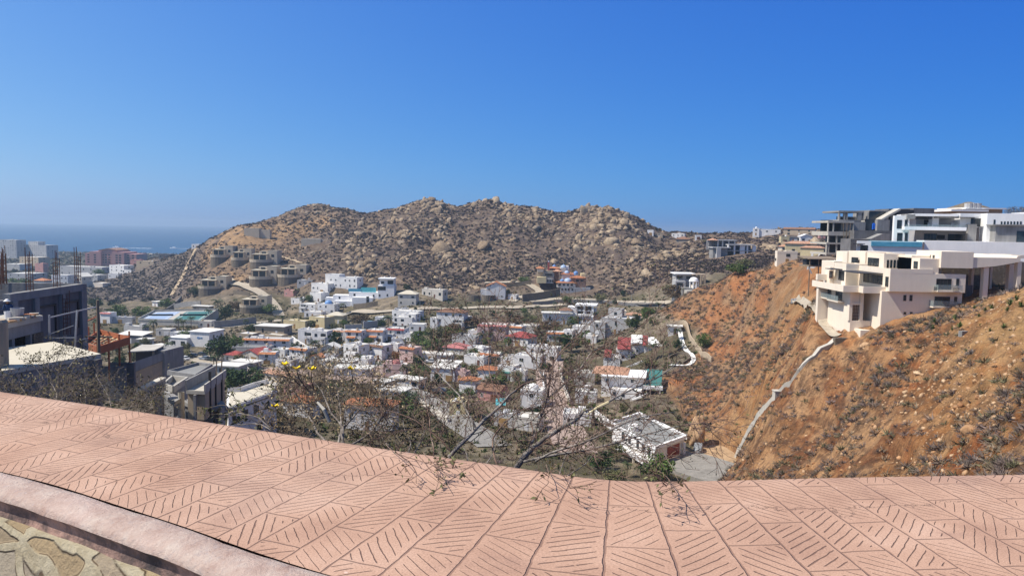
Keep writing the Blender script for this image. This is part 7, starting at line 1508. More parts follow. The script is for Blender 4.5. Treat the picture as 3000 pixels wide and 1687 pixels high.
garden_wall('low stone wall around the lower garden bed', [(1960, 1052), (1990, 1035), (2014, 1040), (2024, 1056), (2000, 1068)], .9, 'dry_stone', .5, step=1.2)
garden_wall('grey retaining wall along the road above the white hall', [(627, 962), (690, 956), (750, 948)], 3.6, 'raw_concrete', .5, 'retaining_wall')
garden_wall('curved stone retaining wall under the domed estate', [(1530, 884), (1556, 882), (1590, 876), (1640, 866)], 4.6, 'dry_stone', .7, 'retaining_wall')
garden_wall('upper stone wall along the estate drive', [(1478, 842), (1520, 838), (1556, 836)], 2.8, 'dry_stone', .6, 'retaining_wall')
garden_wall('long dark wall below the upper road', [(1560, 893), (1640, 885), (1740, 888), (1800, 891)], 1.9, 'dark_concrete', .5, 'retaining_wall')
garden_wall('dark wall pieces at the right end of the upper road', [(1812, 893), (1880, 896), (1946, 899)], 1.9, 'dark_concrete', .5, 'retaining_wall')
garden_wall('stone wall at the foot of the white stepped villa', [(1036, 905), (1080, 903), (1106, 896)], 3.2, 'dry_stone', .6, 'retaining_wall')
garden_wall('brown wall beside the concrete villa road', [(684, 862), (720, 866), (732, 868)], 2.6, 'dry_stone', .5, 'retaining_wall')
garden_wall('pale wall with a blue pool niche left of the stepped white house', [(1064, 962), (1100, 960), (1116, 957)], 3.6, 'grey_plaster', .5)
garden_wall('long white garden wall below the solar panel house', [(1110, 972), (1150, 970), (1200, 966)], 2.4, 'pale_plaster', .4)
garden_wall('long tan garden wall behind the yellow houses', [(824, 944), (900, 938), (1010, 932)], 2.2, 'yellow_plaster', .4)
garden_wall('white wall right of the yellow houses by the thicket', [(1010, 966), (1060, 964)], 2.6, 'pale_plaster', .4)
garden_wall('dark sloping wall climbing from the tennis courts', [(490, 915), (510, 900), (532, 878)], 3.0, 'dark_concrete', .7, 'retaining_wall')
garden_wall('grey curved wall behind the tennis courts', [(510, 905), (545, 898), (588, 897)], 3.4, 'raw_concrete', .6, 'retaining_wall')
garden_wall('white boundary wall along the near street', [(1212, 1172), (1262, 1204), (1312, 1240)], 1.6, 'pale_plaster', .3)
garden_wall('pale boundary wall beside the centre street', [(1640, 1090), (1648, 1130), (1668, 1190)], 1.8, 'pale_plaster', .35)
garden_wall('white boundary wall left of the centre street', [(1592, 1100), (1590, 1130), (1600, 1180)], 1.6, 'white_plaster', .35)
garden_wall('white parapet wall left of the garage house', [(1744, 1224), (1778, 1250), (1818, 1282)], 2.0, 'white_plaster', .35)
garden_wall('reddish garden wall behind the large dark red roof', [(760, 1010), (800, 1026)], 2.0, 'rose_plaster', .35)
garden_wall('sloping white stair wall at the end of the white terrace', [(856, 1000), (880, 1018), (900, 1030)], 2.4, 'white_plaster', .4)
garden_wall('wall of grey panels under the unfinished grey building', [(2366, 788), (2400, 782), (2445, 775)], 2.4, 'grey_plaster', .4)
# round stone terrace and its neighbour
for px, py, r, lab in ((1388, 884, 5.4, 'round dry stone terrace left of the orange gable house'), (1430, 884, 4.4, 'lower round stone terrace under the orange gable house')):
    p = hit(px, py); m = MB(); m.lathe([(r, -4), (r, 4.0), (r-.4, 4.0), (r-.4, 3.4), (.01, 3.4)], 20, (p.x, p.y+r, p.z)); o = m.build('stone_terrace', 'dry_stone' if px < 2000 else 'cream_plaster'); tag(o, lab, 'terrace'); site((p.x, p.y+r), r)
# blue pool niche, thatched shade, rotunda of the cul de sac
p = hit(1094, 957); m = MB(); m.prism([(p.x-5, p.y+2), (p.x+5, p.y+2.5), (p.x+4.5, p.y+8), (p.x-4, p.y+8)], p.z-.5, p.z+2.2); tag(m.build('swimming_pool', 'pool_tile'), 'small blue swimming pool behind the pale niche wall', 'pool')
p = hit(1136, 958); o = empty('thatched_shade', p); tag(o, 'round thatched shade roof beside the tall palm', 'shelter'); m = MB(); m.lathe([(3.6, 2.6), (.05, 4.6)], 12); m.build('roof', 'palm_thatch', o); m = MB(); m.lathe([(.14, 0), (.14, 3.4)], 8); m.build('post', 'weathered_timber', o)
p = hit(1104, 1068); o = empty('planted_island', p); tag(o, 'round planted traffic island in the cul de sac', 'traffic island'); m = MB(); m.lathe([(4.2, 0), (4.2, .4), (3.9, .4), (.01, .35)], 18); m.build('kerb', 'pale_concrete', o)
m = MB(); rr = random.Random(6)
for k in range(90): a, d = rr.random()*6.28, 3.6*math.sqrt(rr.random()); m.bar((d*math.cos(a), d*math.sin(a), .4), (d*math.cos(a)+rr.uniform(-.3, .3), d*math.sin(a)+rr.uniform(-.3, .3), rr.uniform(.7, 1.5)), .28, .1)
flat('hedge_green', (.05, .085, .025), .8); m.build('hedge', 'hedge_green', o)
# turquoise awning behind the bare tree
p = hit(1466, 1212); o = empty('awning', p); tag(o, 'bright turquoise awning seen between the bare branches', 'awning'); m = MB(); m.shed(-1.3, 1.3, 0, 2.2, 2.2, 3.6, .1); m.build('canvas', 'turquoise_sheet', o)
for x in (-1.2, 1.2): m = MB(); m.box(x-.06, x+.06, .1, .22, 0, 2.4); m.build('post', 'white_metal', o)
# ---------------------------------------------------------------- cars
flat('car_white', (.68, .68, .68), .3, 0, .5); flat('car_silver', (.34, .38, .43), .3, .3, .5); flat('car_dark', (.04, .045, .05), .3, 0, .5); flat('tyre', (.02, .02, .02), .9); flat('car_cover', (.22, .235, .25), .55)
def car_parts(kind):
    b = MB(); b.vprism([(-2.2, .32), (2.2, .32), (2.22, .78), (2.05, .88), (1.15, .95), (-1.85, .98), (-2.2, .85)][::-1], -.88, .88)
    c = MB(); 
    for (y, z), k in (((0, 0), 0),): c.raw([(-.8, -1.75, .95), (.8, -1.75, .95), (.8, 1.05, .93), (-.8, 1.05, .93), (-.62, -1.35, 1.46), (.62, -1.35, 1.46), (.62, .3, 1.46), (-.62, .3, 1.46)], [(0, 1, 5, 4), (1, 2, 6, 5), (2, 3, 7, 6), (3, 0, 4, 7)])
    r = MB(); r.box(-.66, .66, -1.4, .36, 1.46, 1.52)
    w = MB(); w.lathe([(.01, -.1), (.32, -.1), (.32, .1), (.01, .1)], 12); w.v = [(z, x, y) for x, y, z in w.v]
    return b.mesh('body', kind), c.mesh('cabin_glass', 'window_glass'), r.mesh('roof', kind), w.mesh('wheel', 'tyre')
_m = MB(); _m.lathe([(.01, -.115), (.19, -.115), (.19, .115), (.01, .115)], 10); _m.v = [(z, x, y) for x, y, z in _m.v]; RIM = _m.mesh('rim', 'galvanised')
CARS = {k: car_parts(k) for k in ('car_white', 'car_silver', 'car_dark')}
def car(label, px, py, kind, rz):
    p = hit(px, py); o = empty('parked_car', (p.x, p.y, p.z+.3), R(rz)); tag(o, label, 'car', 'parked cars in the valley'); b, c, r, w = CARS[kind]
    link('body', b, o); link('cabin_glass', c, o); link('roof', r, o)
    for x in (-.82, .82):
        for y in (-1.35, 1.4): link('rim', RIM, link('wheel', w, o, (x, y, .32)))
for q in [('white car at the left end of the parking area', 504, 1058, 'car_white', 70), ('white car second from the left in the parking area', 540, 1056, 'car_white', 60), ('dark car in the middle of the parking area', 562, 1048, 'car_dark', 80), ('dark car parked beside the big round tree', 588, 1044, 'car_dark', 70), ('silver car in front of the big round tree', 600, 1056, 'car_silver', 70), ('dark car at the right end of the parking area', 618, 1058, 'car_dark', 75),
    ('white car at the top of the cul de sac', 1086, 1058, 'car_white', 80), ('silver blue car parked left of the pink domed house', 1086, 1092, 'car_silver', -10), ('left white car on the valley road', 1167, 908, 'car_white', 85), ('right white car on the valley road', 1186, 907, 'car_white', 85), ('dark car under the trees at the near street', 1288, 1152, 'car_dark', 60), ('white car beside the long cream house', 1262, 1064, 'car_white', 80)]: car(*q)
# covered car and a trailer in the dirt yard
p = GR+ge*3.6+gn*1.3; p.z = zg-.04; m = MB(); rr = random.Random(4); nu, nv = 16, 7; vs = []
for j in range(nv+1):
    for i in range(nu):
        a = 2*math.pi*i/nu; k = j/nv; x, y = 2.2*math.copysign(abs(math.cos(a))**.6, math.cos(a)), .98*math.copysign(abs(math.sin(a))**.6, math.sin(a)); s = 1-.42*max(0, k-.35)**1.1-(.25 if k > .9 else 0); h_ = 1.5*min(1, k*1.15)*(1-.28*max(0, abs(x)/2.2-.35))
        vs.append((x*s+rr.uniform(-.06, .06), y*s+rr.uniform(-.05, .05), max(.02, h_+rr.uniform(-.05, .05))))
fs = [(j*nu+i, j*nu+(i+1) % nu, (j+1)*nu+(i+1) % nu, (j+1)*nu+i) for j in range(nv) for i in range(nu)]+[tuple(nv*nu+i for i in range(nu))]
m.raw(vs, fs); o = m.build('covered_car', 'car_cover', None, p, R(75)); tag(o, 'car under a crumpled grey cover in the yard by the garage', 'car')
p = GR+ge*8.3-gn*4.2; p.z = zg-.04; o = empty('trailer', p, R(-35)); tag(o, 'small flat trailer with grey load at the back of the dirt yard', 'trailer'); m = MB(); m.box(-2.4, 2.4, -.9, .9, .55, .75); m.build('bed', 'white_metal', o); m = MB(); m.box(-1.6, 2.2, -.7, .7, .76, 1.3); m.build('load', 'galvanised', o)
for x in (-1, 1):
    for y in (-.95, .95): w = link('wheel', CARS['car_dark'][3], o, (x, y, .32), R(90))
# boats with wakes
t = NT('foam'); t.col(c4((.8, .85, .88))); t.rough(.9)
for px, py, l, lab in ((340, 726, 42, 'white motor boat with a wake, left of the two on the sea'), (508, 728, 34, 'white motor boat with a wake near the headland')):
    a, s_ = ray(px, py); Y = (0-CAMZ)/s_; x = a*Y; o = empty('motor_boat', (x, Y, 0)); tag(o, lab, 'boat'); m = MB(); m.prism([(-9, 0), (-6, -2.4), (8, -2.4), (8, 2.4), (-6, 2.4)], 0, 2.2); m.build('hull', 'bright_white', o); m = MB(); m.box(-2, 5, -1.7, 1.7, 2.2, 4.6); m.build('cabin', 'bright_white', o)
    m = MB(); m.raw([(4, -2, .12), (4, 2, .12), (l*2.2, 9, .06), (l*2.2, -9, .06)], [(0, 1, 2, 3)][::-1]); m.raw([(4, -2, -.6), (4, 2, -.6), (l*2.2, 9, -.6), (l*2.2, -9, -.6)], [(0, 3, 2, 1)]); m.build('wake', 'foam', o)
a0 = [lev(*q, .25) for q in ((150, 760), (205, 757), (262, 757), (262, 760), (205, 762), (150, 765))]
m = MB(); m.prism([(p.x, p.y) for p in a0], -.5, .3); tag(m.build('surf', 'foam'), kind='structure')
# ---------------------------------------------------------------- trees
def leaf_mat(name, dark, mid, lite):
    t = NT(name); oi = t.new('ShaderNodeObjectInfo').outputs['Random']
    t.col(t.ramp(t.island(), [(0, dark), (.55, mid), (1, lite)])); t.rough(.7); t.b.inputs['Specular IOR Level'].default_value = .2
leaf_mat('dark_leaves', (.012, .028, .010), (.030, .058, .016), (.062, .098, .026)); leaf_mat('green_leaves', (.045, .08, .02), (.09, .14, .035), (.15, .19, .055)); leaf_mat('olive_leaves', (.085, .09, .036), (.15, .15, .065), (.22, .205, .10)); leaf_mat('dry_leaves', (.07, .045, .022), (.13, .088, .045), (.21, .15, .085)); leaf_mat('orange_leaves', (.16, .06, .015), (.28, .12, .03), (.36, .19, .06)); leaf_mat('palm_leaves', (.02, .035, .012), (.05, .075, .025), (.11, .125, .05)); leaf_mat('magenta_leaves', (.14, .015, .06), (.28, .03, .12), (.05, .07, .02)); leaf_mat('grey_twigs', (.09, .07, .06), (.15, .118, .098), (.22, .18, .15))
flat('bark', (.13, .095, .07), .9); flat('palm_bark', (.19, .145, .10), .9)
def crown_arr(seed, n_cl, per, leaf, flat_=.8):
    rr = np.random.RandomState(seed); c = rr.randn(n_cl, 3); c /= np.linalg.norm(c, axis=1, keepdims=True); c *= rr.uniform(.35, .95, (n_cl, 1)); c[:, 2] = c[:, 2]*flat_
    c[:, 2] = np.maximum(c[:, 2], -.45); cr = rr.uniform(.14, .34, n_cl)
    q = rr.randn(n_cl, per, 3); q /= np.linalg.norm(q, axis=2, keepdims=True); q *= rr.uniform(.4, 1, (n_cl, per, 1))**.6
    p = (c[:, None]+q*cr[:, None, None]).reshape(-1, 3); n = len(p)
    u = rr.randn(n, 3); u /= np.linalg.norm(u, axis=1, keepdims=True); w = np.cross(u, rr.randn(n, 3)); w /= np.linalg.norm(w, axis=1, keepdims=True); s = leaf*rr.uniform(.6, 1.4, (n, 1))
    V = np.stack([p-u*s, p+w*s*.45, p+u*s, p-w*s*.45], 1).reshape(-1, 3); return V, np.arange(4*n).reshape(-1, 4)
CROWNS = {}
def crown(kind, i):
    k = (kind, i)
    if k not in CROWNS: CROWNS[k] = npmesh('crown', *crown_arr(100+i, 46, 34, .085), kind)
    return CROWNS[k]
def trunk_mesh(seed):
    rr = random.Random(seed); m = MB(); m.tube([(0, 0, -.4), (.02, 0, .15), (.04, .02, .4)], [.055, .045, .035], 7)
    for k in range(6): a = k*1.05+rr.random(); m.tube([(.04, .02, .36), (.2*math.cos(a), .2*math.sin(a), .55), (.42*math.cos(a), .42*math.sin(a), .62+.3*rr.random())], [.03, .02, .008], 5)
    return m.mesh('trunk', 'bark')
TRUNKS = [trunk_mesh(i) for i in range(3)]
def tree(label, px, py, wpx, hpx, kind='dark_leaves', group=None, name='tree', cat='tree', lift=.0):
    i = int(px*3+py) % 4; h = hit(px, py); s = h.y/FPX; w, H = wpx*s/2, hpx*s
    o = empty(name, h, (px % 7)); tag(o, label, cat, group)
    c = link('crown', crown(kind, i), o, (0, 0, H*.56)); c.scale = (w*1.05, w*1.05, H*.56)
    t_ = link('trunk', TRUNKS[i % 3], o); t_.scale = (H*.7, H*.7, H*.9); SITES.append((h.x, h.y, w*.6))
def palm_mesh(seed):
    rr = random.Random(seed); V, F = [], []
    for k in range(20):
        a = k*2.4+rr.random()*.5; el = rr.uniform(-.5, 1.2); L = rr.uniform(.8, 1.1); d = Vector((math.cos(a), math.sin(a), 0)); sd = Vector((-d.y, d.x, 0)); pts = []
        x, z, e = 0, 0, el
        for j in range(7): pts.append((d*x+Vector((0, 0, z)))); x += L/6*math.cos(e); z += L/6*math.sin(e); e -= .34
        for j in range(1, 7):
            for q in (0, .5):
                p = pts[j-1].lerp(pts[j], q); w = .26*math.sin(math.pi*min(1, (j-1+q+.8)/7.2))
                for sgn in (-1, 1):
                    tip = p+sd*sgn*w+d*.13-Vector((0, 0, .11+.06*rr.random())); b = len(V); V.extend([tuple(p-d*.03), tuple(p+d*.045), tuple(tip)]); F.append((b, b+1, b+2))
    return npmesh('fronds', np.array(V), np.array(F), 'palm_leaves')
PALMS = [palm_mesh(i) for i in range(3)]
def ptrunk(seed):
    rr = random.Random(seed); m = MB(); m.tube([(0, 0, -.3), (.01, 0, .3), (.03, .01, .65), (.02, .02, 1)], [.05, .036, .032, .036], 8); return m.mesh('trunk', 'palm_bark')
PTR = [ptrunk(i) for i in range(3)]
def palm(label, px, py, hpx, spread=None, group=None):
    i = int(px+py) % 3; h = hit(px, py); s = h.y/FPX; H = hpx*s; sp = (spread or hpx*.42)*s
    o = empty('palm_tree', h, px*1.3); tag(o, label, 'palm tree', group); c = link('fronds', PALMS[i], o, (.02*H, .02*H, H*.86)); c.scale = (sp, sp, sp); t_ = link('trunk', PTR[i], o); t_.scale = (H*.8, H*.8, H*.87)
T_ = [
 ('big dark round tree right of the white sign hall', 640, 1056, 92, 74, 'dark_leaves'), ('lighter green tree behind the big dark round tree', 690, 1030, 56, 50, 'green_leaves'), ('dark round bush left of the white roofed tan hall', 736, 980, 40, 32, 'dark_leaves'),
 ('spreading dark tree between the pavilion and the curved roof house', 716, 1146, 112, 70, 'dark_leaves'), ('olive shrub tree in the parking area', 538, 1050, 52, 28, 'olive_leaves'), ('round green tree below the scrub slope, left of two', 350, 934, 62, 44, 'green_leaves'), ('round green tree below the scrub slope, right of two', 414, 932, 54, 36, 'green_leaves'), ('bright green tree left of the white cabin slope', 486, 906, 48, 34, 'green_leaves'),
 ('grey green bush tree beside the lone lowest villa', 588, 862, 40, 30, 'olive_leaves'), ('green hedge tree left of the white sign hall', 548, 994, 60, 26, 'green_leaves'), ('dark tree in front of the row houses', 986, 1018, 46, 52, 'dark_leaves'), ('brown spreading tree right of the yellow houses', 1052, 952, 62, 34, 'dry_leaves'), ('dark round bush at the cul de sac top', 1050, 1068, 46, 32, 'dark_leaves'),
 ('left green tree of the thicket below the row houses', 1225, 1012, 66, 44, 'green_leaves'), ('middle green tree of the thicket', 1276, 1000, 70, 46, 'olive_leaves'), ('right green tree of the thicket by the grey roofs', 1320, 996, 60, 40, 'green_leaves'), ('brown tree above the thicket', 1330, 978, 70, 34, 'dry_leaves'), ('low green tree at the front of the thicket', 1262, 1026, 80, 34, 'green_leaves'),
 ('orange leaved tree left of the pinkish house', 1160, 1056, 30, 30, 'orange_leaves'), ('magenta bougainvillea right of the brown tiled canopies', 1134, 1034, 20, 26, 'magenta_leaves'), ('dark tree behind the small white cube house', 1674, 1032, 70, 54, 'dark_leaves'), ('green tree left of the modern white house', 1684, 958, 40, 34, 'green_leaves'), ('green bushy tree by the upper road', 1664, 892, 34, 26, 'green_leaves'), ('pale green tree in the gap of the upper road wall', 1758, 888, 34, 30, 'olive_leaves'), ('bright green tree above the estate drive', 1534, 828, 34, 18, 'green_leaves'),
 ('green tree filling the side valley floor', 2160, 806, 60, 34, 'green_leaves'), ('grey green tree in the side valley behind the green one', 2182, 788, 60, 30, 'olive_leaves'), ('brown bare tree left of the domed house', 1980, 880, 80, 50, 'dry_leaves'), ('round green bush below the garden wall', 2060, 1022, 50, 46, 'green_leaves'), ('leafy green tree at the corner of the garage house', 1928, 1412, 104, 84, 'green_leaves'), ('dark shrub below the garage house walkway', 1762, 1380, 90, 60, 'dark_leaves'), ('yellow green shrub left of the garage house', 1806, 1350, 60, 60, 'olive_leaves'), ('olive tree in the lower garden', 1800, 1416, 70, 44, 'olive_leaves'),
 ('dark green tree right of the orange roofed house', 1178, 1236, 74, 74, 'green_leaves'), ('green bush between the white double roof and the street', 1198, 1184, 70, 40, 'dark_leaves'), ('green tree right of the pink domed house', 1224, 1110, 62, 46, 'green_leaves'), ('olive tree left of the near street', 1220, 1250, 70, 54, 'olive_leaves'), ('brown green tree at the bend of the near street', 1400, 1220, 64, 44, 'olive_leaves'), ('grey green bush right of the curved roof house', 810, 1240, 60, 50, 'olive_leaves'),
 ('green bush below the white hill houses', 905, 884, 34, 20, 'green_leaves'), ('green bush beside the concrete villa road bend', 790, 920, 50, 30, 'green_leaves'), ('dark green bush under the lone cream villa', 570, 868, 40, 28, 'dark_leaves'), ('brown bush beside the round cream villa', 690, 912, 44, 30, 'dry_leaves'), ('dark tree left of the round cream villa', 660, 940, 44, 50, 'dark_leaves'), ('green shrubs below the saddle villa', 2080, 712, 50, 12, 'olive_leaves'), ('green crown behind the wide cream villa', 2300, 735, 40, 16, 'green_leaves'), ('bare grey tree behind the white villa at the right edge', 2986, 640, 70, 34, 'grey_twigs'),
 ('brown tree below the tall white house', 1380, 960, 70, 34, 'dry_leaves'), ('green bush left of the white arcade house', 1560, 948, 50, 26, 'olive_leaves'), ('brown thicket tree behind the arcade house', 1500, 960, 90, 36, 'dry_leaves'), ('brown thicket tree below the arcade house', 1610, 972, 80, 34, 'dry_leaves'), ('dark bush between white roofs behind the bare tree', 1480, 1056, 50, 30, 'dark_leaves'), ('green bush in front of the salmon roof', 1450, 1128, 60, 34, 'green_leaves'), ('dark bush right of the round bay house', 1600, 1090, 40, 30, 'dark_leaves'), ('olive bush below the red and white roofs', 1900, 1080, 60, 30, 'olive_leaves'), ('green bush inside the walled garden', 1986, 1028, 34, 36, 'dark_leaves'),
 ('green tree below the pale condominium tower', 60, 850, 70, 36, 'green_leaves'), ('dark tree left of the concrete wall end', 280, 905, 40, 34, 'dark_leaves'), ('green tree behind the grey house in the resort strip', 290, 808, 36, 20, 'green_leaves')]
for q in T_: tree(q[0], *q[1:5], q[5], name='shrub' if 'bush' in q[0] or 'shrub' in q[0] else 'tree', cat='shrub' if 'bush' in q[0] or 'shrub' in q[0] else 'tree')
PL = [('tall palm in front of the grey arched building', 450, 980, 44), ('palm just right of the arched building', 428, 984, 34), ('slim palm left of two before the tennis court wall', 523, 972, 42), ('slim palm right of two before the tennis court wall', 537, 973, 38), ('palm by the clubhouse end of the tennis courts', 612, 940, 36), ('palm beside the round cream villa road', 560, 960, 34), ('dark palm above the clubhouse', 640, 925, 50), ('tall palm behind the parked cars', 494, 1046, 46), ('palm left of the cream gabled house', 924, 1044, 50), ('palm right of the cream gabled house', 970, 1054, 36), ('tall palm in front of the thatched shade', 1137, 972, 50), ('palm under the tall white house', 1066, 944, 26), ('palm left of the orange gabled cottage', 900, 1072, 30),
 ('palm in front of the broad white roof', 966, 1100, 40), ('dark palm below the pink and white house', 1414, 1026, 54), ('second dark palm below the pink and white house', 1436, 1018, 48), ('palm right of the modern white house', 1746, 948, 36), ('palm between the low white roofs and the arcade', 1712, 985, 34), ('tall palm in front of the red and white roofed house', 1908, 1058, 56), ('bushy palm right of the red and white roofed house', 1942, 1048, 52), ('palm inside the walled garden', 1984, 1000, 40), ('small palm in front of the garage house tree', 1876, 1412, 52), ('small palm below the walkway of the garage house', 1836, 1398, 48), ('palm at the front corner of the pinkish house', 1216, 1066, 30), ('palm in front of the pink domed house', 1190, 1122, 56), ('palm right of the pink domed house', 1248, 1124, 50),
 ('palm left of the white hill houses', 868, 880, 36), ('palm by the white house with blue dome', 1006, 922, 36), ('leftmost palm on the far ridge', 2324, 684, 16), ('second palm on the far ridge', 2346, 682, 18), ('third palm on the far ridge', 2364, 682, 17), ('rightmost palm on the far ridge', 2378, 684, 19), ('left palm by the saddle villa', 1958, 702, 16), ('right palm by the saddle villa', 2018, 704, 15), ('palm between the near street and the yellow house', 1326, 1200, 60), ('palm beside the small orange roof by the dark tree', 1640, 1030, 50), ('palm above the low cream house', 1280, 1040, 34), ('palm behind the dark red roofs', 706, 1036, 30)]
for l, a, b, c in PL: palm(l, a, b, c)
# spiky green plants on the upper right slope
def agave_mesh(seed):
    rr = random.Random(seed); V, F = [], []
    for k in range(34):
        a = rr.random()*6.28; el = rr.uniform(.3, 1.45); d = Vector((math.cos(a)*math.cos(el), math.sin(a)*math.cos(el), math.sin(el))); s = Vector((-d.y, d.x, 0)).normalized()*.045; L = rr.uniform(.7, 1.1); b = len(V); V += [tuple(-s), tuple(s), tuple(d*L*.5+s*1.2), tuple(d*L-Vector((0, 0, .15))), tuple(d*L*.5-s*1.2)]; F += [(b, b+1, b+2), (b, b+2, b+4), (b+4, b+2, b+3)]
    return npmesh('spiky_plant', np.array(V), np.array(F), 'green_leaves')
AG = [agave_mesh(i) for i in range(3)]
for k, (px, py, s) in enumerate([(2738, 945, .9), (2752, 925, .8), (2800, 938, 1.1), (2812, 960, 1.0), (2790, 968, .7), (2732, 965, .9), (2868, 930, .7), (2886, 912, .8), (2905, 905, .9), (2960, 895, 1.0), (2978, 880, 1.0), (2940, 962, .8), (2900, 972, .6), (2872, 955, .5), (2990, 900, 1.0), (2952, 912, .8), (2855, 905, .8), (2830, 1030, .5)]):
    h = hit(px, py); o = link('spiky_plant', AG[k % 3], None, h, k*1.1); o.scale = (s, s, s*1.1); tag(o, 'spiky green plant on the ochre slope under the cream villa columns', 'plant', 'spiky green plants on the upper right slope')
p = hit(2822, 980); m = MB(); m.box(-.55, .55, -.3, .3, -.3, .5); o = m.build('concrete_block', 'raw_concrete', None, p, .3); tag(o, 'grey concrete block lying on the slope below the cream villa', 'block')
# low growth between the houses
def garden_trees():
    px, Y, X = scatter(900, 300, 1980, 175, 500); _, rock, right, town = masks(X, Y); k = (town > .8); px, Y, X = px[k], Y[k], X[k]; X, Y, px = drop_sites(X, Y, px); Z = ground_z(X, Y); n = 0
    for x, y, z in zip(X, Y, Z):
        if any((x-a)**2+(y-b)**2 < (c+1.2)**2 for a, b, c in SITES): continue
        kind, lab, g = [('dark_leaves', 'small dark round tree in the valley gardens', 'small dark garden trees'), ('green_leaves', 'small bright green tree in the valley gardens', 'small bright garden trees'), ('olive_leaves', 'small olive brown tree in the valley gardens', 'small olive garden trees'), ('palm', 'small garden palm among the valley houses', 'small garden palms')][n % 4]
        H = rs.uniform(2.6, 5.2); w = H*rs.uniform(.4, .62)
        if kind == 'palm':
            o = empty('palm_tree', (x, y, z), n); tag(o, lab, 'palm tree', g); c = link('fronds', PALMS[n % 3], o, (0, 0, H*.95)); c.scale = (2, 2, 2); t_ = link('trunk', PTR[n % 3], o); t_.scale = (H*.8, H*.8, H*.96)
        else:
            o = empty('tree', (x, y, z), n); tag(o, lab, 'tree', g); c = link('crown', crown(kind, n % 4), o, (0, 0, H*.56)); c.scale = (w, w, H*.55); t_ = link('trunk', TRUNKS[n % 3], o); t_.scale = (H*.7, H*.7, H*.9)
        SITES.append((x, y, w*.5+.5)); n += 1
        if n >= 150: break
def coast_growth():
    rr = np.random.RandomState(23); px, Y, X = scatter(9000, -250, 640, 560, 1650); _, rock, right, town = masks(X, Y); k = (rs.rand(len(px)) < (1-rock)*.8); px, Y, X = px[k], Y[k], X[k]; X, Y, px = drop_sites(X, Y, px); n = len(X)
    T = [twig_cloud(22, rr, .9, .5, .3) for _ in range(6)]; C = pick_cols(n, [(.03, .045, .018), (.05, .06, .028), (.07, .065, .04), (.16, .13, .10), (.25, .22, .18)])
    tag(link('coast_greenery', scrub_mesh('coast_greenery', X, Y, ground_z(X, Y), rs.uniform(1.2, 4.5, n), C, T)), 'dark low greenery between the resort buildings', kind='stuff')
def town_growth():
    rr = np.random.RandomState(21); px, Y, X = scatter(46000, 180, 2060, 150, 510)
    _, rock, right, town = masks(X, Y); k = rs.rand(len(px)) < town*np.clip(.25+.75*sst(fbm(X+7, Y, 16, 4), .38, .55), 0, 1)*.45
    px, Y, X = px[k], Y[k], X[k]; X, Y, px = drop_sites(X, Y, px); n = len(X); S = rs.uniform(.4, 1.5, n)
    T = [twig_cloud(26, rr, .9, .40, .3) for _ in range(8)]
    C = pick_cols(n, [(.06, .085, .028), (.09, .105, .04), (.13, .11, .06), (.17, .13, .08), (.05, .07, .025), (.16, .12, .085), (.075, .105, .03)])
    tag(link('garden_growth', scrub_mesh('garden_growth', X, Y, ground_z(X, Y)-.05, S, C, T)), 'low green and brown growth between the houses', kind='stuff')
    px, Y, X = scatter(9000, -200, 2200, 6, 150); _, rock, right, town = masks(X, Y); k = rs.rand(len(px)) < (1-right)*.35*np.clip(Y/50, .12, 1); px, Y, X = px[k], Y[k], X[k]; X, Y, px = drop_sites(X, Y, px); n = len(X)
    T = [twig_cloud(70, rr, .9, .07, .3) for _ in range(6)]; C = pick_cols(n, GREY+[(.08, .075, .03), (.10, .07, .04)])*1.6
    tag(link('slope_growth', scrub_mesh('slope_growth', X, Y, ground_z(X, Y)-.05, rs.uniform(.5, 1.5, n), C, T)), 'dry growth on the slope below the parapet', kind='stuff')

for l, a, b, c in [('slim street light pole at the bend of the near street', 1290, 1196, 62), ('slim street light pole at the cul de sac', 1116, 1080, 44), ('slim pole by the valley road in front of the cream hip roofed house', 1230, 912, 34), ('slim pole on the upper road right of the pale green tree', 1850, 890, 30), ('slim pole above the row houses', 1060, 972, 34), ('slim pole in front of the white sign hall', 560, 1040, 50), ('slim pole beside the lower centre street', 1662, 1160, 60), ('slim pole at the left end of the parking area', 486, 1064, 56)]:
    h = hit(a, b); s = h.y/FPX; o = empty('street_light', h); tag(o, l, 'street light'); m = MB(); m.lathe([(.11, -1), (.07, c*s), (.001, c*s+.02)], 6); m.build('post', 'galvanised', o); m = MB(); m.box(0, 1.3, -.05, .05, c*s-.15, c*s-.05); m.build('arm', 'galvanised', o); m = MB(); m.box(.9, 1.5, -.12, .12, c*s-.24, c*s-.15); m.build('lamp_head', 'white_metal', o)
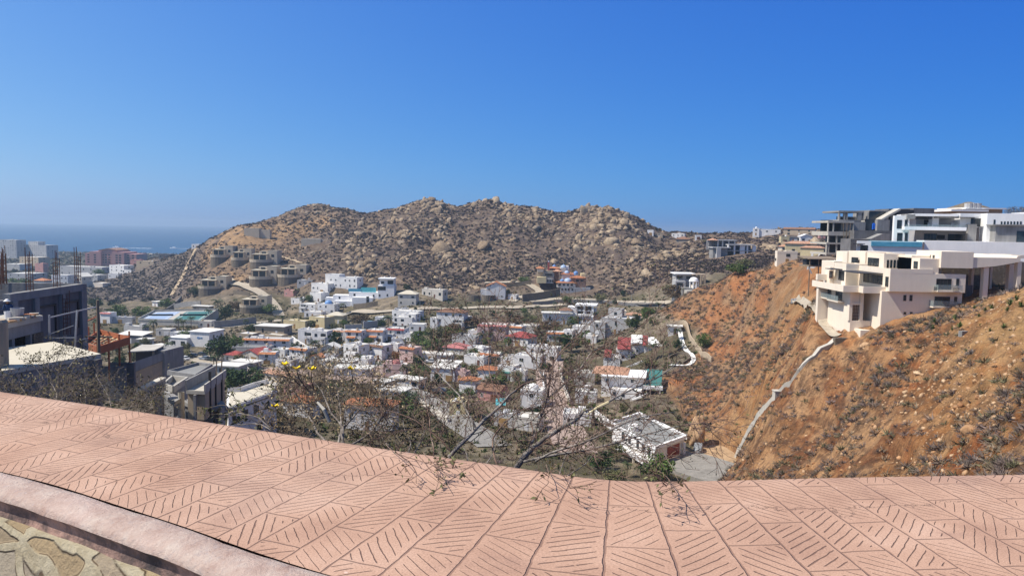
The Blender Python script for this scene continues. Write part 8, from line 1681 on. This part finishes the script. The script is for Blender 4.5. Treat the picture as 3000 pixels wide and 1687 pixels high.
# ---------------------------------------------------------------- plants right behind the parapet
def bark_mat():
    t = NT('grey_bark'); p = t.obj(); t.col(t.ramp(t.noise(18, p, 5, .65), [(.32, (.08, .065, .055)), (.5, (.19, .165, .145)), (.68, (.36, .325, .285))])); t.rough(.9)
    t = NT('dark_twig'); p = t.obj(); t.col(t.ramp(t.noise(9, p, 4), [(.3, (.10, .058, .045)), (.55, (.19, .125, .095)), (.75, (.30, .235, .18))])); t.rough(.85)
bark_mat(); plaster('dry_twig', (.36, .28, .205), .3, 6, False); leaf_mat('small_olive_leaves', (.075, .08, .032), (.125, .13, .05), (.2, .19, .09)); leaf_mat('curled_dry_leaves', (.21, .145, .075), (.36, .265, .15), (.50, .40, .26)); leaf_mat('brush_leaves', (.08, .075, .032), (.14, .125, .06), (.21, .165, .095))
def grow(m, pts, r0, r1, lvl, rr, tips, kids, lens, sides, spread=(.5, 1.0), up=.12, side_only=None):
    """tube along pts, then side shoots recursively; tips collects (point, direction)"""
    pts = [Vector(p) for p in pts]; n = len(pts); rad = [r0+(r1-r0)*i/(n-1) for i in range(n)]
    m.tube(pts, rad, sides[lvl], cap=False)
    if lvl >= len(kids):
        for i in range(1, n): tips.append((pts[i], (pts[i]-pts[i-1]).normalized()))
        return
    for k in range(kids[lvl]):
        u = rr.uniform(.12 if lvl else .28, 1.0)*(n-1); i = min(int(u), n-2); p = pts[i].lerp(pts[i+1], u-i); d = (pts[i+1]-pts[i]).normalized()
        ax = d.cross(Vector((rr.gauss(0, 1), rr.gauss(0, 1), rr.gauss(0, 1)))).normalized(); a = rr.uniform(*spread); q = Matrix.Rotation(a, 3, ax) @ d
        q = (q+Vector((0, 0, up))).normalized(); L = lens[lvl]*rr.uniform(.5, 1.25); seg = 4; sp = [p]
        for s in range(seg):
            q = (q+Vector((rr.gauss(0, .17), rr.gauss(0, .17), rr.gauss(0, .17)))).normalized(); sp.append(sp[-1]+q*L/seg)
        rr0 = min(rad[i]*.6, r0*.5)
        grow(m, sp, max(rr0, .0016), max(rr0*.3, .0011), lvl+1, rr, tips, kids, lens, sides, spread, up)
def leaflets(tips, n, size, rng, jitter=.02, curl=False):
    P_ = np.array([t_[0] for t_ in tips]); D = np.array([t_[1] for t_ in tips]); i = rng.randint(0, len(P_), n)
    p = P_[i]+rng.randn(n, 3)*jitter; d = D[i]+rng.randn(n, 3)*(.9 if not curl else 1.5); d /= np.linalg.norm(d, axis=1, keepdims=True); w = np.cross(d, rng.randn(n, 3)); w /= np.linalg.norm(w, axis=1, keepdims=True); s = size*rng.uniform(.5, 1.5, (n, 1))
    V = np.stack([p, p+d*s*.5+w*s*.2, p+d*s, p+d*s*.5-w*s*.2], 1)
    if curl:
        c = np.cross(d, w)*s*.35*rng.randn(n, 1); V[:, 2] += c; V[:, 1] -= c*.3; V[:, 3] -= c*.3
    return V.reshape(-1, 3), np.arange(4*n).reshape(-1, 4)
def bend(pix, rr, wob=.012, k=3):        # polyline of (px, py, Y), refined with a little wander
    W = [P(*q) for q in pix]; out = [W[0]]
    for a, b in zip(W, W[1:]):
        for s in range(1, k+1): v = a.lerp(b, s/k); out.append(v+Vector((rr.gauss(0, wob), rr.gauss(0, wob), rr.gauss(0, wob)))*(1 if s < k else .3))
    return smooth_line(out, 1)
def bare_tree():
    rr = random.Random(12); base = P(1500, 1420, 4.35); base.z -= .25
    rt = empty('bare_tree', base); tag(rt, 'thorny nearly leafless tree spreading its grey branches just behind the parapet', 'tree')
    st = [(.040, .017, [(1500, 1395, 4.3), (1563, 1305, 4.4), (1679, 1235, 4.6), (1705, 1205, 4.7)]), (.017, .006, [(1705, 1205, 4.7), (1801, 1168, 4.9), (1900, 1118, 5.1), (1990, 1060, 5.4)]),
          (.030, .012, [(1290, 1380, 4.2), (1325, 1328, 4.25), (1395, 1255, 4.3), (1467, 1183, 4.4), (1511, 1142, 4.5)]), (.012, .004, [(1511, 1142, 4.5), (1580, 1110, 4.7), (1660, 1080, 4.9)]),
          (.022, .012, [(1540, 1350, 4.4), (1570, 1250, 4.7), (1606, 1160, 4.9), (1592, 1105, 5.0), (1566, 1055, 5.1)]), (.012, .005, [(1566, 1055, 5.1), (1528, 1012, 5.2), (1490, 960, 5.3), (1440, 915, 5.4)]),
          (.016, .008, [(1608, 1165, 4.9), (1685, 1090, 5.1), (1725, 1044, 5.2), (1772, 1009, 5.3)]), (.008, .003, [(1772, 1009, 5.3), (1840, 985, 5.5), (1900, 940, 5.7)]), (.012, .004, [(1606, 1160, 4.9), (1620, 1060, 5.2), (1680, 990, 5.4), (1730, 930, 5.6)]),
          (.018, .004, [(1534, 1352, 4.3), (1685, 1322, 4.3), (1859, 1279, 4.3), (1950, 1255, 4.3), (2085, 1238, 4.4)]), (.014, .004, [(1570, 1350, 4.2), (1700, 1300, 4.0), (1840, 1235, 4.0), (1980, 1205, 4.1)]),
          (.014, .004, [(1395, 1255, 4.3), (1360, 1180, 4.5), (1300, 1110, 4.8), (1240, 1060, 5.0)]), (.010, .003, [(1325, 1328, 4.25), (1270, 1270, 4.3), (1190, 1220, 4.4), (1120, 1200, 4.5)]), (.010, .003, [(1270, 1345, 4.4), (1262, 1250, 4.6), (1240, 1170, 4.8), (1250, 1080, 5.0)]),
          (.010, .003, [(1467, 1183, 4.4), (1430, 1090, 4.8), (1440, 1010, 5.0), (1400, 935, 5.2)]), (.012, .003, [(1460, 1370, 4.2), (1440, 1290, 4.4), (1480, 1230, 4.5), (1530, 1200, 4.6), (1620, 1190, 4.8), (1700, 1160, 5.0)]), (.010, .003, [(1555, 1235, 4.7), (1552, 1310, 4.5), (1530, 1345, 4.4)])]
    tw = MB(); tips = []
    for r0, r1, pix in st:
        pts = bend(pix, rr, .012); m = MB(); o = rt.location
        m.tube([p-o for p in pts], [.48*(r0+(r1-r0)*i/(len(pts)-1)) for i in range(len(pts))], 8); m.build('branch', 'grey_bark' if r0 > .013 else 'dark_twig', rt, smooth=True)
        n = max(4, int((pts[-1]-pts[0]).length*19))
        for k in range(n):
            u = rr.uniform(.1, 1)*(len(pts)-1); i = min(int(u), len(pts)-2); p = pts[i].lerp(pts[i+1], u-i); d = (pts[i+1]-pts[i]).normalized(); ax = d.cross(Vector((rr.gauss(0, 1), rr.gauss(0, 1), rr.gauss(0, 1)))).normalized(); q = Matrix.Rotation(rr.uniform(.5, 1.15), 3, ax) @ d
            L = rr.uniform(.12, .48); sp = [p]
            for s in range(6): q = (q+Vector((rr.gauss(0, .18), rr.gauss(0, .18), rr.gauss(0, .16)+.035))).normalized(); sp.append(sp[-1]+q*L/6)
            grow(tw, [x-o for x in sp], min(.0030, r1*.6), .0011, 0, rr, tips, (4, 3), (.17, .085), (5, 4, 3), (.45, 1.05), .05)
    tw.build('twigs', 'dark_twig', rt)
    V, F = leaflets(tips, 2200, .018, np.random.RandomState(3), .010); link('leaves', npmesh('leaves', V, F, 'small_olive_leaves'), rt)
    a, b = P(1719, 1214, 4.3)-rt.location, P(1783, 1178, 4.35)-rt.location; m = MB(); m.tube([a, a.lerp(b, .5)+Vector((0, 0, .006)), b], [.003, .008, .009], 6); m.build('broken_branch', 'yellow_plaster', rt)
bare_tree()
def overhang(label, chains, seed, leaf='small_olive_leaves', nleaf=80, r=.0022, kids=(4, 2), lens=(.10, .05)):
    rr = random.Random(seed); b = P(*chains[0][0]); rt = empty('twig', b); tag(rt, label, 'twig'); m = MB(); tips = []
    for c in chains: grow(m, [p-b for p in bend(c, rr, .005, 3)], r, .0012, 0, rr, tips, kids, lens, (5, 4, 3), (.5, 1.0), 0)
    m.build('stems', 'dark_twig', rt); V, F = leaflets(tips, nleaf, .02, np.random.RandomState(seed), .006); link('leaves', npmesh('leaves', V, F, leaf), rt)
overhang('leafy twig drooping over the parapet edge left of the middle', [[(1130, 1300, 3.85), (1170, 1330, 3.45), (1210, 1362, 3.15)], [(1170, 1330, 3.45), (1240, 1350, 3.3), (1300, 1375, 3.1)]], 5, nleaf=60)
overhang('twig hanging over the parapet in the middle', [[(1240, 1325, 3.8), (1275, 1360, 3.35), (1290, 1400, 3.0)], [(1275, 1360, 3.35), (1330, 1372, 3.2)]], 6)
overhang('small leafy twig over the parapet near the bend', [[(1600, 1360, 3.6), (1610, 1388, 3.2), (1606, 1412, 3.0)], [(1610, 1388, 3.2), (1650, 1410, 3.0), (1672, 1430, 2.9)]], 7, nleaf=55)
overhang('twig with leaves over the parapet right of the bend', [[(1930, 1380, 3.5), (1965, 1410, 2.95), (1988, 1440, 2.75)], [(1965, 1410, 2.95), (1950, 1425, 2.8)]], 8, nleaf=45)
def bush(name, label, stems, seed, leafmat, nleaf, size, curl, kids=(7, 4, 3), lens=(.42, .24, .13), r=.009, jitter=.02, cat='bush', twig='dry_twig', sides=(6, 5, 4, 3), split=True):
    rr = random.Random(seed); b = P(*stems[0][0]); rt = empty(name, b); tag(rt, label, cat); tips = []; tw = MB()
    for c in stems:
        pts = [p-b for p in bend(c, rr, .02, 3)]; m = MB(); m.tube(pts, [r*(1-.6*i/(len(pts)-1)) for i in range(len(pts))], 7); m.build('stem', 'grey_bark', rt, smooth=True)
        grow(tw, pts, r*.4, r*.3, 0, rr, tips, kids, lens, sides, (.4, 1.1), .08)
    tw.build('twigs', twig, rt); V, F = leaflets(tips, nleaf, size, np.random.RandomState(seed), jitter, curl); link('leaves', npmesh('leaves', V, F, leafmat), rt); return rt, tips
DB, dtips = bush('dry_bush', 'brown bush of curled dry leaves with yellow blossoms behind the parapet', [[(990, 1330, 5.0), (1005, 1255, 5.1), (955, 1170, 5.4), (905, 1110, 5.7)], [(990, 1330, 5.0), (1010, 1250, 5.2), (1060, 1180, 5.4), (1100, 1120, 5.6)], [(960, 1300, 5.2), (920, 1240, 5.4), (880, 1200, 5.6), (850, 1180, 5.8)], [(1010, 1310, 5.0), (1000, 1200, 5.3), (990, 1130, 5.6), (960, 1085, 5.9)], [(1000, 1320, 5.0), (1080, 1270, 5.2), (1130, 1210, 5.3)], [(950, 1320, 5.1), (900, 1290, 5.2), (850, 1280, 5.4)], [(930, 1240, 5.6), (860, 1150, 6.0), (840, 1110, 6.2)]],
    31, 'curled_dry_leaves', 2800, .026, True, (17, 6, 3), (.27, .16, .09), .009, .028)
m = MB(); m.tube([P(965, 1235, 5.0)-DB.location, P(950, 1200, 5.0)-DB.location, P(930, 1178, 5.05)-DB.location], [.012, .013, .008], 7); m.build('pale_stem', 'pale_concrete', DB)
def flower(px, py, Y, s, parent, rr):
    p = P(px, py, Y)-parent.location; m = MB()
    for k in range(6): a = k*1.047+rr.random(); d = Vector((math.cos(a), math.sin(a)*.7, .5)).normalized(); u = d.cross(Vector((0, 0, 1))).normalized()*s*.42; m.raw([tuple(p), tuple(p+d*s*.7+u), tuple(p+d*s*1.1+Vector((0, 0, .2*s))), tuple(p+d*s*.7-u)], [(0, 1, 2, 3)])
    m.lathe([(s*.2, 0), (s*.28, s*.4), (.001, s*.5)], 8, p); m.build('blossom', 'yellow_flower', parent)
rr = random.Random(9)
for px, py in ((834, 1070), (868, 1082), (914, 1084), (1030, 1083), (806, 1193)): flower(px, py, 5.4, .034, DB, rr)
m = MB()
for a, b in (((834, 1072, 5.4), (880, 1130, 5.5)), ((868, 1084, 5.4), (900, 1140, 5.5)), ((914, 1086, 5.4), (920, 1140, 5.5)), ((1030, 1085, 5.4), (1050, 1150, 5.4)), ((806, 1195, 5.4), (850, 1230, 5.4))): m.tube([P(*a)-DB.location, P((a[0]+b[0])/2-6, (a[1]+b[1])/2, 5.45)-DB.location, P(*b)-DB.location], [.003, .004, .005], 5)
m.build('flower_stalks', 'dark_twig', DB)
bush('brush', 'tangled dark brush under the cream flat roof at the left edge', [[(120, 1250, 11), (100, 1180, 11.5), (60, 1130, 12)], [(140, 1250, 11), (170, 1170, 11.5), (150, 1120, 12)], [(200, 1260, 11), (260, 1180, 11.5), (240, 1110, 12.5)], [(60, 1250, 10.5), (20, 1180, 11), (-20, 1140, 11.5)], [(180, 1225, 10), (90, 1175, 10.5), (0, 1160, 11)], [(200, 1230, 10.5), (150, 1190, 11), (215, 1150, 11.5)]], 41, 'brush_leaves', 1300, .045, True, (15, 5, 3), (.42, .26, .15), .016, .05, 'brush')
bush('brush', 'olive brown brush between the flat roof and the slanting wall', [[(300, 1260, 12), (330, 1190, 12.5), (300, 1130, 13.5), (280, 1095, 14)], [(320, 1260, 12), (380, 1200, 12.5), (400, 1150, 13.5)], [(340, 1260, 12), (420, 1220, 12.5), (465, 1185, 13)], [(280, 1255, 11.5), (240, 1190, 12), (200, 1130, 12.5)], [(350, 1260, 11.5), (330, 1210, 12), (410, 1185, 12.5), (440, 1150, 13)]], 42, 'brush_leaves', 1300, .045, True, (15, 5, 3), (.42, .26, .15), .016, .05, 'brush')
bush('bare_shrub', 'airy leafless shrub reaching up in front of the cream flat roof', [[(140, 1120, 13), (140, 1060, 13.2), (170, 1030, 13.4), (235, 1040, 13.5)], [(130, 1120, 13), (110, 1075, 13.2), (60, 1050, 13.4)], [(140, 1100, 13), (165, 1050, 13.2), (180, 1020, 13.4)], [(200, 1080, 13), (220, 1050, 13.2), (250, 1035, 13.4)]], 43, 'brush_leaves', 500, .045, True, (5, 3, 2), (.3, .18, .1), .009, .02, 'shrub')
bush('twig', 'green leafed twig reaching left in front of the curved roof house', [[(800, 1260, 4.9), (760, 1225, 5.0), (700, 1210, 5.1), (655, 1215, 5.2)], [(800, 1262, 4.9), (740, 1245, 5.0), (690, 1240, 5.1)]], 44, 'small_olive_leaves', 260, .03, False, (5, 3, 2), (.22, .12, .07), .005, .012, 'twig')
for lab, seed, stems, nl in (('brown twiggy bush between the dry bush and the bare tree', 51, [[(1190, 1350, 5.6), (1200, 1290, 5.8), (1180, 1230, 6.1)], [(1200, 1350, 5.6), (1240, 1290, 5.9), (1260, 1220, 6.2)], [(1180, 1350, 5.6), (1150, 1310, 5.7), (1110, 1270, 6.0)]], 2600), ('brown twiggy bush low behind the bare tree stems', 52, [[(1380, 1385, 6.0), (1370, 1330, 6.2), (1340, 1290, 6.5)], [(1400, 1385, 6.0), (1440, 1340, 6.2), (1450, 1300, 6.4)]], 1200), ('dry bush low under the right branches of the bare tree', 53, [[(1640, 1400, 6.0), (1650, 1350, 6.2), (1690, 1300, 6.5)], [(1650, 1400, 6.0), (1700, 1370, 6.2), (1740, 1330, 6.5)]], 1000)):
    bush('twiggy_bush', lab, stems, seed, 'brush_leaves', nl//4, .03, True, (6, 4, 3), (.22, .13, .08), .006, .02)
garden_trees(); town_growth(); coast_growth(); build_boulders(); build_scrub()
# pale sea haze over the whole place
hm = bpy.data.materials.new('haze_air'); hm.use_nodes = True; MATS['haze_air'] = hm; hn = hm.node_tree.nodes; hn.remove(hn['Principled BSDF'])
pv = hn.new('ShaderNodeVolumePrincipled'); pv.inputs['Color'].default_value = (.60, .80, 1.0, 1); pv.inputs['Density'].default_value = .00017; pv.inputs['Anisotropy'].default_value = .3
hm.node_tree.links.new(pv.outputs[0], hn['Material Output'].inputs['Volume'])
m = MB(); m.box(-15500, 15500, -600, 15500, -1.5, 118); o = m.build('haze', 'haze_air') if 'haze_air' in MATS else None
tag(o, 'thin pale sea haze', kind='stuff')
